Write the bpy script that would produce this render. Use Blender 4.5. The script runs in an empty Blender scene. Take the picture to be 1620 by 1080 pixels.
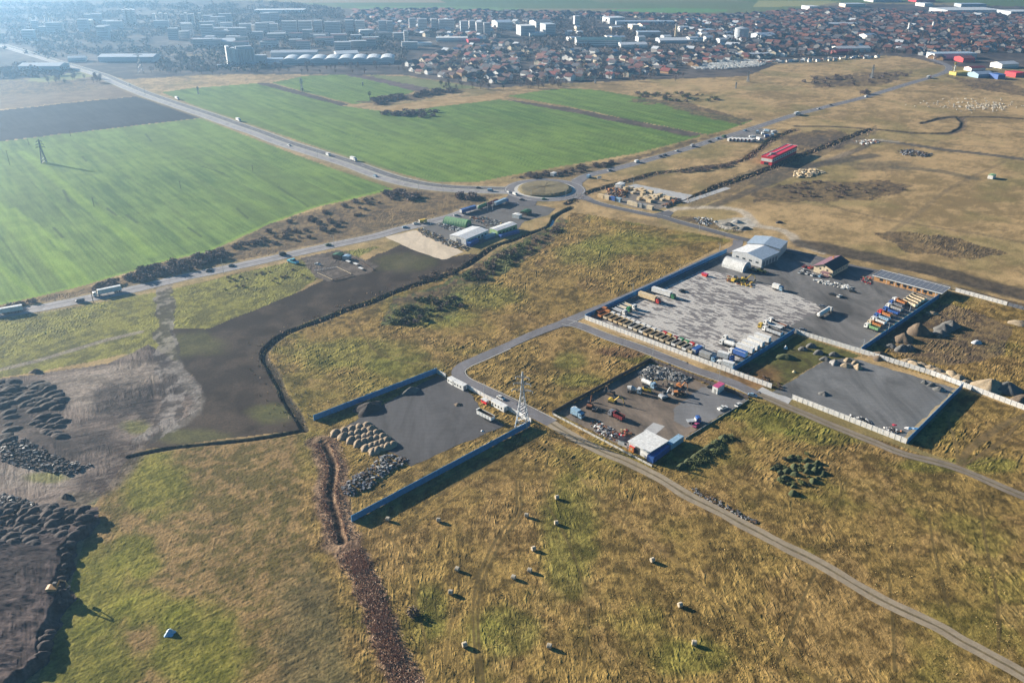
import bpy, math, random
import numpy as np
R = math.radians
SC = bpy.context.scene
COL = SC.collection
# ---------------- camera, world, sun, exposure ----------------
H, F, CX, CY = 200.0, 1310.0, 810.0, 540.0
PIT = math.atan(650 / F)
SP, CP = math.sin(PIT), math.cos(PIT)
cd = bpy.data.cameras.new('camera'); cam = bpy.data.objects.new('camera', cd); COL.objects.link(cam)
cam.location = (0, 0, H); cam.rotation_euler = (R(90) - PIT, 0, 0)
cd.sensor_width = 36; cd.lens = 36 * F / 1620; cd.clip_start = 1; cd.clip_end = 40000
SC.camera = cam
SUN_EL, SUN_DIR = R(17.5), R(-28)          # shadows run towards SUN_DIR (from +X)
W = bpy.data.worlds.new('World'); SC.world = W; W.use_nodes = True
wn, wl = W.node_tree.nodes, W.node_tree.links
sky = wn.new('ShaderNodeTexSky'); sky.sky_type = 'NISHITA'; sky.sun_disc = False
sky.sun_elevation = SUN_EL
sx, sy = -math.cos(SUN_DIR), -math.sin(SUN_DIR)      # horizontal direction to the sun
sky.sun_rotation = math.atan2(sx, sy)
hs = wn.new('ShaderNodeHueSaturation'); hs.inputs['Saturation'].default_value = 2.1; hs.inputs['Value'].default_value = .72
wl.new(sky.outputs[0], hs.inputs['Color']); wl.new(hs.outputs[0], wn['Background'].inputs[0])
wn['Background'].inputs[1].default_value = 0.05
sd = bpy.data.lights.new('sun', 'SUN'); sun = bpy.data.objects.new('sun', sd); COL.objects.link(sun)
sd.energy = 5.0; sd.angle = R(0.5); sd.color = (1, 0.90, 0.76)
sun.rotation_euler = (R(90) - SUN_EL, 0, math.atan2(sy, sx) + R(90)); sun.location = (-300, 200, 300)
SC.view_settings.view_transform = 'Standard'; SC.view_settings.look = 'None'
SC.view_settings.exposure = 1.62; SC.view_settings.gamma = 1
SC.cycles.max_bounces = 5; SC.cycles.diffuse_bounces = 2; SC.cycles.volume_bounces = 0
SC.cycles.use_denoising = True

rnd = random.Random(7)
def P(px, py, z=0.0):
    """point on the plane z seen at this spot of the photograph"""
    u = (px - CX) / F; v = (py - CY) / F
    d = SP + v * CP; w = CP - v * SP
    return (u / d * (H - z), w / d * (H - z))
def PX(px):                                  # metres per photo pixel (sideways) at this row
    return P(811, px)[0]
def dist(a, b): return math.hypot(a[0] - b[0], a[1] - b[1])
def ang(a, b): return math.atan2(b[1] - a[1], b[0] - a[0])

# ---------------- materials ----------------
MATS = {}
def mat(key, rgb, rough=0.7, metal=0.0, var=0.18, scale=0.6, dirt=None, bump=0.0):
    if key in MATS: return MATS[key]
    m = bpy.data.materials.new(key); m.use_nodes = True; n, l = m.node_tree.nodes, m.node_tree.links
    b = n['Principled BSDF']; b.inputs['Roughness'].default_value = rough; b.inputs['Metallic'].default_value = metal
    tc = n.new('ShaderNodeTexCoord'); no = n.new('ShaderNodeTexNoise')
    no.inputs['Scale'].default_value = scale; no.inputs['Detail'].default_value = 5; no.inputs['Roughness'].default_value = 0.7
    l.new(tc.outputs['Object'], no.inputs['Vector'])
    mr = n.new('ShaderNodeMapRange'); mr.inputs[1].default_value = 0.3; mr.inputs[2].default_value = 0.7
    l.new(no.outputs['Fac'], mr.inputs[0])
    mx = n.new('ShaderNodeMix'); mx.data_type = 'RGBA'
    d = dirt or tuple(c * (1 - 2 * var) for c in rgb)
    mx.inputs[6].default_value = (*d, 1); mx.inputs[7].default_value = (*[min(1, c * (1 + .3 * var)) for c in rgb], 1)
    l.new(mr.outputs[0], mx.inputs[0]); l.new(mx.outputs[2], b.inputs['Base Color'])
    if bump:
        bp = n.new('ShaderNodeBump'); bp.inputs['Strength'].default_value = 1; bp.inputs['Distance'].default_value = bump
        l.new(no.outputs['Fac'], bp.inputs['Height']); l.new(bp.outputs[0], b.inputs['Normal'])
    MATS[key] = m; return m
C_ = dict(white=(.72, .72, .70), cream=(.62, .52, .36), beige=(.62, .47, .27), grey=(.32, .32, .31), dgrey=(.10, .10, .105),
          black=(.02, .02, .022), red=(.55, .03, .02), maroon=(.22, .025, .03), orange=(.50, .19, .05), yellow=(.62, .42, .05),
          green=(.04, .22, .08), lgreen=(.24, .42, .2), blue=(.035, .11, .36), lblue=(.27, .42, .56), rust=(.24, .09, .04),
          brown=(.13, .08, .05), silver=(.42, .44, .46), glass=(.02, .03, .04), tan=(.42, .33, .2), pink=(.5, .08, .2),
          conc=(.48, .47, .44), brick=(.50, .22, .09), dred=(.30, .07, .05), turq=(.1, .45, .6), inner_shade=(.035, .024, .018), dgreen=(.03, .09, .03), slate=(.16,.17,.2))
def M(c):
    if c == 'glass': return mat('glass', C_[c], .12, 0, .0)
    if c in ('black',): return mat(c, C_[c], .8)
    return mat('paint_' + c, C_[c], .5 if c not in ('brick', 'conc', 'tan', 'cream', 'beige', 'brown', 'rust') else .85, 0, .2, .9)

# ---------------- mesh builder ----------------
class MB:
    def __init__(s): s.v = []; s.f = []
    def add(s, vs, fs):
        o = len(s.v); s.v += vs; s.f += [[i + o for i in f] for f in fs]; return s
    def box(s, x0, x1, y0, y1, z0, z1):
        return s.add([(x0, y0, z0), (x1, y0, z0), (x1, y1, z0), (x0, y1, z0), (x0, y0, z1), (x1, y0, z1), (x1, y1, z1), (x0, y1, z1)],
                     [(0, 3, 2, 1), (4, 5, 6, 7), (0, 1, 5, 4), (1, 2, 6, 5), (2, 3, 7, 6), (3, 0, 4, 7)])
    def prof(s, pts, y0, y1):                 # (x,z) outline extruded in y
        n = len(pts)
        return s.add([(x, y0, z) for x, z in pts] + [(x, y1, z) for x, z in pts],
                     [tuple(range(n)), tuple(range(2 * n - 1, n - 1, -1))] + [(i, i + n, (i + 1) % n + n, (i + 1) % n) for i in range(n)])
    def profx(s, pts, x0, x1):                # (y,z) outline extruded in x
        n = len(pts)
        return s.add([(x0, y, z) for y, z in pts] + [(x1, y, z) for y, z in pts],
                     [tuple(range(n - 1, -1, -1)), tuple(range(n, 2 * n))] + [(i, (i + 1) % n, (i + 1) % n + n, i + n) for i in range(n)])
    def tube(s, a, b, r0, r1=None, n=6):
        r1 = r0 if r1 is None else r1
        ax = np.array(b, float) - np.array(a, float); L = np.linalg.norm(ax); ax /= L
        t = np.array((0, 0, 1.)) if abs(ax[2]) < .9 else np.array((1., 0, 0))
        p = np.cross(ax, t); p /= np.linalg.norm(p); q = np.cross(ax, p)
        vs = []
        for c, r in ((a, r0), (b, r1)):
            for k in range(n):
                w = 2 * math.pi * k / n
                vs.append(tuple(np.array(c) + r * (math.cos(w) * p + math.sin(w) * q)))
        return s.add(vs, [tuple(range(n - 1, -1, -1)), tuple(range(n, 2 * n))] + [(i, (i + 1) % n, (i + 1) % n + n, i + n) for i in range(n)])
    def mesh(s, name, m):
        me = bpy.data.meshes.new(name); me.from_pydata([tuple(map(float, v)) for v in s.v], [], s.f)
        ms = m if isinstance(m, (list, tuple)) else [m]
        for x in ms: me.materials.append(x)
        me.update(); return me
CACHE = {}
def link(name, me, parent=None):
    o = bpy.data.objects.new(name, me); COL.objects.link(o)
    if parent: o.parent = parent
    return o
def part(name, key, fn, m, parent, loc=(0, 0, 0), rot=0, scl=None):
    k = (name, key, m.name)
    if k not in CACHE:
        b = MB(); fn(b); CACHE[k] = b.mesh(name, m)
    o = link(name, CACHE[k], parent); o.location = loc
    if rot: o.rotation_euler = (0, 0, rot)
    if scl: o.scale = scl
    return o
USED = {}
def tag(o, label, cat, group=None):
    o['label'] = label; o['category'] = cat
    if group: o['group'] = group
    return o
def empty(name, xy, rot, label, cat, group=None, z=0):
    o = link(name, None); o.location = (xy[0], xy[1], z); o.rotation_euler = (0, 0, rot)
    return tag(o, label, cat, group)
def struct(o, kind='structure'): o['kind'] = kind; return o
E1, E2 = R(-45), R(45)      # the two axes every yard here is laid out on

# ---------------- numpy noise ----------------
def vn(x, y, seed=0):
    xi = np.floor(x).astype(np.int64); yi = np.floor(y).astype(np.int64); fx = x - xi; fy = y - yi
    fx = fx * fx * (3 - 2 * fx); fy = fy * fy * (3 - 2 * fy)
    def h(a, b):
        n = (a * 374761393 + b * 668265263 + seed * 1442695041) & 0xffffffff
        n = ((n ^ (n >> 13)) * 1274126177) & 0xffffffff
        return ((n ^ (n >> 16)) & 0xffff) / 65535.0
    return (h(xi, yi) * (1 - fx) + h(xi + 1, yi) * fx) * (1 - fy) + (h(xi, yi + 1) * (1 - fx) + h(xi + 1, yi + 1) * fx) * fy
def fbm(x, y, s, oct=4, seed=0, gain=.55):
    t = 0; a = 1; n = 0; x = x / s; y = y / s
    for k in range(oct):
        t = t + a * vn(x + 17.3 * k, y - 9.1 * k, seed + k); n += a; a *= gain; x = x * 2.03; y = y * 2.03
    return t / n
def inpoly(x, y, poly):
    c = np.zeros(x.shape, bool); n = len(poly)
    for i in range(n):
        x1, y1 = poly[i]; x2, y2 = poly[(i + 1) % n]
        if y1 == y2: continue
        m = ((y1 > y) != (y2 > y)) & (x < (x2 - x1) * (y - y1) / (y2 - y1) + x1); c ^= m
    return c
def dline(x, y, pts, closed=False, mar=60):
    ps = list(pts) + ([pts[0]] if closed else []); D = np.full(x.shape, 1e9)
    X = [p[0] for p in ps]; Y = [p[1] for p in ps]
    sel = np.where((x > min(X) - mar) & (x < max(X) + mar) & (y > min(Y) - mar) & (y < max(Y) + mar))[0]
    x = x[sel]; y = y[sel]; d = np.full(x.shape, 1e9)
    for (ax, ay), (bx, by) in zip(ps[:-1], ps[1:]):
        vx, vy = bx - ax, by - ay; t = np.clip(((x - ax) * vx + (y - ay) * vy) / (vx * vx + vy * vy + 1e-9), 0, 1)
        d = np.minimum(d, np.hypot(x - ax - t * vx, y - ay - t * vy))
    D[sel] = d; return D
def smooth(pts, n=6):          # Catmull-Rom through points
    p = [np.array(q, float) for q in pts]; p = [2 * p[0] - p[1]] + p + [2 * p[-1] - p[-2]]; out = []
    for i in range(1, len(p) - 2):
        for k in range(n):
            t = k / n; a, b, c, d = p[i - 1], p[i], p[i + 1], p[i + 2]
            out.append(tuple(.5 * ((2 * b) + (c - a) * t + (2 * a - 5 * b + 4 * c - d) * t * t + (3 * b - a - 3 * c + d) * t ** 3)))
    out.append(tuple(p[-2])); return out
def WP(pts): return [P(*q) for q in pts]
def ss(a, b, x): t = np.clip((x - a) / (b - a), 0, 1); return t * t * (3 - 2 * t)

# ---------------- road and ditch lines, traced on the ground ----------------
highway_px = [(0, 71), (50, 86), (100, 101), (144, 114), (162, 120), (187, 131), (228, 148), (278, 165.5), (329, 182.5), (380, 200.5), (410, 211), (451, 226.5), (519, 248), (562, 262), (615, 281), (666, 293), (716, 298.5), (767, 300.5), (812, 301.5)]
town_px = [(911, 287), (931.6, 277), (964.6, 269.4), (1007.6, 258), (1048, 246.6), (1091, 234), (1134, 220), (1167, 211), (1210, 197), (1257, 182), (1316.7, 166.7), (1368.5, 153.7), (1433, 134), (1472, 122.6), (1498, 113), (1500, 105), (1485, 98), (1470, 92), (1460, 82), (1457, 65), (1456, 50), (1457, 39), (1475, 15)]
west_px = [(-160, 530), (0, 498), (65, 486.6), (104, 479), (141, 472), (213, 457), (259, 446), (300, 437), (345.5, 427.4), (401, 415.5), (456.7, 403.3), (512, 391), (590, 374.5), (635.5, 362), (682, 351), (719, 341), (745, 331), (772, 325), (800, 318), (836, 309)]
east_px = [(905, 304), (925.6, 313.7), (948, 322), (981, 330), (1027, 339.6), (1048, 343), (1074, 351), (1111, 361), (1148, 371), (1170, 377), (1205, 385), (1243.7, 395), (1281, 405), (1340, 420), (1400, 433), (1500, 455)]
yard_px = [(1168, 380), (1163, 391), (1129, 406), (1074, 432), (1018, 457), (988, 471), (949, 487), (920, 498), (893, 510), (850, 526), (800, 548), (760, 566), (735, 577), (724, 588), (733, 601), (757, 613), (800, 633), (835, 650), (872, 669)]
dirt_px = [(866, 666), (902, 688), (944, 710), (986, 728), (1017, 742), (1045, 757), (1086.7, 783), (1131, 805), (1169.6, 826), (1217, 851), (1238, 862), (1296.7, 891.5), (1355, 926), (1413, 958), (1483, 990.7), (1530, 1018), (1588.6, 1050), (1660, 1090), (1800, 1165)]
wall_px = [(893, 509), (910, 513), (929, 519.5), (962, 533), (1014, 551), (1080, 577), (1110, 588), (1139, 598), (1169, 610), (1196, 623)]
south_px = [(1190, 620), (1220, 632), (1282, 658), (1331, 679), (1380.5, 698), (1430, 718), (1479, 730), (1518, 742), (1588.6, 772), (1640, 793), (1800, 850)]
canal_px = [(905, 328), (880, 341), (869, 357), (839, 369), (811.5, 380), (784, 389), (761.5, 404), (737, 421), (700, 437), (654, 452), (626, 461.5), (590, 477), (549, 490), (512, 505), (475, 518), (448, 530), (424, 549), (419, 565), (434.6, 591), (451.7, 628), (470, 655), (484, 680)]
canal2_px = [(484, 680), (460, 685), (397.7, 695), (312, 704), (250, 712), (205, 722)]
ditchN_px = [(900, 322), (927, 306), (960, 296), (1015, 281), (1040, 274), (1078.5, 269.4), (1104, 265.6), (1142, 262), (1180, 251.6), (1195, 241.5), (1215, 226), (1235, 214), (1260, 205)]
ditchE_px = [(1083, 319), (1150, 291), (1200, 273), (1221, 265), (1278, 242), (1309, 231.5), (1345, 217), (1379, 204)]
curve_px = [(1260, 200), (1310, 200), (1379, 204), (1415, 207), (1459, 210.7), (1500, 211), (1516, 206), (1524, 197), (1517.6, 186), (1500, 186), (1485, 188.7), (1459, 195)]
curve2_px = [(1517, 185), (1563, 185), (1640, 189)]
BR1 = [(512, 700), (528, 735), (522, 780), (532, 820), (541, 856)]
BR2 = [(552, 872), (572, 905), (592, 950), (606, 1000), (628, 1050), (650, 1095)]
MUDTRACK = [(205, 712), (190, 742), (165, 765), (136, 782), (108, 800)]
FLAT_LINES = [(highway_px, 13), (town_px, 7), (west_px, 8), (east_px, 5.5), (yard_px, 5), (dirt_px, 4.2), (wall_px, 5), (south_px, 4)]
YARDS = dict(
    main=[(928, 506), (1150, 402), (1215, 392), (1500, 461), (1362, 557), (1259, 524), (1158, 587)],
    comp=[(522, 690), (592, 647), (692, 594), (738, 613), (765, 652), (800, 672), (792, 676), (700, 715), (650, 738), (622, 716)],
    small=[(880, 652), (1027, 574), (1181, 632), (1078, 694), (1032, 730)],
    lower=[(1222, 620), (1303, 572), (1345, 565), (1519, 616), (1435, 697), (1253, 630)],
    north=[(668, 360), (742, 330), (805, 316), (880, 330), (866, 341), (830, 350), (815, 366), (770, 382), (745, 392), (690, 372)])
# ---------------- the ground: one sheet, coloured and shaped by land cover ----------------
def build_ground():
    ys = list(np.arange(1190, 210, -1.7)) + list(np.arange(210, -20, -1.15)) + [-30, -42, -55, -68, -80, -90, -97]
    ys = [4200, 2600, 1900, 1600, 1450, 1350, 1280, 1235, 1205] + ys
    xs = [-4500, -2600, -1500, -900, -600, -420, -300, -200, -130, -80] + list(np.arange(-50, 1672, 1.75)) + [1700, 1760, 1830, 1920, 2040, 2220, 2520, 3120, 4220, 6120]
    X0, Y0 = np.meshgrid(np.array(xs, float), np.array(ys, float)); nr, nc = X0.shape
    px, py = X0.ravel(), Y0.ravel()
    u = (px - CX) / F; v = (py - CY) / F; d = SP + v * CP; w = CP - v * SP
    x = u / d * H; y = w / d * H
    near = (y < 900) & (np.abs(px - 810) < 950)
    N = len(px); col = np.zeros((N, 3)); z = np.zeros(N); tus = np.zeros(N); dirs = np.zeros(N)
    nA = fbm(x, y, 45, 5, 1); nB = fbm(x, y, 9, 4, 5); nC = fbm(x, y, 2.6, 3, 9); nL = fbm(x, y, 170, 3, 13)
    ca, sa = math.cos(R(-52)), math.sin(R(-52))
    al = x * ca + y * sa; ac = -x * sa + y * ca
    streak = fbm(al / 14, ac, 2.4, 4, 21); streak2 = fbm(al / 9, ac, 14, 3, 25)
    # edge wobble in photo pixels, larger for wild borders
    wx = (fbm(x, y, 16, 4, 31) - .5) * 2; wy = (fbm(x, y, 16, 4, 37) - .5) * 2
    def mixc(c1, c2, t): t = np.clip(t, 0, 1)[:, None]; return np.array(c1) * (1 - t) + np.array(c2) * t
    def cov(c1, c2, n, lo=.38, hi=.62): return mixc(c1, c2, ss(lo, hi, n))
    def put(m, c, k=1.0):
        nonlocal col
        a = (m.astype(float) * k)[:, None]; col = col * (1 - a) + c * a
    def poly(p, wob=1.0): return inpoly(px + wx * wob * 7, py + wy * wob * 5, p)
    def blob(cx, cy, rx, ry, soft=.35, wob=.5):
        q = np.hypot((px - cx) / rx, (py - cy) / ry) + (nB - .5) * wob * 1.6 + (nA - .5) * wob * 1.4
        return 1 - ss(1 - soft, 1 + soft, q)
    mixn = nB * .5 + nA * .5
    # base: winter pasture
    past = cov((.190, .136, .062), (.36, .252, .122), mixn * .6 + nC * .2 + .2 * fbm(x, y * 2.5, 120, 4, 43), .40, .60)
    g = ss(.5, .66, fbm(x, y, 70, 4, 41))[:, None] * .35; past = past * (1 - g) + np.array((.12, .125, .04)) * g
    col = past.copy()
    gold = cov((.092, .064, .020), (.245, .165, .052), nC * .62 + nB * .38, .34, .62)
    gg = ss(.52, .68, fbm(x, y, 33, 5, 47))[:, None] * .45; gold = gold * (1 - gg) + cov((.085, .082, .013), (.16, .15, .03), nC) * gg
    rd = ss(.52, .66, fbm(x, y, 24, 5, 53))[:, None] * .5; gold = gold * (1 - rd) + cov((.12, .074, .026), (.29, .185, .075), nC) * rd
    fore = (py > 330) & poly([(905, 335), (1160, 380), (900, 512), (1190, 625), (1230, 640), (1700, 800), (1700, 1300), (560, 1300), (545, 850), (500, 720), (480, 680), (415, 570), (430, 540), (560, 480), (740, 425), (870, 370)], .3)
    put(fore, gold); tus[fore] = 1
    rt = poly([(1440, 704), (1525, 616), (1620, 650), (2000, 760), (2000, 900), (1620, 780), (1520, 735)], .3) | poly([(1490, 470), (1512, 464), (1620, 490), (2000, 600), (2000, 760), (1620, 645), (1262, 527), (1366, 560)], .3)
    put(rt, gold); tus[rt] = .8
    lf = poly([(-400, 500), (0, 505), (250, 462), (520, 400), (600, 390), (520, 430), (450, 475), (380, 505), (300, 530), (270, 600), (200, 560), (60, 590), (-400, 640)], .5)
    put(lf, cov((.105, .10, .03), (.20, .19, .045), nB * .5 + nC * .5)); tus[lf] = .8
    # lower left meadow
    ll = poly([(205, 722), (312, 706), (400, 697), (484, 684), (500, 720), (528, 790), (545, 850), (560, 880), (640, 1300), (-400, 1300), (60, 1075), (112, 925), (150, 800)], .25)
    put(ll, cov((.100, .078, .024), (.215, .142, .060), nB * .4 + nC * .6)); tus[ll] = .24
    for c in [(245, 760, 60, 60), (150, 930, 75, 70), (310, 1020, 65, 75), (130, 1050, 80, 60), (235, 960, 60, 35), (215, 880, 40, 40)]:
        put(ll * blob(*c), cov((.095, .10, .012), (.165, .165, .022), nC * .6 + nB * .4), .75)
    put(ll * blob(505, 1010, 70, 130), cov((.07, .06, .03), (.12, .10, .045), nC), .7)
    # big green crops
    wh = mixc((.052, .102, .020), (.135, .205, .042), ss(.3, .7, streak * .5 + streak2 * .3 + nL * .35))
    dk = ss(.52, .68, streak2)[:, None] * .35; wh = wh * (1 - dk) + np.array((.040, .062, .020)) * dk
    crops = [[(-400, 262), (0, 224), (320, 187), (380, 211), (440, 234), (520, 264), (575, 283), (622, 299), (560, 314), (500, 328), (430, 353), (330, 398), (260, 413), (200, 432), (130, 452), (60, 469), (0, 482), (-400, 580)],
             [(255, 146), (300, 140), (405, 132), (480, 152), (545, 168), (620, 178), (700, 168), (790, 158), (810, 160), (1000, 194), (1112, 215), (1060, 229), (1000, 244), (900, 261), (800, 279), (760, 287), (690, 289), (600, 266), (520, 239), (410, 202), (330, 176)],
             [(802, 152), (860, 143), (900, 140), (950, 143), (1040, 159), (1100, 175), (1192, 191), (1150, 206), (1120, 213), (1000, 190), (900, 169)],
             [(430, 131), (480, 121), (542, 118), (600, 130), (658, 144), (610, 160), (559, 165), (490, 148)]]
    cm = np.zeros(N, bool)
    for c in crops: m = poly(c, .12); cm |= m; put(m, wh); tus[m] = 0; dirs[m] = 1
    lg = cov((.15, .24, .03), (.19, .29, .04), streak)
    dr = np.sin((-x * sa + y * ca) * 6.283 / 3.2); col *= 1 + (cm * .07 * dr * (1 - ss(500, 900, y)))[:, None]
    tl = (np.abs(((-x * sa + y * ca) / 24) % 1 - .5) < .022); put(cm & tl, cov((.05, .075, .02), (.06, .09, .025), nC), .45)
    for (a, b, wd) in [((35, 240), (240, 405), 4.5), ((-40, 300), (130, 450), 7), ((20, 330), (105, 395), 2.4), ((-30, 400), (60, 470), 2.5)]:
        dd = dline(x, y, [P(*a), P(*b)]); put(cm * (1 - ss(wd * .6, wd * 1.5, dd + (nB - .5) * 3)), lg, .6)
    for a, b in [((230, 212), (240, 224)), ((130, 248), (137, 255)), ((320, 263), (355, 275)), ((440, 296), (487, 326)), ((200, 340), (218, 353)), ((85, 360), (100, 376)), ((375, 330), (392, 345)), ((170, 330), (185, 341)), ((298, 360), (318, 374)), ((100, 300), (110, 320))]:
        dd = dline(x, y, [P(*a), P(*b)]); put(cm * (1 - ss(.5, 1.6, dd)), cov((.03, .05, .02), (.04, .06, .02), nC), .75)
    e = dline(x, y, WP([(622, 298), (560, 313), (500, 327), (430, 352), (330, 397), (260, 412), (200, 431), (130, 451), (60, 468), (0, 481)]))
    put(cm * (1 - ss(2, 5, e + nB * 2)), lg, .8)
    # dark ploughed land and far strips
    dark = cov((.015, .016, .022), (.026, .028, .034), streak * .5 + nA * .5)
    put(poly([(-400, 205), (0, 175), (100, 164), (215, 153), (235, 158), (320, 186.5), (0, 223.5), (-400, 261)], .15), dark)
    put(poly([(404, 132), (425, 131), (553, 166), (540, 168)], .2), cov((.05, .042, .035), (.075, .06, .05), nB))
    put(poly([(800, 157), (900, 171), (1000, 190), (1115, 213), (1090, 216), (1000, 198), (900, 177), (830, 165)], .3), cov((.06, .05, .04), (.10, .075, .06), nB))
    put(poly([(542, 118), (560, 117), (620, 126), (683, 141), (662, 146), (600, 130)], .3), cov((.08, .06, .06), (.11, .08, .08), nB))
    put(poly([(577, 119), (640, 121), (755, 138), (715, 142), (683, 141)], .3), cov((.12, .14, .05), (.16, .17, .07), nB))
    put(poly([(590, 172), (640, 164), (700, 158), (770, 149), (800, 150), (795, 157), (700, 167), (640, 176)], .4), cov((.27, .18, .075), (.33, .23, .11), nB))
    put(poly([(-400, 150), (0, 130), (60, 125), (140, 120), (185, 132), (228, 150), (215, 153), (100, 163), (0, 174), (-400, 200)], .4), cov((.13, .09, .06), (.17, .125, .08), mixn))
    put(poly([(50, 124), (110, 116), (140, 112), (150, 120), (90, 130), (40, 131)], .3), cov((.16, .17, .06), (.18, .18, .07), nB))
    # scrub: strips of brown brush country
    scr = cov((.055, .040, .030), (.165, .115, .058), nB * .45 + nC * .55, .36, .64)
    scrubs = [[(-300, 590), (0, 486), (60, 472), (130, 456), (200, 436), (260, 416), (330, 401), (430, 356), (500, 331), (560, 316), (625, 299), (760, 303), (805, 306), (760, 322), (700, 340), (600, 368), (480, 392), (300, 430), (200, 452), (0, 492)],
              [(800, 284), (900, 266), (1000, 249), (1112, 218), (1140, 213), (1090, 231), (1000, 256), (960, 268), (915, 282), (880, 284)],
              [(560, 162), (640, 148), (720, 143), (735, 146), (660, 158), (600, 168)], [(985, 160), (1060, 155), (1190, 190), (1170, 198), (1040, 165)],
              [(1190, 300), (1280, 286), (1400, 286), (1450, 296), (1380, 316), (1250, 320), (1190, 318)],
              [(1240, 215), (1310, 205), (1360, 213), (1330, 232), (1280, 240), (1235, 232)],
              [(1380, 368), (1440, 366), (1520, 378), (1595, 400), (1540, 412), (1440, 400)], [(1280, 120), (1450, 112), (1400, 135), (1290, 138)], [(1500, 120), (1600, 128), (1640, 155), (1540, 140)],
              [(0, 130), (130, 128), (170, 138), (60, 150), (-100, 155)],
              [(600, 515), (622, 470), (700, 448), (760, 410), (840, 375), (885, 345), (900, 350), (880, 380), (800, 430), (740, 460), (720, 500), (680, 512), (640, 515)],
              [(1060, 340), (1140, 352), (1180, 366), (1160, 372), (1060, 350)]]
    for i, c in enumerate(scrubs): m = poly(c, 1.1); put(m, scr, .85); tus[m] = .8
    m = poly(scrubs[10], 1.1); put(m & (nB > .5), cov((.04, .05, .02), (.10, .12, .035), nC), .8)
    # greener patches in the middle grassland
    for c in [(1000, 385, 70, 18), (930, 400, 50, 18), (1120, 372, 50, 12), (770, 470, 60, 22), (690, 500, 70, 20), (905, 570, 30, 14), (1000, 560, 40, 12), (1240, 670, 60, 16), (1180, 650, 50, 20), (920, 600, 40, 12), (1300, 690, 60, 12), (1050, 500, 1, 1), (560, 560, 110, 26), (640, 580, 60, 22), (1010, 350, 20, 6), (680, 970, 30, 40), (800, 1000, 60, 40), (900, 850, 40, 90), (1100, 1040, 60, 30), (1560, 735, 50, 12), (1480, 735, 60, 10)]:
        put((tus > .7) * blob(*c), cov((.07, .078, .012), (.15, .165, .028), nC * .6 + nB * .4), .55)
    # dark soil by the canal, mud flats
    soil = cov((.030, .022, .017), (.060, .045, .034), nA * .5 + nB * .5)
    ds = poly([(745, 400), (760, 402), (735, 418), (700, 432), (620, 460), (545, 487), (475, 514), (430, 540), (413, 565), (430, 600), (450, 640), (478, 680), (460, 682), (300, 702), (225, 712), (250, 680), (318, 640), (320, 610), (285, 575), (270, 520), (330, 520), (380, 500), (450, 472), (520, 440), (600, 400), (640, 385), (700, 410)], .5)
    put(ds, soil); tus[ds] = .12
    for c, k in [((520, 408, 50, 12), .6), ((430, 655, 34, 16), .7), ((300, 690, 70, 13), .6), ((300, 545, 60, 16), .5), ((640, 415, 45, 14), .4)]:
        put(ds * blob(*c), cov((.08, .085, .028), (.11, .11, .035), nC), k)
    put(poly([(475, 408), (535, 395), (600, 420), (585, 432), (520, 445), (500, 440)], .3), cov((.075, .06, .05), (.12, .10, .085), nC))
    md = poly([(-400, 640), (60, 592), (170, 575), (235, 545), (285, 575), (320, 610), (318, 645), (250, 685), (205, 722), (150, 798), (-400, 830)], .4)
    mud = cov((.046, .036, .034), (.175, .138, .115), fbm(x * .35 + y * .1, y, 8, 5, 61) * .6 + nA * .4, .36, .62)
    put(md, mud); tus[md] = .35
    for c in [(140, 615, 75, 32), (200, 590, 60, 16), (60, 755, 70, 22)]: put(md * blob(*c), cov((.17, .14, .115), (.27, .225, .185), nC * .5 + nB * .5), .8)
    for c in [(185, 635, 40, 26), (40, 640, 60, 36), (100, 700, 90, 22), (230, 640, 16, 30)]: put(md * blob(*c), cov((.020, .017, .018), (.05, .04, .038), nC), .85)
    for c in [(215, 675, 22, 12), (180, 555, 30, 10), (130, 790, 40, 12), (75, 755, 40, 9)]: put(md * blob(*c), cov((.10, .105, .03), (.14, .14, .04), nC), .8)
    # broken concrete track
    tr = WP([(259, 452), (262, 487), (261, 520), (265, 560), (268, 600), (272, 640), (262, 675), (225, 700)])
    dd = dline(x, y, tr); k = 1 - ss(3.2, 7.5, dd + (nB - .5) * 7)
    brk = vn(x / 3.5, y / 7, 77); put(k > .5, cov((.045, .038, .036), (.20, .18, .165), brk * .5 + nC * .5, .44, .64), .8); tus[k > .5] = .15
    dd = dline(x, y, WP([(275, 575), (300, 605), (314, 635), (305, 660), (270, 680)])); put(1 - ss(1, 4, dd + (nB - .5) * 5), cov((.13, .115, .10), (.22, .20, .18), nC), .7)
    dd = dline(x, y, WP([(-60, 600), (0, 585), (57, 571), (114, 554), (170, 537), (222, 525)])); put(1 - ss(1.2, 2.6, dd), cov((.2, .17, .14), (.27, .23, .19), nC), .8)
    dd = dline(x, y, WP(MUDTRACK)); put(1 - ss(4, 10, dd + (nB - .5) * 5), cov((.055, .04, .035), (.12, .095, .08), nC), .85)
    # raised spoil bank at lower left with a lobed edge
    pit = [(-500, 800), (30, 800), (90, 812), (150, 806), (158, 820), (140, 845), (118, 860), (112, 890), (104, 925), (108, 950), (96, 985), (74, 1010), (66, 1050), (30, 1075), (10, 1130), (-500, 1200)]
    pw = WP(pit); sel = np.where((px < 260) & (px > -700) & (py > 740) & (py < 1300))[0]
    sdv = dline(x[sel], y[sel], pw, True); ins = inpoly(x[sel], y[sel], pw); s_ = np.where(ins, sdv, -sdv) + (fbm(x[sel], y[sel], 7, 3, 71) - .5) * 6
    hz = ss(-.5, 3.2, s_) * (3.0 + 1.2 * (fbm(x[sel], y[sel], 12, 4, 73) - .5)) * (1 - ss(0, 55, -(py[sel] - 860)))
    upl = (fbm((x[sel] * .35 + y[sel]), (x[sel] - y[sel] * .35) * .25, 2.2, 3, 75) - .5) * 1.5
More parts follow.
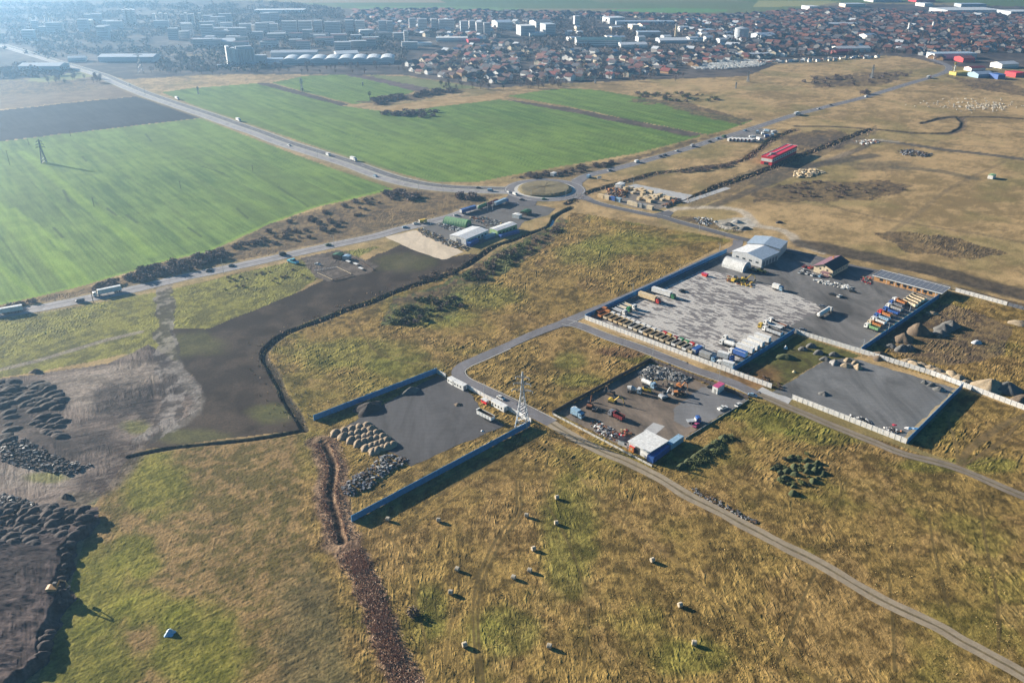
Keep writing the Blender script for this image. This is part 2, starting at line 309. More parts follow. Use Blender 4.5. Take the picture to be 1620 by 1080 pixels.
    z[sel] += hz + ss(0, 3, s_) * upl
    pm = np.zeros(N, bool); pm[sel] = s_ > -1.2; put(pm, cov((.034, .026, .027), (.085, .064, .060), nC * .5 + nA * .5)); tus[pm] = .25
    # brown reed and bramble bands
    for L_ in (BR1, BR2): k = 1 - ss(9, 15, dline(x, y, WP(L_)) + (nB - .5) * 7); put(k, gold, .85); tus = np.maximum(tus, k * .9)
    for L_, wd in ((BR1, 7.5), (BR2, 5.5)):
        dd = dline(x, y, WP(L_)); k = 1 - ss(wd * .7, wd * 1.1, dd + (nB - .5) * 5); put(k, cov((.11, .068, .046), (.25, .165, .11), nC), .85); tus = np.maximum(tus, k * 1.0)
    db = dline(x, y, WP(smooth(BR1, 4))) + (nB - .5) * 1.5; z -= .7 * (1 - ss(.3, 3.2, db)); put(1 - ss(.5, 1.6, db), cov((.03, .02, .015), (.05, .035, .025), nC), .9)
    # canal and ditches
    for L_, wd, dp in ((canal_px, 2.5, 1.3), (canal2_px, 1.6, 1.0)):
        dd = dline(x, y, WP(smooth(L_, 4))); nn = (nB - .5) * 1.4 + (nA - .5) * 2.5
        z -= dp * (1 - ss(wd * .35, wd * 1.25, dd + nn)); put(1 - ss(wd * .7, wd * 1.3, dd + nn), cov((.018, .016, .014), (.035, .03, .022), nC), .95)
        tus *= ss(wd, wd * 2, dd)
    for L_, wd, dp in ((ditchN_px, 3.6, 1.5), (ditchE_px, 4.2, 2.0), (curve_px, 3.2, .9), (curve2_px, 2.4, .6)):
        dd = dline(x, y, WP(smooth(L_, 4))); nn = (nB - .5) * 3 + (nA - .5) * 5
        z -= dp * (1 - ss(wd * .3, wd * 1.3, dd + nn)); put(1 - ss(wd * .8, wd * 1.9, dd + nn), cov((.03, .025, .02), (.08, .06, .042), nC), .9)
    # worn tracks
    def track(pts, wd, c1=(.20, .165, .115), c2=(.27, .225, .16), k=.8):
        q = WP(smooth(pts, 4)); ctr = np.array(q).mean(0); dd = dline(x, y, q)
        put(1 - ss(wd * .6, wd * 1.2, dd + (nB - .5) * wd * .5), cov(c1, c2, nC), k)
        nonlocal tus
        tus = tus * ss(wd * .8, wd * 1.5, dd)
    track([(1048, 341), (1058, 334), (1074, 330), (1111, 328.5), (1138, 328), (1170, 333), (1184, 342), (1199, 357), (1229, 362), (1251, 371), (1261, 383), (1281, 392), (1303, 399)], 4.4, (.33, .28, .21), (.44, .38, .30), .95)
    put(poly([(1128, 350), (1160, 345), (1185, 345), (1200, 358), (1180, 365), (1140, 362)], .4), cov((.30, .27, .22), (.4, .37, .32), nC))
    dkt = dict(c1=(.040, .034, .028), c2=(.075, .06, .045))
    track([(1273, 386), (1360, 403), (1408, 414), (1456, 424), (1504, 434), (1536, 445), (1585, 458), (1660, 475)], 11, k=.9, **dkt)
    for q_ in [[(1240, 402), (1330, 420), (1400, 430), (1500, 452), (1600, 478), (1700, 500)], [(1300, 398), (1400, 418), (1480, 436), (1560, 456), (1660, 482)]]: track(q_, 3.0, **dkt)
    track([(1180, 300), (1240, 300), (1330, 330), (1420, 350), (1560, 372), (1700, 400)], 2.4, (.10, .075, .04), (.14, .10, .06), .6); track([(1385, 222), (1350, 240), (1290, 262), (1230, 285), (1130, 325)], 5, (.06, .05, .04), (.11, .085, .06), .85)
    track([(1590, 255), (1500, 300), (1450, 340), (1400, 372)], 2.4, (.12, .09, .05), (.16, .12, .07), .5); track([(1430, 210), (1500, 228), (1620, 236)], 3, (.10, .08, .05), (.15, .12, .07), .5); track([(1300, 185), (1420, 175), (1620, 205)], 1.6, (.13, .10, .06), (.17, .13, .08), .4)
    track([(1381, 222), (1420, 226), (1493, 236.7), (1563, 244.5), (1640, 255)], 6.5, (.055, .05, .045), (.10, .085, .07), .95); track([(1345, 226), (1381, 221), (1420, 225)], 4, (.25, .22, .18), (.34, .3, .24), .8)
    track([(1275, 247), (1300, 251), (1317, 251), (1345, 240)], 4.5, (.2, .15, .1), (.25, .2, .14), .6)
    track([(1200, 290), (1240, 270), (1320, 256), (1380, 246)], 9, (.05, .045, .04), (.09, .075, .055), .85)
    track([(1415, 265), (1480, 270), (1540, 282)], 7, (.07, .06, .045), (.12, .1, .06), .75)
    track([(1516, 742), (1530, 715), (1560, 690), (1590, 670), (1640, 650)], 1.8, (.10, .075, .035), (.16, .11, .05), .8)
    track([(1516, 740), (1512, 700), (1500, 665), (1508, 645)], .8, (.12, .09, .04), (.17, .12, .05), .7)
    for i in range(7): track([(1520, 738), (1545 + 9 * i, 735 - 9 * i), (1580 + 12 * i, 725 - 18 * i), (1640 + 10 * i, 712 - 24 * i)], .35, (.09, .065, .03), (.13, .09, .04), .7)
    for p in [[(560, 500), (600, 560), (690, 580), (720, 588)], [(455, 560), (520, 535), (610, 528)], [(640, 800), (700, 760), (790, 715), (850, 680)], [(655, 812), (715, 768), (800, 722), (855, 690)], [(817, 760), (815, 810), (780, 860), (752, 930), (750, 1010), (760, 1100)], [(822, 760), (823, 812), (790, 862), (760, 932), (757, 1010), (768, 1100)],
              [(740, 772), (700, 800), (620, 850)], [(1228, 1050), (1265, 960), (1290, 900)], [(1415, 1060), (1412, 980), (1405, 900)], [(1580, 1030), (1578, 950), (1560, 860), (1550, 790)], [(1470, 820), (1480, 880), (1500, 960)], [(560, 742), (660, 700), (760, 690), (830, 672)], [(580, 752), (680, 710), (770, 690)]]:
        track(p, .6, (.075, .055, .02), (.11, .08, .03), .85)
    for p in [[(600, 835), (640, 880), (660, 960), (690, 1080)], [(870, 700), (860, 780), (900, 860), (930, 960), (920, 1080)], [(700, 1080), (720, 960), (760, 900)], [(1000, 780), (980, 860), (1010, 960)], [(1230, 700), (1250, 690), (1290, 700), (1320, 740), (1330, 780), (1300, 830)], [(1060, 700), (1120, 730), (1200, 800)], [(1350, 740), (1400, 800), (1420, 880)], [(905, 550), (930, 590), (960, 600)], [(640, 520), (700, 560), (720, 586)]]: track(p, .5, (.08, .06, .022), (.12, .085, .03), .7)
    track([(830, 680), (905, 740), (960, 800), (1060, 880), (1150, 960), (1300, 1080)], .8, (.09, .065, .03), (.15, .10, .04), .5)
    put(poly([(1262, 530), (1362, 562), (1345, 568), (1300, 572), (1222, 618), (1160, 590)], .2), cov((.06, .055, .02), (.10, .10, .03), nC * .5 + nA * .5))
    put(blob(1190, 595, 40, 18), cov((.10, .055, .025), (.18, .10, .045), nC), .8)
    put(blob(985, 556, 45, 10) * (tus > .3), cov((.09, .045, .025), (.15, .08, .045), nC), .8)
    put(poly([(1380, 540), (1440, 505), (1500, 480), (1560, 500), (1600, 520), (1590, 560), (1500, 580), (1420, 560)], .8), cov((.07, .052, .045), (.13, .095, .06), nC), .65)
    # roads' verges
    for L_, wd in FLAT_LINES[:4]:
        dd = dline(x, y, WP(L_)); put(1 - ss(wd * .95, wd * 1.35, dd + (nB - .5) * 2), cov((.22, .17, .09), (.28, .22, .13), nC), .55)
    rngs = [(1190, 420, 80, 10), (1330, 405, 60, 9), (1450, 455, 90, 8)]
    put(poly([(1080, 319), (1200, 262), (1280, 232), (1385, 200), (1390, 208), (1300, 246), (1210, 285), (1100, 330)], .8), cov((.07, .055, .04), (.14, .105, .065), nC), .6)
    put(blob(1310, 225, 60, 9), cov((.05, .04, .035), (.10, .08, .06), nC), .7); put(blob(1400, 262, 60, 8), cov((.08, .065, .045), (.12, .10, .06), nC), .6)
    # town and far land
    city = [(-2500, 135), (0, 128), (60, 123), (140, 112), (200, 126), (330, 118), (470, 118), (590, 119), (640, 119), (770, 140), (870, 133), (1010, 127), (1180, 121), (1240, 98), (1400, 88), (1440, 90), (1490, 104), (1540, 108), (4000, 112), (3000, 24), (1620, 10), (1350, 6), (1200, 20), (1130, 22), (1000, 18), (560, 15), (440, 3), (200, -6), (-2500, -6)]
    cn = fbm(x, y, 60, 5, 83) * .6 + fbm(x, y, 14, 3, 85) * .4
    put(poly(city, .35), cov((.042, .037, .038), (.105, .088, .078), cn))
    for c in [(1125, 52, 40, 5), (1280, 47, 30, 4), (1240, 99, 60, 3), (330, 88, 40, 3)]: put(blob(*c), cov((.2, .16, .1), (.25, .2, .13), nA), .7)
    far = (py < 24) & ~poly(city, .35)
    fp = np.floor(x * .0021 + y * .0006 + 40 * vn(np.floor(y / 230), np.floor(x * 0 + 1), 3)); ft = vn(fp * 1.7, np.floor(y / 230) * 2.3, 91)
    fc = mixc((.075, .12, .04), (.23, .18, .11), ss(.35, .65, ft)); put(far, fc)
    put(blob(1060, 17, 90, 3.6, .2, .2) + 0 * px > .5, np.array((.09, .2, .06)) + 0 * col)
    put(inpoly(px, py, [(560, 11), (700, 10), (820, 13), (820, 19), (700, 18), (570, 15)]), np.array((.11, .19, .07)) + 0 * col, .8)
    put(inpoly(px, py, [(1200, 1), (1335, 2), (1290, 10), (1190, 12)]), np.array((.28, .27, .1)) + 0 * col, .8)
    # relief
    fl = np.ones(N)
    for L_, wd in FLAT_LINES:
        dd = dline(x, y, WP(smooth(L_, 3))); fl *= ss(wd * .5 + .6, wd * .5 + 3, dd)
    for k, p in YARDS.items():
        fl *= ~inpoly(px, py, p)
    fade = 1 - ss(450, 1000, y)
    def aniso(a_, s1, s2, sd_): c_, s_ = math.cos(a_), math.sin(a_); return fbm((x * c_ + y * s_) / s1, (-x * s_ + y * c_) / s2, 1, 3, sd_)
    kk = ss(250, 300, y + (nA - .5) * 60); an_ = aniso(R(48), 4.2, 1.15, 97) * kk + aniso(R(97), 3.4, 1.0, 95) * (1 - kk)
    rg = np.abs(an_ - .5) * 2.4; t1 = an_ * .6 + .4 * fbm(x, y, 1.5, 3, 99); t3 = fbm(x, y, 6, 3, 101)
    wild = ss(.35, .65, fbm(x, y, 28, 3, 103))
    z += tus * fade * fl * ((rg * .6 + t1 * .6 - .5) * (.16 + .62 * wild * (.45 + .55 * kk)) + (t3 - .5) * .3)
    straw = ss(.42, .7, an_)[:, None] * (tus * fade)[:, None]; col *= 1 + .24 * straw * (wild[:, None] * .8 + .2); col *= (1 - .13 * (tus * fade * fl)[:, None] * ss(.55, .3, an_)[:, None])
    z += dirs * fade * (streak - .5) * .12
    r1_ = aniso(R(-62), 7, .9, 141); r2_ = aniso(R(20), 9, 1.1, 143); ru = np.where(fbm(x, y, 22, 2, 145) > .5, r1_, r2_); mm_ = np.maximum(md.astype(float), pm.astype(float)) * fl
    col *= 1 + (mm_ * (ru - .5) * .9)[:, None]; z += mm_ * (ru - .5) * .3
    mown = ((px > 540) & (y < 262) & fore & (px < 1250)).astype(float) * (1 - ss(.45, .6, fbm(x, y, 60, 3, 131)) * .7)
    st = np.sin((x * math.cos(R(4)) + y * math.sin(R(4)) + 5 * (nA - .5) * 3) * 6.283 / 3.6); col *= 1 + (.085 * st * mown * fade)[:, None]
    llm = ll.astype(float); a2 = fbm((x * math.cos(R(38)) + y * math.sin(R(38))) / 16, (-x * math.sin(R(38)) + y * math.cos(R(38))) / 1.5, 1, 4, 133); col *= 1 + (llm * (a2 - .5) * .42)[:, None]
    fine = fbm(x, y, .9, 2, 135); col *= 1 + ((fine - .5) * .5 * tus * fade)[:, None]; z += llm * fl * ((a2 - .5) * .16 + (fine - .5) * .22)
    z = np.where(fl < .5, np.minimum(z, 0) if False else z * fl, z) - .08 * (1 - fl)
    z += 0
    me = bpy.data.meshes.new('ground')
    me.vertices.add(N); me.vertices.foreach_set('co', np.stack([x, y, z], 1).astype(np.float32).ravel())
    i = np.arange(nr - 1)[:, None] * nc + np.arange(nc - 1)[None, :]
    q = np.stack([i, i + 1, i + nc + 1, i + nc], -1).reshape(-1, 4)
    me.loops.add(q.size); me.loops.foreach_set('vertex_index', q.ravel().astype(np.int32))
    me.polygons.add(len(q)); me.polygons.foreach_set('loop_start', (np.arange(len(q)) * 4).astype(np.int32))
    me.update(calc_edges=True)
    at = me.color_attributes.new('cover', 'FLOAT_COLOR', 'POINT')
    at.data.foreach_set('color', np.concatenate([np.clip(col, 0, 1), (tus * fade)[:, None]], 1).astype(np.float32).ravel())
    m = bpy.data.materials.new('land'); m.use_nodes = True; n, l = m.node_tree.nodes, m.node_tree.links
    b = n['Principled BSDF']; b.inputs['Roughness'].default_value = .95; b.inputs['Specular IOR Level'].default_value = .1
    a = n.new('ShaderNodeAttribute'); a.attribute_name = 'cover'; tc = n.new('ShaderNodeTexCoord')
    n1 = n.new('ShaderNodeTexNoise'); n1.inputs['Scale'].default_value = .9; n1.inputs['Detail'].default_value = 4; n1.inputs['Roughness'].default_value = .75
    n2 = n.new('ShaderNodeTexNoise'); n2.inputs['Scale'].default_value = .07; n2.inputs['Detail'].default_value = 6
    for q_ in (n1, n2): l.new(tc.outputs['Object'], q_.inputs['Vector'])
    r1 = n.new('ShaderNodeMapRange'); r1.inputs[1].default_value = .3; r1.inputs[2].default_value = .7; r1.inputs[3].default_value = .62; r1.inputs[4].default_value = 1.38
    r2 = n.new('ShaderNodeMapRange'); r2.inputs[1].default_value = .3; r2.inputs[2].default_value = .7; r2.inputs[3].default_value = .86; r2.inputs[4].default_value = 1.14
    l.new(n1.outputs['Fac'], r1.inputs[0]); l.new(n2.outputs['Fac'], r2.inputs[0])
    mm = n.new('ShaderNodeMath'); mm.operation = 'MULTIPLY'; l.new(r1.outputs[0], mm.inputs[0]); l.new(r2.outputs[0], mm.inputs[1])
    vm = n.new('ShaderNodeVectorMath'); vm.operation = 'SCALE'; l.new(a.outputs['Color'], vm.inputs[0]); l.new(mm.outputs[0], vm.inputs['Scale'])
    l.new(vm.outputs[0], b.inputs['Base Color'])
    bp = n.new('ShaderNodeBump'); bp.inputs['Distance'].default_value = .5
    l.new(n1.outputs['Fac'], bp.inputs['Height']); l.new(a.outputs['Alpha'], bp.inputs['Strength']); l.new(bp.outputs[0], b.inputs['Normal'])
    me.materials.append(m); me.polygons.foreach_set('use_smooth', np.zeros(len(q), bool))
    o = link('ground', me); struct(o)
build_ground()

# ---------------- roads, pavements, markings ----------------
def strip(name, pts, width, z, m, off=0.0, wob=0.0, n=6, closed=False):
    q = [np.array(p) for p in (pts if closed else smooth(pts, n))]; vs = []; k = len(q); rr = random.Random(len(pts))
    for i in range(k):
        t = (q[(i + 1) % k] - q[i - 1]) if closed else (q[min(i + 1, k - 1)] - q[max(i - 1, 0)])
        t = t / (np.hypot(*t) + 1e-9); nn = np.array((-t[1], t[0])); c = q[i] + nn * off
        a, b = c + nn * (width / 2 + wob * (math.sin(i * .31) + .6 * math.sin(i * .83 + 1))), c - nn * (width / 2 + wob * (math.sin(i * .37 + 2) + .6 * math.sin(i * .71)))
        vs += [(a[0], a[1], z), (b[0], b[1], z)]
    fs = [(2 * i, 2 * i + 1, 2 * i + 3, 2 * i + 2) for i in range(k - 1)] + ([(2 * k - 2, 2 * k - 1, 1, 0)] if closed else [])
    mb = MB(); mb.add(vs, fs); return struct(link(name, mb.mesh(name, m)))
def dashes(name, pts, z, m, off, w, ln, gap, n=8):
    q = [np.array(p) for p in smooth(pts, n)]; mb = MB(); acc = 0
    for a, b in zip(q[:-1], q[1:]):
        L = np.hypot(*(b - a));
        if L < 1e-6: continue
        t = (b - a) / L; nn = np.array((-t[1], t[0])); s = -acc
        while s < L:
            s0, s1 = max(s, 0), min(s + ln, L)
            if s1 > s0:
                c0, c1 = a + t * s0 + nn * off, a + t * s1 + nn * off
                mb.add([(*(c0 - nn * w / 2), z), (*(c1 - nn * w / 2), z), (*(c1 + nn * w / 2), z), (*(c0 + nn * w / 2), z)], [(0, 1, 2, 3)])
            s += ln + gap
        acc = (acc + L) % (ln + gap)
    return struct(link(name, mb.mesh(name, m)))
def asphalt(key, c, wear=.25, scale=.12):
    m = bpy.data.materials.new(key); m.use_nodes = True; n, l = m.node_tree.nodes, m.node_tree.links
    b = n['Principled BSDF']; b.inputs['Roughness'].default_value = .85; tc = n.new('ShaderNodeTexCoord')
    mp = n.new('ShaderNodeMapping'); mp.inputs['Rotation'].default_value = (0, 0, R(45)); mp.inputs['Scale'].default_value = (1, .35, 1); l.new(tc.outputs['Object'], mp.inputs[0])
    a = n.new('ShaderNodeTexNoise'); a.inputs['Scale'].default_value = scale; a.inputs['Detail'].default_value = 8; a.inputs['Roughness'].default_value = .68; a.inputs['Distortion'].default_value = .8
    c2 = n.new('ShaderNodeTexNoise'); c2.inputs['Scale'].default_value = 1.6; c2.inputs['Detail'].default_value = 3
    l.new(mp.outputs[0], a.inputs[0]); l.new(tc.outputs['Object'], c2.inputs[0])
    r = n.new('ShaderNodeMapRange'); r.inputs[1].default_value = .33; r.inputs[2].default_value = .67; r.inputs[3].default_value = 1 - wear; r.inputs[4].default_value = 1 + wear
    r2 = n.new('ShaderNodeMapRange'); r2.inputs[1].default_value = .3; r2.inputs[2].default_value = .7; r2.inputs[3].default_value = .88; r2.inputs[4].default_value = 1.12
    l.new(a.outputs[0], r.inputs[0]); l.new(c2.outputs[0], r2.inputs[0])
    wv = n.new('ShaderNodeTexWave'); wv.wave_type = 'RINGS'; wv.inputs['Scale'].default_value = .10; wv.inputs['Distortion'].default_value = 26; wv.inputs['Detail'].default_value = 4; wv.inputs['Detail Scale'].default_value = .35; l.new(tc.outputs['Object'], wv.inputs[0])
    r3 = n.new('ShaderNodeMapRange'); r3.inputs[3].default_value = .95; r3.inputs[4].default_value = 1.04; l.new(wv.outputs['Fac'], r3.inputs[0])
    m0 = n.new('ShaderNodeMath'); m0.operation = 'MULTIPLY'; l.new(r2.outputs[0], m0.inputs[0]); l.new(r3.outputs[0], m0.inputs[1])
    mm = n.new('ShaderNodeMath'); mm.operation = 'MULTIPLY'; l.new(r.outputs[0], mm.inputs[0]); l.new(m0.outputs[0], mm.inputs[1])
    vm = n.new('ShaderNodeVectorMath'); vm.operation = 'SCALE'; vm.inputs[0].default_value = c; l.new(mm.outputs[0], vm.inputs['Scale']); l.new(vm.outputs[0], b.inputs['Base Color'])
    MATS[key] = m; return m
ASP = asphalt('asphalt', (.125, .12, .13)); ASPD = asphalt('asphalt_dark', (.078, .076, .085)); ASPL = asphalt('asphalt_pale', (.21, .20, .205))
DIRT = asphalt('gravel_track', (.24, .195, .135), .2); GYARD = asphalt('yard_gravel', (.105, .101, .098), .6, .06); DYARD = asphalt('yard_tar', (.052, .051, .055), .5, .06)
BYARD = asphalt('yard_brown', (.13, .10, .075), .55, .07); BEIGE = asphalt('pad_beige', (.46, .38, .28), .2); PADC = asphalt('pad_concrete', (.33, .33, .33), .15)
PAINT = mat('road_paint', (.6, .6, .57), .7, 0, .2); MED = mat('median_strip', (.34, .33, .27), .95, 0, .3, .4)
hw = WP(highway_px)
strip('road', hw, 8.6, .060, ASPD, 5.2); strip('road', hw, 8.6, .066, ASPL, -5.2); strip('median', hw, 2.0, .10, MED)
strip('hard_shoulder', hw, 1.6, .05, MED, 10.2, .3); strip('hard_shoulder', hw, 1.6, .05, MED, -10.2, .3)
for o_ in (1.4, 9.1, -1.4, -9.1): dashes('road_marking', hw, .09, PAINT, o_, .22, 50, .01)
for o_ in (5.2, -5.2): dashes('road_marking', hw, .09, PAINT, o_, .2, 6, 9)
tw = WP(town_px); strip('road', tw, 10.5, .070, ASP); dashes('road_marking', tw, .092, PAINT, 0, .25, 6, 6); dashes('road_marking', tw, .092, PAINT, 4.7, .22, 50, .01); dashes('road_marking', tw, .092, PAINT, -4.7, .22, 50, .01)
we = WP(west_px); strip('road', we, 11.5, .076, ASPL, 0, .25); strip('road', we, .9, .083, ASPD, .3); dashes('road_marking', we, .098, PAINT, 4.9, .22, 50, .01); dashes('road_marking', we, .098, PAINT, -4.9, .22, 50, .01)
ea = WP(east_px); strip('road', ea, 7.4, .082, ASPD); dashes('road_marking', ea[:9], .1, PAINT, 3.3, .3, 30, .01)
ya = WP(yard_px); strip('road', ya, 6.6, .088, ASP, 0, .15); strip('kerb', ya[10:], .45, .14, M('conc'), 3.7); strip('kerb', ya[1:9], .35, .14, M('conc'), 3.6)
di = WP(dirt_px); strip('path', di, 5.6, .050, DIRT, 0, .14, 8); strip('verge', di, .9, .056, mat('worn_grass', (.15, .115, .055), .95, 0, .3, .5), 0, .12, 8)
wa = WP(wall_px); strip('road', wa, 6.4, .094, ASP, 0, .2); strip('kerb', wa, .4, .15, M('conc'), -3.5); strip('kerb', wa[:6], .35, .15, M('conc'), 3.5)
so = WP(south_px); strip('path', so, 5.0, .056, asphalt('track_grey', (.17, .14, .105), .25), 0, .14, 8); strip('verge', so, .8, .062, MATS['worn_grass'], 0, .12, 8)
strip('path', WP([(1083.5, 320), (1100, 314.5), (1120, 308), (1152, 297)]), 6, .05, PADC)
# roundabout
rc = P(862, 300); RI, RO = 26.5, 35.0
def ring(name, r0, r1, z, m, c=rc, n=96, z1=None):
    mb = MB(); vs = []
    for k in range(n):
        t = 2 * math.pi * k / n; vs += [(c[0] + r0 * math.cos(t), c[1] + r0 * math.sin(t), z), (c[0] + r1 * math.cos(t), c[1] + r1 * math.sin(t), z if z1 is None else z1)]
    mb.add(vs, [(2 * k, 2 * k + 1, (2 * k + 3) % (2 * n), (2 * k + 2) % (2 * n)) for k in range(n)]); return struct(link(name, mb.mesh(name, m)))
ring('roundabout_road', RI - .5, RO, .110, ASP); ring('pavement', RI - 3, RI, .16, M('conc')); ring('road_marking', RO - 1.3, RO - 1.0, .125, PAINT)
def island(b):
    prev = None; n = 64; rs = [(RI - 3, 0), (RI - 3.6, 1.5), (RI - 6, 2.3), (RI * .5, 2.7), (0.01, 2.9)]
    vs = []
    for i, (r, zz) in enumerate(rs):
        for k in range(n):
            t = 2 * math.pi * k / n; vs.append((r * math.cos(t), r * math.sin(t), zz + (rnd.uniform(-.12, .12) if i else 0)))
    fs = [(i * n + k, i * n + (k + 1) % n, (i + 1) * n + (k + 1) % n, (i + 1) * n + k) for i in range(len(rs) - 1) for k in range(n)]
    b.add(vs, fs)
b = MB(); island(b); o = struct(link('traffic_island', b.mesh('traffic_island', mat('island_grass', (.17, .135, .06), .95, 0, .3, .09)))); o.location = (*rc, 0)
def sheet(name, pts, z, m):
    W_ = WP(pts); q = []; r_ = random.Random(len(pts) * 7)
    for a, b in zip(W_, W_[1:] + W_[:1]):
        L = dist(a, b); k = max(1, int(L / 3.0)); nx, ny = (b[1] - a[1]) / L, -(b[0] - a[0]) / L; j = .0 if name == 'road' or L < 9 else .55
        for i in range(k): o_ = r_.uniform(-j, j) if i else 0; q.append((a[0] + (b[0] - a[0]) * i / k + nx * o_, a[1] + (b[1] - a[1]) * i / k + ny * o_, z))
    mb = MB(); mb.add(q, [tuple(range(len(q)))]); return struct(link(name, mb.mesh(name, m)))
# splitter aprons round the junctions
sheet('road', [(795, 297), (812, 300), (808, 306), (822, 313), (850, 318), (846, 326), (800, 326), (770, 332), (745, 333), (772, 322), (800, 313), (806, 308)], .104, ASPD)
sheet('road', [(905, 285), (925, 276), (935, 279), (921, 290), (921, 305), (940, 316), (925, 317), (900, 312)], .106, ASP)
sheet('road', [(880, 510), (893, 503), (912, 506), (905, 516), (892, 517)], .101, ASP)
sheet('road', [(1035, 338), (1058, 333), (1066, 336), (1058, 345), (1040, 345)], .089, ASPD)
def slabs():
    m = bpy.data.materials.new('slab_paving'); m.use_nodes = True; n, l = m.node_tree.nodes, m.node_tree.links
    b = n['Principled BSDF']; b.inputs['Roughness'].default_value = .9; tc = n.new('ShaderNodeTexCoord')
    mp = n.new('ShaderNodeMapping'); mp.inputs['Rotation'].default_value = (0, 0, R(45)); l.new(tc.outputs['Object'], mp.inputs[0])
    br = n.new('ShaderNodeTexBrick'); br.inputs['Scale'].default_value = 1; br.inputs['Brick Width'].default_value = 4.2; br.inputs['Row Height'].default_value = 1.5
    br.inputs['Mortar Size'].default_value = .10; br.inputs['Mortar Smooth'].default_value = .3; br.inputs['Color1'].default_value = (0, 0, 0, 1); br.inputs['Color2'].default_value = (1, 1, 1, 1); br.inputs['Mortar'].default_value = (.5, .5, .5, 1)
    l.new(mp.outputs[0], br.inputs[0])
    a = n.new('ShaderNodeTexNoise'); a.inputs['Scale'].default_value = .03; a.inputs['Detail'].default_value = 3; l.new(mp.outputs[0], a.inputs[0])
    mp2 = n.new('ShaderNodeMapping'); mp2.inputs['Rotation'].default_value = (0, 0, R(45)); mp2.inputs['Scale'].default_value = (.10, 1, 1); l.new(tc.outputs['Object'], mp2.inputs[0])
    c = n.new('ShaderNodeTexNoise'); c.inputs['Scale'].default_value = .55; c.inputs['Detail'].default_value = 5; c.inputs['Roughness'].default_value = .65; l.new(mp2.outputs[0], c.inputs[0])
    # dirt = per-slab random*.3 + patch noise + fine noise
    def math_(op, x, y):
        q = n.new('ShaderNodeMath'); q.operation = op
        for i, t in enumerate((x, y)):
            if isinstance(t, (int, float)): q.inputs[i].default_value = t
            else: l.new(t, q.inputs[i])
        return q.outputs[0]
    s = math_('ADD', math_('MULTIPLY', br.outputs['Color'], .42), math_('ADD', math_('MULTIPLY', a.outputs[0], .85), math_('MULTIPLY', c.outputs[0], .95)))
    s = math_('ADD', s, math_('MULTIPLY', br.outputs['Fac'], .35))
    r = n.new('ShaderNodeMapRange'); r.inputs[1].default_value = 1.08; r.inputs[2].default_value = 1.24; l.new(s, r.inputs[0])
    mx = n.new('ShaderNodeMix'); mx.data_type = 'RGBA'; mx.inputs[6].default_value = (.43, .41, .38, 1); mx.inputs[7].default_value = (.12, .11, .112, 1)
    l.new(r.outputs[0], mx.inputs[0]); l.new(mx.outputs[2], b.inputs['Base Color']); return m
sheet('yard_pavement', [(928, 506), (1150, 402), (1215, 392), (1500, 461), (1362, 557), (1259, 524), (1158, 587)], .020, GYARD)
sheet('slab_pavement', [(945, 505), (1112, 427), (1160, 434), (1180, 447), (1225, 452), (1290, 480), (1300, 490), (1230, 525), (1158, 578)], .030, slabs())
sheet('yard_pavement', YARDS['comp'], .020, DYARD)
sheet('yard_pavement', YARDS['small'], .020, BYARD)
sheet('yard_pavement', [(1065, 648), (1110, 612), (1150, 616), (1181, 632), (1120, 668), (1085, 676), (1066, 665)], .030, asphalt('yard_grey', (.13, .13, .135), .25, .07))
sheet('yard_pavement', YARDS['lower'], .020, asphalt('yard_lower', (.118, .120, .122), .6, .05))
sheet('pavement', [(1222, 620), (1253, 631), (1246, 640), (1205, 626), (1198, 618), (1206, 612)], .035, PADC)
sheet('yard_pavement', YARDS['north'], .020, asphalt('yard_north', (.082, .078, .076), .25, .05))
sheet('pavement', [(609.6, 375), (658, 364), (690, 378), (734, 398.5), (706, 410), (698.5, 410.5), (650, 394)], .045, BEIGE)
sheet('pavement', [(985.7, 296), (1005, 291), (1096, 309), (1079, 317.4), (1030, 306)], .035, PADC)
sheet('yard_pavement', [(946, 310), (985, 296), (1080, 318), (1034, 334), (1000, 328)], .025, asphalt('yard_timber', (.14, .12, .10), .3, .07))
sheet('yard_pavement', [(1148, 222), (1170, 212), (1205, 203), (1232, 208), (1200, 226)], .025, GYARD)
sheet('verge', [(930, 508), (950, 510), (1010, 532), (1080, 561), (1150, 584), (1156, 589), (1080, 567), (1000, 537)], .045, asphalt('sandy_verge', (.30, .22, .12), .3))
sheet('verge', [(1362, 556.5), (1487, 471), (1482, 470), (1440, 494), (1400, 520), (1358, 552)], .045, MATS['sandy_verge'])
sheet('verge', [(1520, 615), (1434, 700), (1428, 693), (1470, 655), (1508, 616)], .045, MATS['sandy_verge'])
sheet('pavement', [(1018, 681), (1034, 668), (1052, 674), (1037, 687)], .040, PADC)
WATER = mat('water', (.05, .12, .2), .08, 0, .05)
mb = MB(); q = WP([(874, 346), (872, 358), (862, 366), (850, 371)]); 
mb = MB(); pts = smooth(q, 3)
for i, p_ in enumerate(pts): mb.v += [(p_[0] - 1.3, p_[1] + .8, -1.1), (p_[0] + 1.3, p_[1] - .8, -1.1)]
mb.f = [(2 * i, 2 * i + 1, 2 * i + 3, 2 * i + 2) for i in range(len(pts) - 1)]; struct(link('water', mb.mesh('water', WATER)))
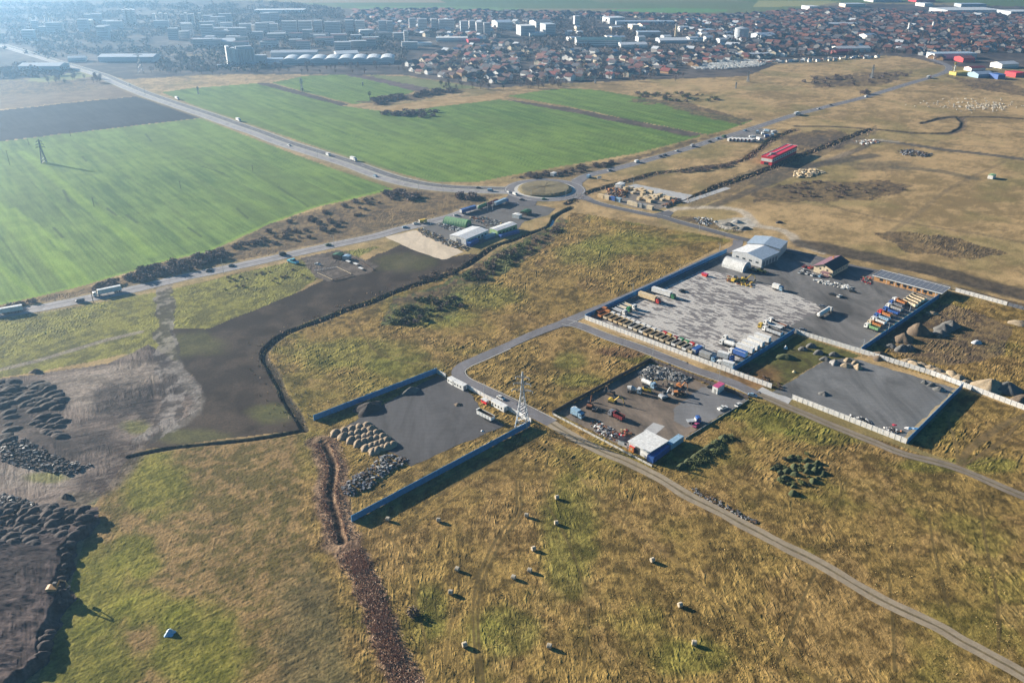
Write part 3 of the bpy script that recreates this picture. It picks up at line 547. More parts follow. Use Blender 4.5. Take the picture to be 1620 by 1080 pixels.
# ---------------- vehicles ----------------
def wheel_fn(r, w):
    def f(b): b.tube((0, -w / 2, 0), (0, w / 2, 0), r, r, 10)
    return f
def wheels(t, xs, yy, r=.5, w=.32, dual=()):
    for x in xs:
        for s in (-1, 1):
            part('wheel', ('w', r, w), wheel_fn(r, w), M('black'), t, (x, s * yy, r))
def cab_fn(b): b.prof([(-1, .75), (1.0, .6), (1.08, 1.5), (.88, 2.75), (.4, 3.0), (-1, 3.0)], -1.22, 1.22)
def shield_fn(b): b.prof([(1.0, 1.75), (1.075, 1.75), (.93, 2.62), (.84, 2.62)], -1.05, 1.05)
def sidewin_fn(b): b.box(-.1, .75, -1.235, 1.235, 1.75, 2.5)
def cab(t, col, x, mini=1):
    c = part('cab', 'cab', cab_fn, M(col), t, (x, 0, 0)); part('windscreen', 'ws', shield_fn, M('glass'), c); part('window', 'sw', sidewin_fn, M('glass'), c)
    part('bumper', 'bp', lambda b: b.box(.95, 1.2, -1.2, 1.2, .45, .85), M('dgrey'), c)
def tub_fn(L, w=2.5, z0=1.15, z1=2.75):
    def f(b):
        h = w / 2; T = .15
        b.box(0, L, -h, h, z0, z0 + .15)
        b.box(0, L, -h, -h + T, z0 + .15, z1); b.box(0, L, h - T, h, z0 + .15, z1)
        b.box(L - T, L, -h + T, h - T, z0 + .15, z1 + .35); b.box(0, T, -h + T, h - T, z0 + .15, z1 - .25)
        for k in range(1, 5): x = L * k / 5; b.box(x - .05, x + .05, -h - .06, -h, z0, z1); b.box(x - .05, x + .05, h, h + .06, z0, z1)
        b.box(L, L + .5, -h + .1, h - .1, z1 + .2, z1 + .32)
    return f
def chassis(t, x0, x1): part('chassis', ('ch', x0, x1), lambda b: (b.box(x0, x1, -.45, .45, .7, 1.1), b.box(x0 + 1, x0 + 1.6, -.9, .9, .5, .9)), M('dgrey'), t)
def truck(name, xy, rot, label, cabc, bodyc, kind='tub', L=6.2, group=None, cat='truck', s=1.0, z=0, hgt=3.6, inner_shade='inner_shade'):
    """rigid lorry, nose towards +x, origin in the middle of its footprint"""
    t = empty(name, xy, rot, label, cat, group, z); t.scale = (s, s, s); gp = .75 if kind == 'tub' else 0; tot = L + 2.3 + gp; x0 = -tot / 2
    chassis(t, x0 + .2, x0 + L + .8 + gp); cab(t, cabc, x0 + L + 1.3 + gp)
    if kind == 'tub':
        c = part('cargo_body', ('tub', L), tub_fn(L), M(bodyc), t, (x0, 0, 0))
        part('shaded_load_bed', ('bed', L), lambda b: (b.box(.17, L - .17, -1.08, 1.08, 1.31, 1.5), b.box(.17, L - .17, -1.095, -1.06, 1.501, 2.6), b.box(.17, L - .17, 1.06, 1.095, 1.501, 2.6), b.box(L - .2, L - .17, -1.05, 1.05, 1.501, 2.8), b.box(.155, .18, -1.05, 1.05, 1.501, 2.4)), M(inner_shade), c)  # tub floor and linings near black: deep shade put into their colour
    elif kind == 'box':
        part('cargo_box', ('cb', L, hgt), lambda b: b.box(0, L, -1.27, 1.27, 1.05, hgt), M(bodyc), t, (x0, 0, 0))
        part('door', ('cbd', hgt), lambda b: (b.box(-.05, 0, -1.2, -.03, 1.15, hgt - .1), b.box(-.05, 0, .03, 1.2, 1.15, hgt - .1)), M('silver'), t, (x0, 0, 0))
    elif kind == 'tank':
        part('tank', ('tk', L), lambda b: (b.tube((.1, 0, 2.1), (L - .1, 0, 2.1), 1.15, n=14), b.tube((L * .3, 0, 3.2), (L * .3, 0, 3.42), .3, n=8), b.tube((L * .7, 0, 3.2), (L * .7, 0, 3.42), .3, n=8)), M(bodyc), t, (x0, 0, 0))
    elif kind == 'mixer':
        part('mixer_drum', ('mx', L), lambda b: (b.tube((.2, 0, 2.6), (L * .45, 0, 2.4), .55, 1.25, 12), b.tube((L * .45, 0, 2.4), (L - .3, 0, 2.0), 1.25, .8, 12)), M(bodyc), t, (x0, 0, 0))
    elif kind == 'flat':
        part('flat_bed', ('fb', L), lambda b: (b.box(0, L, -1.25, 1.25, 1.1, 1.3), b.box(L - .1, L, -1.25, 1.25, 1.3, 2.2)), M(bodyc), t, (x0, 0, 0))
    wheels(t, (x0 + 1.1, x0 + 2.4, x0 + L + 1.4 + gp), 1.05); return t
def semi(name, xy, rot, label, cabc, boxc, kind='box', L=12.5, group=None, cat='lorry', z=0, hgt=3.9, s=1.0, tractor=True, trim='silver'):
    t = empty(name, xy, rot, label, cat, group, z); t.scale = (s, s, s)
    tot = L + (3.0 if tractor else 0); x0 = -tot / 2
    if kind == 'box':
        part('trailer_box', ('tb', L, hgt), lambda b: b.box(0, L, -1.28, 1.28, 1.2, hgt), M(boxc), t, (x0, 0, 0))
        part('door', ('tbd', hgt), lambda b: (b.box(-.05, 0, -1.2, -.03, 1.3, hgt - .1), b.box(-.05, 0, .03, 1.2, 1.3, hgt - .1)), M(trim), t, (x0, 0, 0))
        part('roof_rail', ('rr', L, hgt), lambda b: (b.box(0, L, -1.31, -1.28, hgt - .18, hgt + .03), b.box(0, L, 1.28, 1.31, hgt - .18, hgt + .03)), M(trim), t, (x0, 0, 0))
    elif kind == 'flat':
        part('flat_bed', ('sfb', L), lambda b: (b.box(0, L, -1.25, 1.25, 1.15, 1.4), b.box(L - .12, L, -1.25, 1.25, 1.4, 2.4)), M(boxc), t, (x0, 0, 0))
        part('side_board', ('sfs', L), lambda b: (b.box(0, L, -1.3, -1.25, 1.15, 1.75), b.box(0, L, 1.25, 1.3, 1.15, 1.75)), M(trim), t, (x0, 0, 0))
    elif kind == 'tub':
        c = part('cargo_body', ('stub', L), tub_fn(L, 2.5, 1.2, 3.0), M(boxc), t, (x0, 0, 0)); part('shaded_load_bed', ('bed2', L), lambda b: (b.box(.17, L - .17, -1.08, 1.08, 1.36, 1.6), b.box(.17, L - .17, -1.095, -1.06, 1.601, 2.85), b.box(.17, L - .17, 1.06, 1.095, 1.601, 2.85), b.box(L - .2, L - .17, -1.05, 1.05, 1.601, 3.0)), M('inner_shade'), c)  # trailer tub linings darkened the same way, shade in the colour
    elif kind == 'tank':
        part('tank', ('stk', L), lambda b: (b.tube((.3, 0, 2.35), (L - .3, 0, 2.35), 1.2, n=16), b.tube((0, 0, 2.35), (.3, 0, 2.35), .8, 1.2, 16), b.tube((L - .3, 0, 2.35), (L, 0, 2.35), 1.2, .8, 16), b.box(1, L - 1, -.25, .25, 3.5, 3.62)), M(boxc), t, (x0, 0, 0))
    part('chassis', ('sch', L, tractor), lambda b: (b.box(.1, L + (1.5 if tractor else 0), -.4, .4, .75, 1.13), b.box(L * .6, L * .6 + .2, -.9, -.7, .2, 1.1), b.box(L * .6, L * .6 + .2, .7, .9, .2, 1.1)), M('dgrey'), t, (x0, 0, 0))
    wheels(t, [x0 + a for a in (1.4, 2.7, 4.0)] + ([x0 + L - .6, x0 + L + 2.0] if tractor else []), 1.05)
    if tractor: cab(t, cabc, x0 + L + 1.75)
    return t
def car(xy, rot, label, c, group=None, cat='car', kind='sedan', s=1.0, z=0):
    t = empty('parked_car' if group and 'parked' in group else ('pickup' if kind == 'pickup' else 'van' if kind == 'van' else 'car'), xy, rot, label, cat, group, z); t.scale = (s, s, s)
    if kind == 'van':
        part('body', 'vb', lambda b: b.prof([(-2.5, .35), (2.4, .35), (2.5, 1.0), (1.9, 1.25), (1.3, 2.15), (-2.45, 2.25), (-2.55, 1.2)], -.98, .98), M(c), t)
        part('window', 'vw', lambda b: (b.prof([(1.38, 1.3), (1.93, 1.28), (1.36, 2.08), (1.0, 2.08)], -1.0, 1.0),), M('glass'), t); wheels(t, (-1.6, 1.6), .88, .34, .24)
    elif kind == 'pickup':
        part('body', 'pb', lambda b: (b.prof([(-2.6, .4), (2.5, .4), (2.6, .95), (1.1, 1.08), (.7, 1.1), (-.5, 1.1), (-2.6, 1.05)], -.9, .9),), M(c), t)
        part('cabin', 'pc', lambda b: b.prof([(1.15, 1.1), (.5, 1.72), (-.5, 1.75), (-.75, 1.1)], -.82, .82), M('glass'), t); part('roof', 'pr', lambda b: b.box(-.5, .5, -.8, .8, 1.75, 1.8), M(c), t); wheels(t, (-1.6, 1.6), .85, .36, .24)
    else:
        part('body', 'cb0', lambda b: (b.prof([(-2.15, .3), (2.1, .3), (2.2, .7), (1.95, .85), (1.0, .98), (-1.5, 1.02), (-2.2, .92), (-2.25, .6)], -.88, .88)), M(c), t)
        part('cabin', 'cc', lambda b: b.add([(1.05, -.8, .98), (1.05, .8, .98), (-1.75, .8, 1.0), (-1.75, -.8, 1.0), (.4, -.64, 1.44), (.4, .64, 1.44), (-1.1, .64, 1.46), (-1.1, -.64, 1.46)], [(0, 3, 2, 1), (4, 5, 6, 7), (0, 1, 5, 4), (1, 2, 6, 5), (2, 3, 7, 6), (3, 0, 4, 7)]), M('glass'), t)
        part('roof', 'crf', lambda b: b.box(-1.08, .38, -.62, .62, 1.46, 1.5), M(c), t); wheels(t, (-1.35, 1.35), .8, .32, .22)
    return t
def excavator(xy, rot, label, c, s=1.0, z=0, reach=1.0, group=None):
    t = empty('excavator', xy, rot, label, 'excavator', group, z); t.scale = (s, s, s)
    for y in (-1.2, 1.2): part('track', 'exk', lambda b: b.prof([(-2, .15), (-1.7, 0), (1.7, 0), (2, .15), (2.15, .5), (1.9, .85), (-1.9, .85), (-2.15, .5)], -.3, .3), M('black'), t, (0, y, 0))
    b_ = part('body', 'exb', lambda b: (b.prof([(-2.1, .95), (1.3, .95), (1.3, 1.6), (-1.2, 2.1), (-2.2, 1.9)], -1.3, 1.3)), M(c), t)
    part('cabin', 'exc', lambda b: b.prof([(-.2, 1.5), (1.35, 1.5), (1.3, 2.3), (1.0, 3.0), (-.2, 3.0)], .35, 1.3), M('dgrey'), b_)
    part('boom', ('exm', reach), lambda b: (b.tube((1.2, 0, 1.6), (3.6 * reach, 0, 4.6), .34, .28, 5), b.tube((3.6 * reach, 0, 4.6), (5.6 * reach, 0, 3.9), .28, .22, 5)), M(c), t)
    part('arm', ('exa', reach), lambda b: b.tube((5.6 * reach, 0, 4.0), (6.4 * reach, 0, 1.5), .24, .17, 5), M(c), t)
    part('bucket', ('exu', reach), lambda b: b.prof([(6.1 * reach, 1.6), (6.9 * reach, 1.5), (7.0 * reach, .8), (6.3 * reach, .35), (5.6 * reach, .6)], -.6, .6), M('dgrey'), t); return t
def loader(xy, rot, label, c, s=1.0, z=0):
    t = empty('wheel_loader', xy, rot, label, 'loader', None, z); t.scale = (s, s, s)
    part('body', 'ldb', lambda b: (b.prof([(-3, .9), (.6, .9), (.6, 1.7), (-.6, 2.0), (-2.9, 1.8)], -.95, .95), b.box(.6, 2.2, -.5, .5, .8, 1.4)), M(c), t)
    part('cabin', 'ldc', lambda b: b.prof([(-.8, 1.9), (.7, 1.8), (.55, 3.1), (-.7, 3.1)], -.75, .75), M('glass'), t)
    part('boom', 'ldm', lambda b: (b.tube((1.2, -.6, 1.5), (3.4, -.6, .8), .18, n=5), b.tube((1.2, .6, 1.5), (3.4, .6, .8), .18, n=5)), M(c), t)
    part('bucket', 'ldk', lambda b: b.prof([(3.3, 1.3), (3.1, .5), (3.5, .1), (4.5, .12), (3.7, .45), (3.6, 1.3)], -1.4, 1.4), M('dgrey'), t); wheels(t, (-1.9, 1.7), 1.1, .75, .5); return t
def container(name, a, b_, wd, h, col, label, cat='container', doorc='grey', z=0, group=None, side=1):
    """steel box standing on the line a-b (photo points of one ground edge), width to its left"""
    A, B = P(*a), P(*b_); L = dist(A, B); r = ang(A, B)
    t = empty(name, A, r, label, cat, group, z)
    part('body', ('ctb', round(L, 2), wd, h), lambda q: (q.box(0, L, 0, wd, .12, h), *[q.box(L * k / 9 - .05, L * k / 9 + .05, -.05, 0, .2, h - .15) for k in range(1, 9)], *[q.box(L * k / 9 - .05, L * k / 9 + .05, wd, wd + .05, .2, h - .15) for k in range(1, 9)]), M(col), t)
    part('door', ('ctd', round(L, 2), wd, h), lambda q: (q.box(L, L + .05, .08, wd / 2 - .04, .25, h - .12), q.box(L, L + .05, wd / 2 + .04, wd - .08, .25, h - .12)), M(doorc), t)
    part('foot_rail', ('ctf', round(L, 2), wd), lambda q: (q.box(.05, L - .05, .1, .3, 0, .119), q.box(.05, L - .05, wd - .3, wd - .1, 0, .119)), M('dgrey'), t); return t

# ---------------- main yard: walls ----------------
def wall(a, b_, h, c, label, seg=2.5, cat='wall', name='panel_wall', th=.16, cap=True, postc=None, maxp=60):
    A, B = P(*a), P(*b_); L = dist(A, B); r = ang(A, B); t = empty(name, A, r, label, cat)
    n = max(2, int(L / seg)); n = min(n, maxp); rr = random.Random(int(L * 10))
    mb = MB(); s = L / n
    for k in range(n):
        dz = rr.uniform(-.04, .04); dy = rr.uniform(-.015, .015); mb.box(k * s + .08, (k + 1) * s - .08, -th / 2 + dy, th / 2 + dy, 0, h + dz)
        for q in (1, 2, 3): zz = h * q / 4; mb.box(k * s + .08, (k + 1) * s - .08, -th / 2 + dy - .012, th / 2 + dy + .012, zz - .02, zz + .02)
    o = link('panel', mb.mesh('panel', M(c)), t)
    for k in range(n + 1):
        part('post', ('post', h), lambda q: q.box(-.09, .09, -.15, .15, 0, h + .08), M(postc or c), t, (k * s, 0, 0))
    return t
BW = 'wallblueshade'; C_['wallblueshade'] = (.045, .25, .52); C_['wallgrey'] = (.66, .66, .65); C_['darkfence'] = (.10, .085, .085)  # blue stands for skylit shade on concrete walls, put into their colour
wall((925, 505), (1259, 626 - 0) if 0 else (1220, 614), 2.6, 'wallgrey', 'pale grey concrete panel wall behind the long row of parked tipper trucks')
wall((926, 504), (1149, 400), 2.8, BW, 'long blue-shaded panel wall between the asphalt lane and the slab paved truck yard')
wall((1159, 588), (1256, 527), 2.8, BW, 'blue-shaded panel wall behind the line of white box trailers')
wall((1258, 527), (1470, 592), 2.6, 'wallgrey', 'pale grey panel wall along the sand piles, north of the lower gravel yard')
wall((1471, 592.3), (1625, 650), 2.6, 'wallgrey', 'pale grey panel wall running out of the picture at the right past the sand cone', )
wall((1362, 556), (1487, 470), 2.8, BW, 'blue-shaded panel wall between the coloured tipper trucks and the gravel cones')
wall((1511, 461), (1592, 483), 2.4, 'wallgrey', 'short pale panel wall right of the brick building')
wall((1593.5, 483.4), (1665, 502), 2.2, 'slate', 'dark panel fence at the right edge beyond the gravel cones', name='panel_fence', cat='fence')
wall((1253, 631), (1433, 701.5), 2.6, 'wallgrey', 'pale grey panel wall in front of the empty gravel yard')
wall((1435, 701.7), (1522, 614), 3.0, BW, 'blue-shaded panel wall at the right end of the empty gravel yard, throwing a broad shadow')
wall((497, 665), (691, 590), 2.9, BW, 'blue-shaded panel wall at the back of the tar yard with the mound rows')
wall((557, 825), (838, 674), 2.9, BW, 'long blue-shaded panel wall in front of the tar yard, nearest the hay bales')
wall((688, 588.5), (705, 597), 2.2, 'wallgrey', 'short white wall piece left of the white site cabins')
wall((737, 613), (840, 668), 2.2, 'wallgrey', 'low pale wall beside the road and the white car')
wall((1503, 458), (1420, 436), 2.0, 'slate', 'dark fence behind the long brick building', name='panel_fence', cat='fence')
wall((874, 655), (1028, 571), 1.9, 'darkfence', 'dark low fence at the upper left of the excavator yard', name='panel_fence', cat='fence')
wall((1028, 571), (1183, 631), 1.9, 'darkfence', 'dark low fence between the excavator yard and the lane', name='panel_fence', cat='fence')
wall((875, 656), (1031, 738), 1.0, 'conc', 'low concrete kerb wall in front of the excavator yard', name='low_wall')
wall((1184, 633), (1084, 694), .6, 'conc', 'low broken kerb wall at the right of the excavator yard', name='low_wall')

# ---------------- buildings ----------------
def frame3(Lp, Np, Rp):
    N = P(*Np); a = dist(N, P(*Rp)); b_ = dist(N, P(*Lp)); r = ang(N, P(*Rp)); return N, a, b_, r
def building(name, Lp, Np, Rp, h, wallc, roofc, label, cat, rise=1.2, ridge='x', over=.3, flat=False, roof2=None, z=0):
    """footprint from three ground corners; local x towards Rp, local y towards Lp"""
    N, a, b_, r = frame3(Lp, Np, Rp); t = empty(name, N, r, label, cat, None, z)
    w = MB()
    if flat: w.box(0, a, 0, b_, 0, h)
    elif ridge == 'x': w.profx([(0, 0), (b_, 0), (b_, h), (b_ / 2, h + rise), (0, h)], 0, a)
    else: w.prof([(0, 0), (a, 0), (a, h), (a / 2, h + rise), (0, h)], 0, b_)
    link('wall', w.mesh('wall', M(wallc)), t)
    T = .14; e = over
    if flat:
        rf = MB().box(-e, a + e, -e, b_ + e, h + .003, h + .25); link('roof', rf.mesh('roof', M(roofc)), t)
    else:
        q = (b_ if ridge == 'x' else a) / 2; sl = rise / q
        for i, c in ((0, roofc), (1, roof2 or roofc)):
            if i == 0: pr = [(-e, h - e * sl + .01), (q, h + rise + .01), (q, h + rise + T), (-e, h - e * sl + T)]
            else: pr = [(2 * q + e, h - e * sl + .01), (2 * q + e, h - e * sl + T), (q + .001, h + rise + T), (q + .001, h + rise + .01)]
            m_ = MB()
            if ridge == 'x': m_.profx(pr, -e, a + e)
            else: m_.prof(pr, -e, b_ + e)
            k = int((a if ridge == 'x' else b_) / 3)
            for s_ in range(1, k):        # standing seams
                c0 = (a if ridge == 'x' else b_) * s_ / k
                x0_, x1_ = (pr[3][0], pr[2][0]) if i == 0 else (pr[1][0], pr[2][0]); z0_, z1_ = (pr[3][1], pr[2][1]) if i == 0 else (pr[1][1], pr[2][1])
                seam = [(x0_, z0_ + .002), (x1_, z1_ + .002), (x1_, z1_ + .07), (x0_, z0_ + .07)]
                if ridge == 'x': m_.profx(seam, c0 - .05, c0 + .05)
                else: m_.prof(seam, c0 - .05, c0 + .05)
            link('roof', m_.mesh('roof', M(c)), t)
    t['_a'] = 0; del t['_a']
    return t, a, b_, h
def win(t, x0, x1, y0, y1, z0, z1, c='glass', name='window'):
    return part(name, (name, round(x1 - x0, 2), round(y1 - y0, 2), round(z1 - z0, 2)), lambda q: q.box(0, x1 - x0, 0, y1 - y0, 0, z1 - z0), M(c), t, (x0, y0, z0))
C_.update(hallw=(.50, .52, .54), roofw=(.66, .67, .68), roofb=(.34, .42, .52), wood=(.42, .24, .09), vroof=(.22, .12, .15), darkroof=(.03, .02, .022), cedar=(.5, .26, .1), gwall=(.34, .5, .24), redp=(.62, .02, .03), redr=(.70, .02, .05))
t, a, b_, h = building('warehouse', (1156, 410), (1204, 423.5), (1231, 411), 5.6, 'hallw', 'roofb', 'big pale grey hall with a low gable roof behind the white tent hall', 'warehouse', 1.7, 'x', .25, roof2='roofw')  # roof colours carry the light: bright sunward slope, bluish shaded slope
for k in range(4): win(t, -.04, -.001, b_ * (.10 + .22 * k), b_ * (.10 + .22 * k) + 2.3, 2.2, 3.3)
for k in range(5): win(t, a * (.08 + .18 * k), a * (.08 + .18 * k) + 2.6, -.04, -.001, .2, 3.6, 'slate', 'door')
building('warehouse', (1186, 394.5), (1232, 408), (1244, 395.5), 6.4, 'hallw', 'roofb', 'blue grey roofed hall joined to the back of the big pale hall', 'warehouse', 1.3, 'x', .2)
# round tent hall
def arch(name, Lp, Np, Rp, wc, ec, label, cat, k=1.02, ribs=12):
    N, a, b_, r = frame3(Lp, Np, Rp); t = empty(name, N, r, label, cat); n = 14; hh = a / 2 * k * 1.12
    pts = [(a / 2 - a / 2 * math.cos(math.pi * i / n), hh * math.sin(math.pi * i / n)) for i in range(n + 1)]
    mb = MB(); mb.prof(pts, 0.06, b_ - .06); o = link('shell', mb.mesh('shell', M(wc)), t)
    e_ = MB(); q = [(a / 2 + (x - a / 2) * .97, z_ * .97) for x, z_ in pts]; e_.prof(q, 0, .059); link('end_wall', e_.mesh('end_wall', M(ec)), t); e2 = MB(); e2.prof(q, b_ - .059, b_); link('end_wall', e2.mesh('end_wall', M(ec)), t)
    rb = MB()
    for i in range(ribs + 1):
        y = .1 + (b_ - .2) * i / ribs; pp = [(a / 2 + (x - a / 2) * 1.02, z_ * 1.02) for x, z_ in pts]
        rb.prof(pp, y - .07, y + .07)
    link('rib', rb.mesh('rib', M(wc)), t)
    win(t, a * .32, a * .68, -.04, -.001, 0, hh * .55, 'slate', 'door'); return t
arch('tent_hall', (1139, 422.5), (1174.5, 431.5), (1188, 425), 'white', 'lblue', 'white ribbed round-roofed tent hall standing before the big pale hall', 'tent hall')
arch('storage_hall', (709.6, 351), (736, 360.5), (746, 354.5), 'lgreen', 'green', 'light green half-round storage hall in the junction yard', 'storage hall', .85, 9)
t, a, b_, h = building('warehouse', (719, 378.5), (737.4, 387.6), (772.6, 372.8), 4.2, 'white', 'roofw', 'white hall with a grey and white roof beside the pale empty pad', 'warehouse', .8, 'x', .2)
for k in range(6): win(t, a * (.08 + .15 * k), a * (.08 + .15 * k) + 2, -.04, -.001, 1.2, 2.6)
win(t, -.04, -.001, b_ * .3, b_ * .6, 0, 3.2, 'slate', 'door')
t, a, b_, h = building('warehouse', (775, 370.5), (787, 374.5), (818, 363.5), 4.4, 'gwall', 'roofw', 'green walled hall with a white roof, right of the white hall', 'warehouse', .6, 'x', .2)
for k in range(5): win(t, a * (.08 + .18 * k), a * (.08 + .18 * k) + 2, -.04, -.001, 1.4, 2.6)
# house with dark gable
t, a, b_, h = building('house', (1287, 429.5), (1316, 438), (1341, 424), 4.4, 'cream', 'darkroof', 'cream two-storey house with a purple gable roof, one slope shaded black, behind the white cars', 'house', 2.6, 'x', .7, roof2='vroof')  # sunlit slope purple, other slope near black: shade put into the roof colour
for k in (.25, .62): win(t, -.05, -.001, b_ * k, b_ * k + 1.1, 2.9, 4.0)
win(t, -.05, -.001, b_ * .44, b_ * .44 + .9, 4.9, 5.8); win(t, -.05, -.001, b_ * .45, b_ * .45 + 1.2, 0, 2.1, 'brown', 'door')
for k in range(6): win(t, a * (.06 + .155 * k), a * (.06 + .155 * k) + 1.2, -.05, -.001, 1.4, 2.9, 'slate')
part('chimney', 'hchim', lambda q: q.box(-.4, .4, -.4, .4, 4.5, 8), M('brick'), t, (a * .7, b_ * .62, 0))
part('porch', 'porch', lambda q: (q.box(-4, -.05, 0, 5, 0, .3), q.box(-4, -3.8, 0, .2, .3, 2.4), q.box(-4, -3.8, 4.8, 5, .3, 2.4), q.box(-4.3, -.05, -.3, 5.3, 2.4, 2.6)), M('vroof'), t, (0, b_ * .1, 0))
# long brick building
t, a, b_, h = building('office_building', (1379, 446), (1487, 472), (1498, 463.5), 3.4, 'cedar', 'slate', 'long low brick building with a grey panel roof edged in white', 'office building', .1, 'x', .8, True)
part('roof_trim', 'btrim', lambda q: (q.box(-.95, a + .95, -.95, -.801, h - .1, h + .4), q.box(-.95, a + .95, b_ + .801, b_ + .95, h - .1, h + .4), q.box(-.95, -.801, -.80, b_ + .80, h - .1, h + .4), q.box(a + .801, a + .95, -.80, b_ + .80, h - .1, h + .4)), M('white'), t)
for k in range(14): part('roof_seam', 'bseam', lambda q: q.box(-.6, a + .6, -.06, .06, 3.651, 3.75), M('white'), t, (0, b_ * (k + .5) / 14, 0))
for k in (.12, .2, .3, .42, .50, .60, .7, .86): win(t, -.05, -.001, b_ * k, b_ * k + 2.1, 1.0, 2.7)
for k in (.07, .27, .39, .57, .67, .8): part('veranda_post', 'bvp', lambda q: q.box(-.75, -.6, -.08, .08, 0, 3.39), M('white'), t, (0, b_ * k, 0))
# red hall
t, a, b_, h = building('red_hall', (1204, 258.7), (1220.7, 262), (1259.5, 243), 7.6, 'redp', 'redr', 'bright red flat-roofed hall with a white band, alone by the ditch', 'industrial hall', .1, 'x', .2, True)
part('wall_band', 'rband', lambda q: (q.box(.1, a - .1, -.07, -.001, 3.0, 5.8), q.box(-.07, -.001, .1, b_ - .1, 3.0, 5.8)), M('white'), t)
for k in range(12): win(t, a * (.03 + .08 * k), a * (.03 + .08 * k) + 2.6, -.12, -.071, 3.6, 5.0)
part('parapet', 'rpar', lambda q: (q.box(-.2, a + .2, b_, b_ + .2, h + .251, h + .6), q.box(a, a + .2, -.2, b_ - .001, h + .251, h + .6), q.box(0, a, b_ * .48, b_ * .52, h + .251, h + .7)), M('white'), t)
win(t, -.05, -.001, b_ * .3, b_ * .7, 0, 2.4, 'glass', 'door')
Q = P(1213, 236); t = empty('roof_unit', P(1216, 262), E2, 'grey ventilation units on the left end of the red hall', 'roof unit', None, 7.85)
t.location = (*[p + q for p, q in zip(P(1220.7, 262), (8 * math.cos(E2) - 6 * math.sin(E2), 8 * math.sin(E2) + 6 * math.cos(E2)))], 7.85)
part('casing', 'ru1', lambda q: (q.box(0, 3, 0, 2, 0, 1.6), q.box(4, 6, 0, 2, 0, 1.2)), M('grey'), t); part('duct', 'ru2', lambda q: q.tube((3, 1, .6), (4, 1, .6), .3), M('silver'), t)
# shed in the excavator yard
t, a, b_, h = building('open_shed', (993, 711), (1026.5, 727), (1054.5, 709.5), 3.9, 'hallw', 'white', 'large white flat-roofed shed at the front corner of the excavator yard', 'shed', .1, 'x', .5, True)
win(t, -.05, -.001, b_ * .45, b_ * .68, .0, 3.2, 'black', 'door'); win(t, -.08, -.051, b_ * .02, b_ * .42, .4, 2.8, 'white', 'panel')
container('blue_container', (1033, 733.5), (1059, 714), 3.2, 3.0, 'blue', 'bright blue container leaning against the right side of the white shed', 'container', 'blue')
container('blue_container', (1061, 712.5), (1081, 698.5), 2.8, 2.9, 'lblue', 'light blue container with a white roof patch behind the white shed', 'container', 'white')
t, a, b_, h = building('site_cabin', (979, 701.5), (992, 708), (997, 703), 2.6, 'white', 'darkroof', 'small white cabin with a dark roof left of the white shed', 'cabin', .2, 'x', .2)
win(t, -.04, -.001, .5, 1.4, 1, 2)
t = empty('tool_locker', P(996, 711.5), E1, 'orange red locker with a number on it beside the white shed', 'locker')
part('body', 'lk', lambda q: q.box(0, 2.6, -.6, .6, 0, 2.5), M('redp'), t); part('door', 'lkd', lambda q: (q.box(.1, 1.25, -.65, -.601, .1, 2.4), q.box(1.35, 2.5, -.65, -.601, .1, 2.4)), M('orange'), t)
part('number', 'lkn', lambda q: (q.box(1.0, 1.6, -.7, -.651, 1.7, 1.85), q.box(1.45, 1.6, -.7, -.651, 1.45, 1.699), q.box(1.0, 1.6, -.7, -.651, 1.3, 1.449), q.box(1.0, 1.15, -.7, -.651, 1.05, 1.299), q.box(1.0, 1.6, -.7, -.651, .9, 1.049)), M('white'), t)

# ---------------- trucks in the main yard ----------------
cabs = ['orange', 'white', 'white', 'white', 'white', 'white', 'white', 'white', 'white', 'white', 'silver', 'red', 'yellow', 'maroon', 'green', 'green', 'red', 'white']
A0, A1 = P(949, 504), P(1090.8, 560.5); nT = 18
why = {0: 'orange cab tipper truck at the left end of the parked row', 10: 'silver cab tipper truck beside the first red cab in the parked row', 11: 'red cab tipper truck between a silver and the yellow cab in the parked row', 12: 'yellow cab tipper truck in the parked row', 13: 'maroon cab tipper truck right of the yellow one in the parked row',
       14: 'green cab tipper truck next to the maroon one in the parked row', 15: 'green cab tipper truck next to a red one near the end of the parked row', 16: 'red cab tipper truck between a green and a white cab at the row end', 17: 'white cab tipper truck last in the row, next to the blue box truck'}
ords = 'first second third fourth fifth sixth seventh eighth ninth'.split()
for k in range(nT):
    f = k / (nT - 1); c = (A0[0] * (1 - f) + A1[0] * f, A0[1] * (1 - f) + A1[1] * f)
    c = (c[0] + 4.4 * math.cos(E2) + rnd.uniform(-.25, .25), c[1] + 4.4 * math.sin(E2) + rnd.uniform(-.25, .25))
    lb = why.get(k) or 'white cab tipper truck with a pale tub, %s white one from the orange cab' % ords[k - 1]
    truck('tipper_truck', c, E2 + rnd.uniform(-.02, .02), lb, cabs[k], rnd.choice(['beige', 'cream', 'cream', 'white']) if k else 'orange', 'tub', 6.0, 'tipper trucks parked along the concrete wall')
truck('tipper_truck', P(952, 495), E2, 'small orange tipper truck in the yard corner behind the row', 'orange', 'rust', 'tub', 5, None)
def TL(px1, py1, px2, py2): a, b = P(px1, py1), P(px2, py2); return ((a[0] + b[0]) / 2, (a[1] + b[1]) / 2), ang(a, b), dist(a, b)
def semi_at(a, b, label, cabc, boxc, kind='box', tractor=True, **kw):
    c, r, L = TL(*a, *b); L = max(6, L - (3 if tractor else 0)); return semi('articulated_lorry' if tractor else 'trailer', c, r, label, cabc, boxc, kind, round(L, 1), tractor=tractor, cat='lorry' if tractor else 'trailer', **kw)
semi_at((1011, 470), (1044, 481), 'lorry with a red cab and a long beige grey trailer, nearer the tipper trucks', 'red', 'beige')
semi_at((1032, 462.5), (1068, 473.5), 'lorry with a green cab and a long white trailer beside the red cab lorry', 'green', 'white')
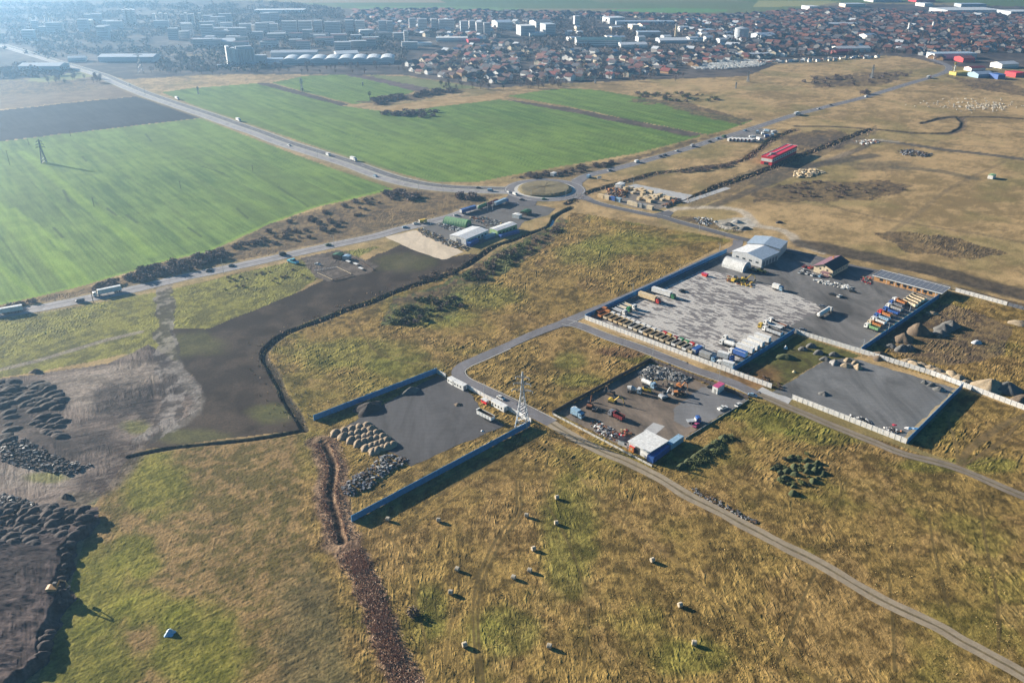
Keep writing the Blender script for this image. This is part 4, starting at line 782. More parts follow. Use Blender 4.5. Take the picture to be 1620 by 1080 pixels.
semi_at((970, 490), (991, 499), 'flat trailer lorry with a white cab, first of three by the tipper row', 'white', 'silver', 'flat')
semi_at((976, 485.5), (998, 494), 'flat trailer lorry with a green cab, middle of three', 'green', 'cream', 'flat')
semi_at((984, 481.5), (1006, 490.5), 'flat trailer lorry with a white cab, third and farthest right of three', 'white', 'beige', 'flat')
G_ = 'white box trailers parked before the blue wall'
for i, (a, b) in enumerate([((1194, 536), (1217, 544)), ((1183, 541.5), (1207, 551)), ((1174, 547), (1199, 556.5)), ((1165, 552), (1191, 561))]):
    semi_at(b, a, ['white box trailer nearest the yellow cab', 'white box trailer, second from the yellow cab', 'white box trailer, third from the yellow cab', 'white box trailer beside the blue sided one'][i], 'white', 'white', 'box', False, group=G_, trim='silver')
semi_at((1180, 567.5), (1153, 557.5), 'box trailer with blue sides and a white roof at the end of the trailer line', 'white', 'blue', 'box', True, trim='white')
semi_at((1160, 551), (1140, 544.5), 'white tank lorry left of the box trailers', 'white', 'white', 'tank')
truck('box_truck', P(1153, 540), E2 + 1.6, 'small white cab truck behind the white tank lorry', 'white', 'silver', 'flat', 4.5)
semi_at((1138, 566), (1158, 571.5), 'white box lorry with a dark blue cab in front of the trailer line', 'blue', 'white')
semi_at((1160, 585), (1133, 577), 'white box lorry at the corner of the grey and blue-shaded walls', 'white', 'white')
semi_at((1107, 564.5), (1132, 573.5), 'lorry with a grey tarpaulin trailer and pale blue cab by the panel wall', 'lblue', 'grey')
c, r, L = TL(1096, 560.5, 1113, 557.0); truck('box_truck', P(1104, 557.5), E2, 'truck with a bright blue box right of the tipper row', 'white', 'blue', 'box', 6.5)
semi_at((1236, 533), (1206, 522), 'lorry with a white cab and a long grey open trailer by the slab edge', 'white', 'silver', 'tub')
semi_at((1228, 525.5), (1199, 517.5), 'flat trailer lorry with a yellow cab', 'yellow', 'grey', 'flat')
semi_at((1236, 522), (1208, 512.5), 'flat trailer lorry with a white cab behind the yellow one', 'white', 'white', 'flat')
semi_at((1243, 519), (1216, 508.5), 'flat trailer lorry with brown boards, farthest behind the yellow cab', 'white', 'rust', 'flat')
semi_at((1294, 504), (1314, 491.5), 'white tank lorry with blue sides standing alone at the slab edge', 'white', 'white', 'tank', trim='blue')
truck('box_truck', P(1230, 458.5), E1, 'white box truck with a light cab alone on the open gravel', 'lblue', 'white', 'box', 4.6)
rows = [((1369, 518), (1388, 524.5), 'white', 'lgreen', 'with a green tub'), ((1374, 512.5), (1393, 519.5), 'cream', 'orange', 'with orange tub beside the green'), ((1378, 507), (1400, 515), 'white', 'white', 'with a white tub between orange and blue ones'),
        ((1383, 501.5), (1406, 509.5), 'blue', 'lblue', 'blue all over, next to the white tub'), ((1389, 496), (1409, 503.5), 'red', 'orange', 'with a red cab and orange tub'), ((1397, 491.5), (1421, 499.5), 'blue', 'blue', 'bright blue, right of the red cab'),
        ((1402, 486), (1426, 494.5), 'white', 'grey', 'with a white cab and grey tub'), ((1407, 481), (1428, 488.5), 'blue', 'slate', 'with a blue cab and dark grey tub'), ((1412, 476.5), (1432, 484), 'white', 'orange', 'with white cab, orange tub, last')]
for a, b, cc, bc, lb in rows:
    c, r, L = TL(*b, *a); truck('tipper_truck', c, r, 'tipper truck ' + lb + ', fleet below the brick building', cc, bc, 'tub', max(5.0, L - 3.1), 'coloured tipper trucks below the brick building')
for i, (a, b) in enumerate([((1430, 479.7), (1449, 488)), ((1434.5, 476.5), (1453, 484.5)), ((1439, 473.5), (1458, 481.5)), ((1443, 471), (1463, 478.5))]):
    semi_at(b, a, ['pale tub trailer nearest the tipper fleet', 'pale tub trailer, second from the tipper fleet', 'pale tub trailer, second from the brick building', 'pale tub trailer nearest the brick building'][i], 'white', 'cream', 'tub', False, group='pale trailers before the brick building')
def carpx(x, y, rot, label, c, **kw): return car(P(x, y), rot, label, c, **kw)
carpx(1079, 461, .6, 'near black car beside the white trailer lorry', 'black', cat='car')
carpx(1317, 467, -.7, 'black car on the open gravel, left of the white car', 'black'); carpx(1328, 469.5, .75, 'white car on the open gravel between two black cars', 'white')
carpx(1349, 462, -.6, 'black car right of the white car on the open gravel', 'black'); carpx(1301, 486, -.6, 'dark car behind the lone tank lorry', 'slate'); carpx(1270, 523, -.5, 'dark blue car at the corner of the blue-shaded wall', 'slate')
for x, y, c, lb in [(1272.6, 422.5, 'maroon', 'maroon car left of the red car by the cream house'), (1282, 424, 'red', 'red car by the gable wall of the cream house'), (1271, 428, 'white', 'white car in the left rank before the cream house'), (1266, 432, 'silver', 'silver car at the left end before the cream house'), (1277, 433.5, 'white', 'white car nearest the yard before the cream house'), (1286, 436, 'white', 'white car at the foot of the cream house'), (1298, 437.5, 'lblue', 'pale blue car at the porch of the cream house')]:
    carpx(x, y, E2 + rnd.uniform(-.1, .1), lb, c, group='cars parked before the cream house')
loader(P(1205, 431), E1, 'yellow wheel loader in front of the big pale hall', 'yellow', 1.1); loader(P(1163, 445), E2, 'ochre wheel loader among scrap on the slabs', 'yellow', 1.2)
excavator(P(1178, 444), E1 + .6, 'yellow excavator among scrap below the tent hall', 'yellow', 1.0); loader(P(1191, 428.5), 2.4, 'small beige loader at the tent hall end', 'tan', .9)
t = empty('skip', P(1115, 436.5), E1, 'bright red skip on the slabs near the blue-shaded wall', 'skip'); part('body', 'skp', lambda q: (q.prof([(-1.6, 0), (1.6, 0), (2.1, 1.6), (-2.1, 1.6)], -1.1, 1.1)), M('red'), t); part('rim', 'skr', lambda q: q.box(-2.2, 2.2, -1.2, 1.2, 1.601, 1.75), M('red'), t); part('load', 'skl', lambda q: q.box(-1.9, 1.9, -.95, .95, 1.751, 1.95), M('pink'), t)
def soil(key, c, sc=1.6): return mat('soil_' + key, c, .95, 0, .25, sc, None, .25)
S1 = mat('soil_beige', (.33, .25, .17), .95, 0, .25, 1.2, None, .22); S2 = soil('grey', (.14, .14, .135)); S3 = soil('dark', (.055, .045, .042)); S4 = soil('sand', (.38, .30, .20)); S5 = soil('brown', (.17, .125, .085)); S6 = soil('grass', (.07, .085, .03), .8); S7 = soil('violet', (.066, .048, .044))
# ---------------- excavator yard ----------------
truck('water_truck', P(1026, 611), E1, 'white tank truck below the rubble heap', 'lblue', 'white', 'tank', 5.5)
truck('mixer_truck', P(1003, 621), E1 + .4, 'white mixer truck left of the yellow loader', 'white', 'silver', 'mixer', 5)
loader(P(1021, 619), 2.6, 'yellow wheel loader beside the white mixer truck', 'yellow', 1.0); excavator(P(1050, 630), .5, 'grey white excavator in the middle of the small yard', 'silver', 1.1, reach=.8)
loader(P(1074, 624), 0, 'orange wheel loader near the grey yard half', 'orange', 1.0); excavator(P(1060, 612), 2.7, 'pale pink excavator below the rubble heap', 'tan', .8, reach=.7); excavator(P(1076, 612.5), -.8, 'orange excavator right of the pale one', 'orange', .85, reach=.8)
excavator(P(1031, 607), -.6, 'small yellow excavator behind the white tank truck', 'yellow', .6, reach=.7)
excavator(P(969, 636), -.55, 'dark yellow excavator with its boom down, mid left of the small yard', 'yellow', .9); excavator(P(966, 624), 2.5, 'brown excavator body above the dark yellow one', 'brown', .9, reach=.6); excavator(P(933, 644), 1.3, 'rust red excavator near the left fence', 'rust', 1.0, reach=.8)
excavator(P(941, 650), -.3, 'small dark excavator beside the rust red one', 'dgrey', .6, reach=.8)
carpx(911, 648.5, E1, 'white car at the left fence of the small yard', 'white'); truck('box_truck', P(913.5, 658.8), E1, 'pale blue box truck at the left fence of the small yard', 'lblue', 'lblue', 'box', 4.2)
truck('tipper_truck', P(975, 661), E1 + math.pi, 'tipper truck with a maroon tub and grey cab', 'slate', 'maroon', 'tub', 5.0)
container('site_container', (1132, 620), (1141, 613), 0, 0, 'white', '') if 0 else None
t = empty('site_container', P(1134.5, 624), E2, 'tall white container at the top right of the excavator yard', 'container'); part('body', 'wcn', lambda q: q.box(0, 6, 0, 3, .1, 3.6), M('white'), t); part('roof_rim', 'wcr', lambda q: (q.box(-.08, 6.08, -.08, 3.08, 3.601, 3.7)), M('pink'), t); part('door', 'wcd', lambda q: q.box(-.05, -.001, .9, 2.0, .2, 2.4), M('grey'), t)
carpx(1143, 647, .5, 'white pickup on the grey half of the excavator yard', 'white', kind='pickup'); carpx(1168, 641.5, .8, 'white car at the low kerb of the excavator yard', 'white'); carpx(1190.5, 626.5, -.5, 'silver blue car on the lane outside the gate', 'lblue'); carpx(1126, 614, -.5, 'black car beside the tall white container', 'black')
truck('tow_truck', P(1097, 668), .15, 'blue truck with an orange beacon frame', 'blue', 'silver', 'flat', 4.0); carpx(1101, 673.5, 1.0, 'magenta pink car behind the blue truck', 'pink')
def heap(name, pts, n, m, label, size=(.4, 1.2), hmax=1.0, spread=3, kind=None, blocks=True, cat='rubble', seed=3, zb=0):
    """rubble of many broken blocks piled over a polygon"""
    rr = random.Random(seed); xs = [p[0] for p in pts]; ys = [p[1] for p in pts]; mb = MB(); c = P(sum(xs) / len(xs), sum(ys) / len(ys)); k = 0; tri = 0
    while k < n and tri < n * 30:
        tri += 1; x, y = rr.uniform(min(xs), max(xs)), rr.uniform(min(ys), max(ys))
        if not inpoly(np.array([x]), np.array([y]), pts)[0]: continue
        k += 1; w = P(x, y); s = rr.uniform(*size); e = dline(np.array([w[0]]), np.array([w[1]]), WP(pts), True)[0]; z0 = rr.uniform(0, 1) * hmax * min(1, e / spread)
        ax = [rr.uniform(.5, 1.2) * s for _ in range(3)]; a = rr.uniform(0, 3.14); ti = rr.uniform(-.5, .5); ca, sa = math.cos(a), math.sin(a)
        vs = []
        for dz in (-1, 1):
            for dx, dy in ((-1, -1), (1, -1), (1, 1), (-1, 1)):
                X, Y, Z = dx * ax[0] * rr.uniform(.6, 1), dy * ax[1] * .6 * rr.uniform(.6, 1), dz * ax[2] * .45 + dx * ti * ax[0] * .6
                vs.append((w[0] - c[0] + X * ca - Y * sa, w[1] - c[1] + X * sa + Y * ca, z0 + Z + .15))
        mb.add(vs, [(0, 3, 2, 1), (4, 5, 6, 7), (0, 1, 5, 4), (1, 2, 6, 5), (2, 3, 7, 6), (3, 0, 4, 7)])
    me = mb.mesh(name, m)
    if len(m) > 1: me.polygons.foreach_set('material_index', np.repeat(np.random.RandomState(seed).randint(0, len(m), len(me.polygons) // 6), 6))
    o = link(name, me); o.location = (*c, zb); tag(o, label, cat)
    if kind: o['kind'] = kind
    return o
ST = 'stuff'
heap('rubble', [(1008, 590), (1030, 577), (1060, 583), (1095, 598), (1085, 606), (1050, 600), (1015, 602)], 620, [M('grey'), M('dgrey'), M('conc')], 'grey broken concrete heap at the top of the excavator yard', (.3, .8), 1.3, 3, ST, seed=1)
heap('scrap', [(928, 668), (945, 664), (965, 676), (985, 690), (975, 698), (950, 690)], 110, [M('grey'), M('white'), M('rust'), M('slate')], 'mixed scrap metal left of the white shed', (.3, .9), .8, 3, ST, seed=2)
heap('scrap', [(975, 682), (990, 678), (1000, 688), (985, 696)], 30, [M('redp'), M('tan'), M('rust')], 'red and brown scrap behind the white shed', (.3, .8), 1.0, 3, ST, seed=12)
heap('rubble', [(540, 772), (560, 752), (585, 740), (600, 722), (618, 718), (645, 726), (640, 735), (610, 752), (585, 772), (555, 785), (545, 782)], 420, [M('grey'), M('slate'), M('dgrey'), M('brown')], 'grey and brown rubble band below the mound rows', (.35, .9), 1.0, 3, ST, seed=4)
heap('rubble', [(660, 362), (672, 362), (700, 374), (742, 392), (738, 398), (705, 388), (668, 372)], 260, [M('grey'), M('brown'), M('dgrey'), M('tan'), M('slate')], 'scrap and spoil along the upper edge of the pale pad', (.4, 1.1), 1.2, 3, ST, seed=5)
heap('scrap', [(694, 355), (706, 354), (730, 362), (728, 367), (700, 361)], 90, [M('silver'), M('black'), M('white'), M('slate')], 'metal scrap beside the green half-round hall', (.4, 1.1), .8, 3, ST, seed=6)
heap('scrap', [(735, 345), (760, 342), (800, 352), (812, 362), (780, 360), (745, 352)], 80, [M('rust'), M('silver'), M('tan'), M('grey'), M('dgrey')], 'scattered machinery scrap between the halls of the junction yard', (.4, 1.3), .9, 3, ST, seed=7)
heap('stone_pile', [(1250, 276), (1262, 270), (1290, 268), (1305, 273), (1280, 281), (1262, 281)], 130, [M('tan'), M('beige'), M('cream')], 'pile of pale elongated stone blocks below the red hall', (1.2, 2.4), 2.0, 8, None, cat='stone pile', seed=8)
heap('rubble', [(0, 700), (40, 695), (105, 728), (150, 735), (110, 752), (60, 745), (0, 730)], 420, [S3, S7, M('dgrey')], 'dark rubble ridge across the mud flat', (.4, 1.1), 1.2, 3, ST, seed=9)
heap('rubble', [(0, 780), (30, 786), (60, 800), (30, 815), (0, 812)], 200, [S3, S7, M('dgrey')], 'grey rubble above the spoil bank at the left edge', (.4, 1.0), 1.0, 3, ST, seed=10)
heap('debris', [(1345, 658), (1362, 660), (1380, 668), (1376, 673), (1350, 664)], 60, [M('black'), M('white'), M('dgrey')], 'black and white debris behind the lower panel wall', (.3, .9), .7, 3, ST, cat='debris', seed=11)
heap('debris', [(1398, 677), (1410, 675), (1424, 683), (1418, 688), (1400, 683)], 60, [M('dgrey'), M('brown'), M('white'), M('slate')], 'mixed debris near the blue-shaded wall corner', (.3, .8), .6, 3, ST, cat='debris', seed=13)
heap('rubble', [(1095, 452), (1140, 462), (1160, 470), (1150, 474), (1110, 464)], 1, [M('conc')], 'loose concrete slab piece on the slab yard', (.8, 1.2), .1) if 0 else None
heap('rubble', [(1150, 436), (1196, 448), (1190, 455), (1150, 446)], 110, [M('rust'), M('tan'), M('dgrey'), M('yellow')], 'ochre scrap around the machines below the tent hall', (.4, 1.1), 1.1, 3, ST, seed=14)
heap('rubble', [(1283, 441), (1330, 448), (1352, 456), (1345, 460), (1290, 446)], 70, [M('conc'), M('white')], 'row of pale concrete blocks before the cream house', (.5, 1.3), .4, 3, ST, seed=15)
heap('rubble', [(1362, 437), (1380, 440), (1378, 450), (1362, 448)], 50, [M('redp'), M('slate'), M('tan'), M('dgrey')], 'small red and grey junk heap left of the brick building', (.3, .9), .8, 3, ST, seed=16)
heap('rubble', [(1095, 345), (1120, 342), (1135, 350), (1120, 358), (1100, 352)], 70, [M('slate'), M('white'), M('dgrey')], 'scattered stones left of the pale gravel patch', (.5, 1.2), .5, 5, ST, seed=17)
heap('rubble', [(958, 300), (978, 298), (996, 304), (990, 313), (965, 311)], 150, [M('rust'), M('brown'), M('orange'), M('dgrey'), M('wood')], 'rust brown timber offcuts in the timber yard', (.6, 1.6), 2.2, 6, ST, seed=18)
heap('rubble', [(1045, 326), (1072, 313), (1078, 317), (1055, 330)], 120, [M('slate'), M('dgrey'), M('brown'), M('orange')], 'dark stacked scrap along the right side of the timber yard', (.6, 1.6), 2.0, 6, ST, seed=19)
heap('rubble', [(1400, 225), (1380, 221), (1350, 224), (1365, 230)], 60, [M('conc'), M('rust'), M('white')], 'pale rubble at the dirt road fork', (.8, 1.8), .8, 6, ST, seed=20)
heap('rubble', [(1420, 240), (1440, 236), (1475, 244), (1466, 249), (1430, 246)], 90, [M('dgrey'), M('slate'), M('brown')], 'dark spoil heaps on the far right pasture', (1, 2.2), 1.4, 6, ST, seed=21)
heap('rubble', [(1078, 763), (1110, 777), (1143, 793), (1176, 813), (1200, 826), (1198, 831), (1172, 819), (1140, 801), (1105, 785)], 130, [M('brown'), M('dgrey'), M('grey')], 'line of grey brown stones along the dirt track', (.3, .7), .3, 3, ST, seed=22)
container('blue_container', (0, 0), (1, 0), 1, 1, 'blue', '') if 0 else None
# ---------------- compound with mound rows ----------------
def cabin_row(x0, y0, x1, y1, label, c='white', h=2.7, wd=2.6, name='site_cabin'):
    A, B = P(x0, y0), P(x1, y1); L = dist(A, B); t = empty(name, A, ang(A, B), label, 'cabin')
    part('body', ('cab', round(L, 1), c), lambda q: q.box(0, L, 0, wd, .15, h), M(c), t); part('roof', ('cabr', round(L, 1)), lambda q: q.box(-.12, L + .12, -.12, wd + .12, h + .001, h + .14), M('white'), t)
    part('skid', ('cabs', round(L, 1)), lambda q: (q.box(.2, L - .2, .3, .5, 0, .149), q.box(.2, L - .2, wd - .5, wd - .3, 0, .149)), M('dgrey'), t)
    for k in range(int(L / 2)): win(t, .6 + 2 * k, 1.5 + 2 * k, -.04, -.001, 1.1, 2.0)
    win(t, L + .001, L + .04, .8, 1.6, .2, 2.2, 'grey', 'door'); return t
cabin_row(708, 605, 716, 610, 'small white cabin at the yard gate, left of the longer white one'); cabin_row(717.5, 610.5, 733, 618.5, 'long white site cabin beside the gate of the tar yard')
cabin_row(777, 641.5, 797, 652.5, 'white flat-roofed cabin between the road wall and the white tipper trailer'); cabin_row(761, 636, 769, 640.5, 'small red cabin left of the white flat-roofed one', 'redp', 1.8, 1.8)
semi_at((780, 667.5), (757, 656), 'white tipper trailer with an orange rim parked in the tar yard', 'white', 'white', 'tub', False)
carpx(792.5, 630.5, E1, 'white car driving on the road beside the compound wall', 'white')
def mound_mesh(seed, n=18, m=6, sharp=1.0):
    rr = np.random.RandomState(seed); vs = [(0, 0, 1)]; ph = rr.uniform(0, 6.28, 4); am = rr.uniform(.04, .15, 4)
    for j in range(1, m + 1):
        r = j / m
        for k in range(n):
            t = 2 * math.pi * k / n; w = 1 + sum(am[i] * math.sin((i + 2) * t + ph[i]) for i in range(4))
            zz = (1 - r ** (1.25 if sharp > .5 else 2.0)) + rr.uniform(-.07, .07) * (r < .95)
            vs.append((r * w * math.cos(t), r * w * math.sin(t), zz if j < m else -.05))
    fs = [(0, 1 + k, 1 + (k + 1) % n) for k in range(n)]
    for j in range(m - 1):
        for k in range(n): a = 1 + j * n + k; b = 1 + j * n + (k + 1) % n; fs.append((a, a + n, b + n, b))
    return vs, fs
MM = {}
def mound(name, xy, rx, ry, h, m, label, cat='mound', group=None, rot=0, z=0, sharp=1, seed=None):
    k = (m.name, sharp, (rnd.randrange(5) if seed is None else seed))
    if k not in MM:
        mb = MB(); mb.v, mb.f = mound_mesh(k[2] + 10 * sharp, sharp=sharp); me = mb.mesh('mound', m); me.polygons.foreach_set('use_smooth', np.ones(len(me.polygons), bool)); MM[k] = me
    o = link(name, MM[k]); o.location = (xy[0], xy[1], z); o.scale = (rx, ry, h); o.rotation_euler = (0, 0, rot); return tag(o, label, cat, group)
ca_, cb_, cc_, cd_ = (531, 684), (579, 673), (590, 714), (620, 704)
for i in range(5):
    for j in range(6):
        f, g = i / 4, j / 5; x = (ca_[0] * (1 - f) + cb_[0] * f) * (1 - g) + (cc_[0] * (1 - f) + cd_[0] * f) * g; y = (ca_[1] * (1 - f) + cb_[1] * f) * (1 - g) + (cc_[1] * (1 - f) + cd_[1] * f) * g
        mound('gravel_mound', P(x + rnd.uniform(-1, 1), y + rnd.uniform(-.7, .7)), 2.1, 3.3, 1.7 + rnd.uniform(-.3, .3), S1, 'rounded beige gravel mound in the close rows at the back of the tar yard', 'gravel mound', 'beige gravel mounds in rows', E2 - 1.2 + rnd.uniform(-.1, .1), sharp=0)
mound('soil_heap', P(583, 646), 9, 5, 3.0, S3, 'large dark soil heap against the back blue-shaded wall', 'soil heap', rot=.7); mound('soil_heap', P(650, 619), 5, 3, 2.4, S2, 'grey spoil heap against the back blue-shaded wall, right of the large one', 'soil heap', rot=.7)
mound('soil_heap', P(724.5, 640), 2.2, 1.5, .9, S5, 'small reddish brown soil heap alone on the tar yard', 'soil heap'); mound('tarp', P(763, 681.5), .8, .6, .5, mat('tarp_white', (.7, .7, .7)), 'small white bundle at the edge of the tar yard', 'bundle')
# piles of the lower right
pl = [(1451, 526, 6.2, 6.2, 6.0, S4 if 0 else S5, 'tall smooth brown cone beside the blue-shaded wall', 1), (1429, 537, 7, 5, 3.8, S5, 'broad brown heap below the tall cone', 1), (1493, 521, 7, 4.5, 3.6, S2, 'long ridged grey green heap', 1), (1504, 516, 6, 4.5, 3.8, S2, 'grey heap joined to the ridged one at its right', 1), (1488, 528, 4.5, 4, 2.4, S2, 'low grey heap at the foot of the ridged one', 1),
      (1427, 552, 5, 3.5, 2.8, S2, 'grey ribbed heap below the brown heap', 1), (1438, 551, 3.5, 3, 2.4, S2, 'small grey heap right of the ribbed one', 1), (1410, 548, 3, 2.2, 1.6, S2, 'low grey heap left of the ribbed one', 0), (1391, 564, 6.5, 4.5, 2.8, S5, 'brown heap close to the wall corner', 1), (1475, 496, 3.5, 2, 1.3, S4, 'small pale heap near the brick building end', 0),
      (1487, 531, 3, 2.2, 1.3, S5, 'small brown heap between the cones', 0), (1545, 542, 3.2, 2.2, 1.5, mat('tarp_silver', (.45, .47, .5)), 'low silver grey covered heap on the open ground', 0), (1565, 614, 9, 7, 5.2, S4, 'big sandy cone behind the right wall', 1), (1592, 617, 8, 6, 4.6, S2, 'grey sand cone at the right of the big sandy one', 1), (1618, 632, 7, 4, 2.2, S5, 'brown spoil at the right frame edge', 0), (1612, 512, 6, 4, 1.8, S4, 'pale spoil heap at the upper right frame edge', 0),
      (1270, 553, 2.6, 2.2, 1.8, S2, 'grey gravel heap nearest the blue-shaded wall corner', 0), (1283, 548, 3, 2.4, 2.0, S2, 'grey gravel heap by the panel wall, second from the corner', 0), (1295, 559, 3, 2.3, 2.0, S2, 'grey gravel heap in the middle of the chain', 0), (1306, 569, 3.2, 2.4, 1.8, S2, 'pale grey gravel heap in the chain', 0), (1319, 562, 3, 2.2, 2.0, S2, 'blue grey gravel heap beside the wall', 0), (1320, 574, 3.2, 2.4, 1.8, mat('soil_pale', (.32, .31, .30), .95, 0, .25, 1.6, None, .25), 'light heap with pale sheeting at the yard edge', 0),
      (1338, 579, 3, 2.2, 1.6, S4, 'tan sand heap at the yard edge', 0), (1341, 570.5, 2.4, 2, 1.6, S4, 'small tan sand heap beside the wall', 0), (1357, 582, 2.6, 2.4, 2.6, S4, 'steep tan sand cone, rightmost of the chain', 1), (1353, 574, 2.4, 1.8, 1.4, S4, 'low pinkish sand heap behind the steep cone', 0), (1303, 623, 3, 2.2, 1.3, S2, 'small lone grey cone in the empty gravel yard', 1), (1243, 566, 5.5, 3, 2.2, S6, 'grassy hump with a dark shaded side below the trailers', 0),
      (1462, 606, 1.6, 1.3, 1.7, S2, 'grey block heap by the wall, left of two', 0), (1474, 610, 2.4, 1.6, 1.6, S2, 'grey block heap by the wall, middle', 0), (1486, 617, 3, 2, 1.9, S2, 'grey heap at the blue-shaded wall corner of the empty yard', 0),
      (1152, 356, 5, 3.4, 2.2, S2, 'grey white gravel heap on the pale patch, left', 1), (1166, 352, 4.5, 3, 2.0, mat('soil_chalk', (.42, .41, .38), .95, 0, .2, 1.6, None, .25), 'chalky heap on the pale patch, middle', 0), (1178, 362, 5, 3, 1.8, S2, 'grey heap at the right of the pale patch', 0), (1164, 361, 4, 2.4, 1.3, S4, 'tan heap at the front of the pale patch', 0), (1233, 352.5, 3, 2, 1.6, S3, 'dark small heap on the pasture above the gravel path', 0),
      (57, 588, 3.6, 2.4, 1.8, S5, 'lone brown cone on the pale mud', 1)]
for x, y, rx, ry, h, m, lb, sh in pl: mound('gravel_heap' if m is S2 else 'soil_heap', P(x, y), rx, ry, h, m, lb, 'heap', None, rnd.uniform(-.3, .8), sharp=sh)
for i in range(9): mound('sand_heap', P(1436 + i * 11.5 + rnd.uniform(-2, 2), 574 + i * 4 + rnd.uniform(-4, 3)), rnd.uniform(3.5, 5.5), rnd.uniform(2.5, 4), rnd.uniform(1.5, 2.8), S4, 'pale sand heap in the long bank behind the panel wall', 'sand heap', 'heaps of the sand bank', rnd.uniform(0, 3), sharp=0)
# mounds on the mud flats
def field_mounds(poly, n, rx, ry, h, m, label, group, mind, seed, z=0, name='soil_mound', rot=None):
    rr = random.Random(seed); got = []; xs = [p[0] for p in poly]; ys = [p[1] for p in poly]; tri = 0
    while len(got) < n and tri < 6000:
        tri += 1; x, y = rr.uniform(min(xs), max(xs)), rr.uniform(min(ys), max(ys))
        if not inpoly(np.array([x]), np.array([y]), poly)[0]: continue
        w = P(x, y)
        if any(dist(w, g) < mind for g in got): continue
        got.append(w); s = rr.uniform(.55, 1.35)
        mound(name, w, rx * s, ry * s * rr.uniform(.8, 1.2), h * s * rr.uniform(.8, 1.2), m, label, 'soil mound', group, rr.uniform(-.6, .6) + .6 if rot is None else rot + rr.uniform(-.2, .2), z=z, sharp=0)
field_mounds([(15, 615), (60, 602), (96, 622), (90, 645), (60, 650), (40, 640)], 26, 4.2, 2.5, 1.3, S3, 'dark earth mound in the upper rows of the mud flat', 'upper mound rows on the mud flat', 4.2, 1)
field_mounds([(0, 600), (30, 596), (20, 640), (20, 700), (0, 700)], 16, 3.8, 2.4, 1.1, S3, 'dark earth mound at the left edge of the mud flat', 'left mounds on the mud flat', 4, 2)
field_mounds([(55, 668), (75, 652), (105, 668), (95, 690), (70, 690)], 11, 3.8, 2.2, 1.2, S7, 'brown earth mound in the middle of the mud flat', 'middle mounds on the mud flat', 3.8, 3)
field_mounds([(-10, 806), (60, 800), (100, 812), (152, 812), (140, 838), (112, 858), (60, 868), (-10, 872)], 46, 3.1, 2.1, 1.3, S7, 'dark violet earth mound on the near spoil bank', 'mounds on the near spoil bank', 2.9, 4, z=2.4)
field_mounds([(96, 862), (112, 865), (98, 930), (104, 960), (90, 990), (60, 1030), (50, 1060), (66, 1050), (85, 1000), (96, 960)], 12, 2.2, 1.7, 1.3, S7, 'dark clod at the ragged rim of the spoil bank', 'clods along the spoil bank rim', 2.6, 5, z=1.6)
field_mounds([(1222, 740), (1240, 722), (1275, 718), (1312, 738), (1305, 758), (1270, 772), (1255, 785), (1235, 770)], 30, 1.8, 1.3, 1.25, S6, 'grass-grown earth mound in the round cluster on the meadow', 'grassy mounds in the round cluster', 2.1, 6)
field_mounds([(1070, 742), (1140, 700), (1130, 712), (1090, 738)], 1, 1, 1, 1, S6, 'low grassy bank beside the white shed', 'x', 1, 7) if 0 else None
for i in range(7): mound('earth_bank', P(1078 + 11 * i, 738 - 7.5 * i), 3.2, 1.8, 1.6, S6, 'overgrown green bank piece right of the white shed', 'earth bank', 'pieces of the overgrown bank', .75, sharp=0)
mound('covered_heap', P(269, 1001), 1.8, 1.6, 1.7, mat('tarp_blue', (.12, .35, .62), .5, 0, .3, .5, (.6, .62, .64)), 'heap under a white and blue tarpaulin on the lower left meadow', 'covered heap')
mound('soil_mound', P(105, 786), 2.2, 1.8, 1.8, S3, 'lone dark hump on the grass above the spoil bank', 'soil mound')
excavator((P(86, 934, 3.0)), .1, 'ochre excavator at the rim of the dark spoil bank', 'wood', .95, z=3.0, reach=.8)
mound('tarp', P(1437, 677), 1.7, 1.1, .7, mat('tarp_white', (.7, .7, .7)), 'white sheeted bundle near the blue-shaded wall corner', 'bundle'); mound('tarp', P(1446, 677.5), 2.2, 1.0, .5, mat('tarp_pale_blue', (.4, .55, .7)), 'pale blue sheet beside the white bundle', 'sheet')
mound('tarp', P(1415, 672), 1.4, .9, .25, mat('tarp_red', (.45, .03, .06)), 'dark red cloth lying on the gravel yard', 'cloth'); mound('tarp', P(1426, 683), 1.4, 1.0, .8, mat('tarp_orange', (.55, .2, .08)), 'orange bundle by the panel wall', 'bundle')
mound('bucket', P(1256, 588.5), .9, .8, 1.0, mat('tarp_cream', (.7, .6, .35)), 'small cream barrel on the grass below the grassy hump', 'barrel', sharp=0); mound('water_tank', P(1243, 551), 1.2, 1.1, 1.6, mat('tarp_white', (.7, .7, .7)), 'small white tank behind the blue-shaded wall', 'tank', sharp=0)
# ---------------- hay bales ----------------
bales = [(614, 823), (694, 824.6), (833, 817), (844, 870), (838, 904), (812.6, 915), (723.7, 902), (713, 938.7), (735, 1022), (881, 788.7), (880, 829), (1032, 888), (1075.7, 959), (1098, 1019), (869, 1024)]
blb = ['round hay bale nearest the left end of the blue-shaded wall', 'round hay bale before the blue-shaded wall, second from its left end', 'round hay bale on the tyre tracks below the blue-shaded wall', 'round hay bale alone above the close pair', 'right bale of the close pair', 'left bale of the close pair', 'round hay bale left of the close pair, upper of two', 'round hay bale left of the close pair, lower of two', 'lone hay bale at the bottom left of the bale field', 'topmost round hay bale towards the dirt track', 'round hay bale below the topmost one', 'round hay bale on the tall grass edge', 'round hay bale at the right, upper of two', 'round hay bale at the right, lower of two', 'round hay bale at the bottom middle']
HAY = mat('hay', (.46, .38, .27), .95, 0, .22, 3, None, .1); TW = mat('twine', (.6, .57, .5), .8)
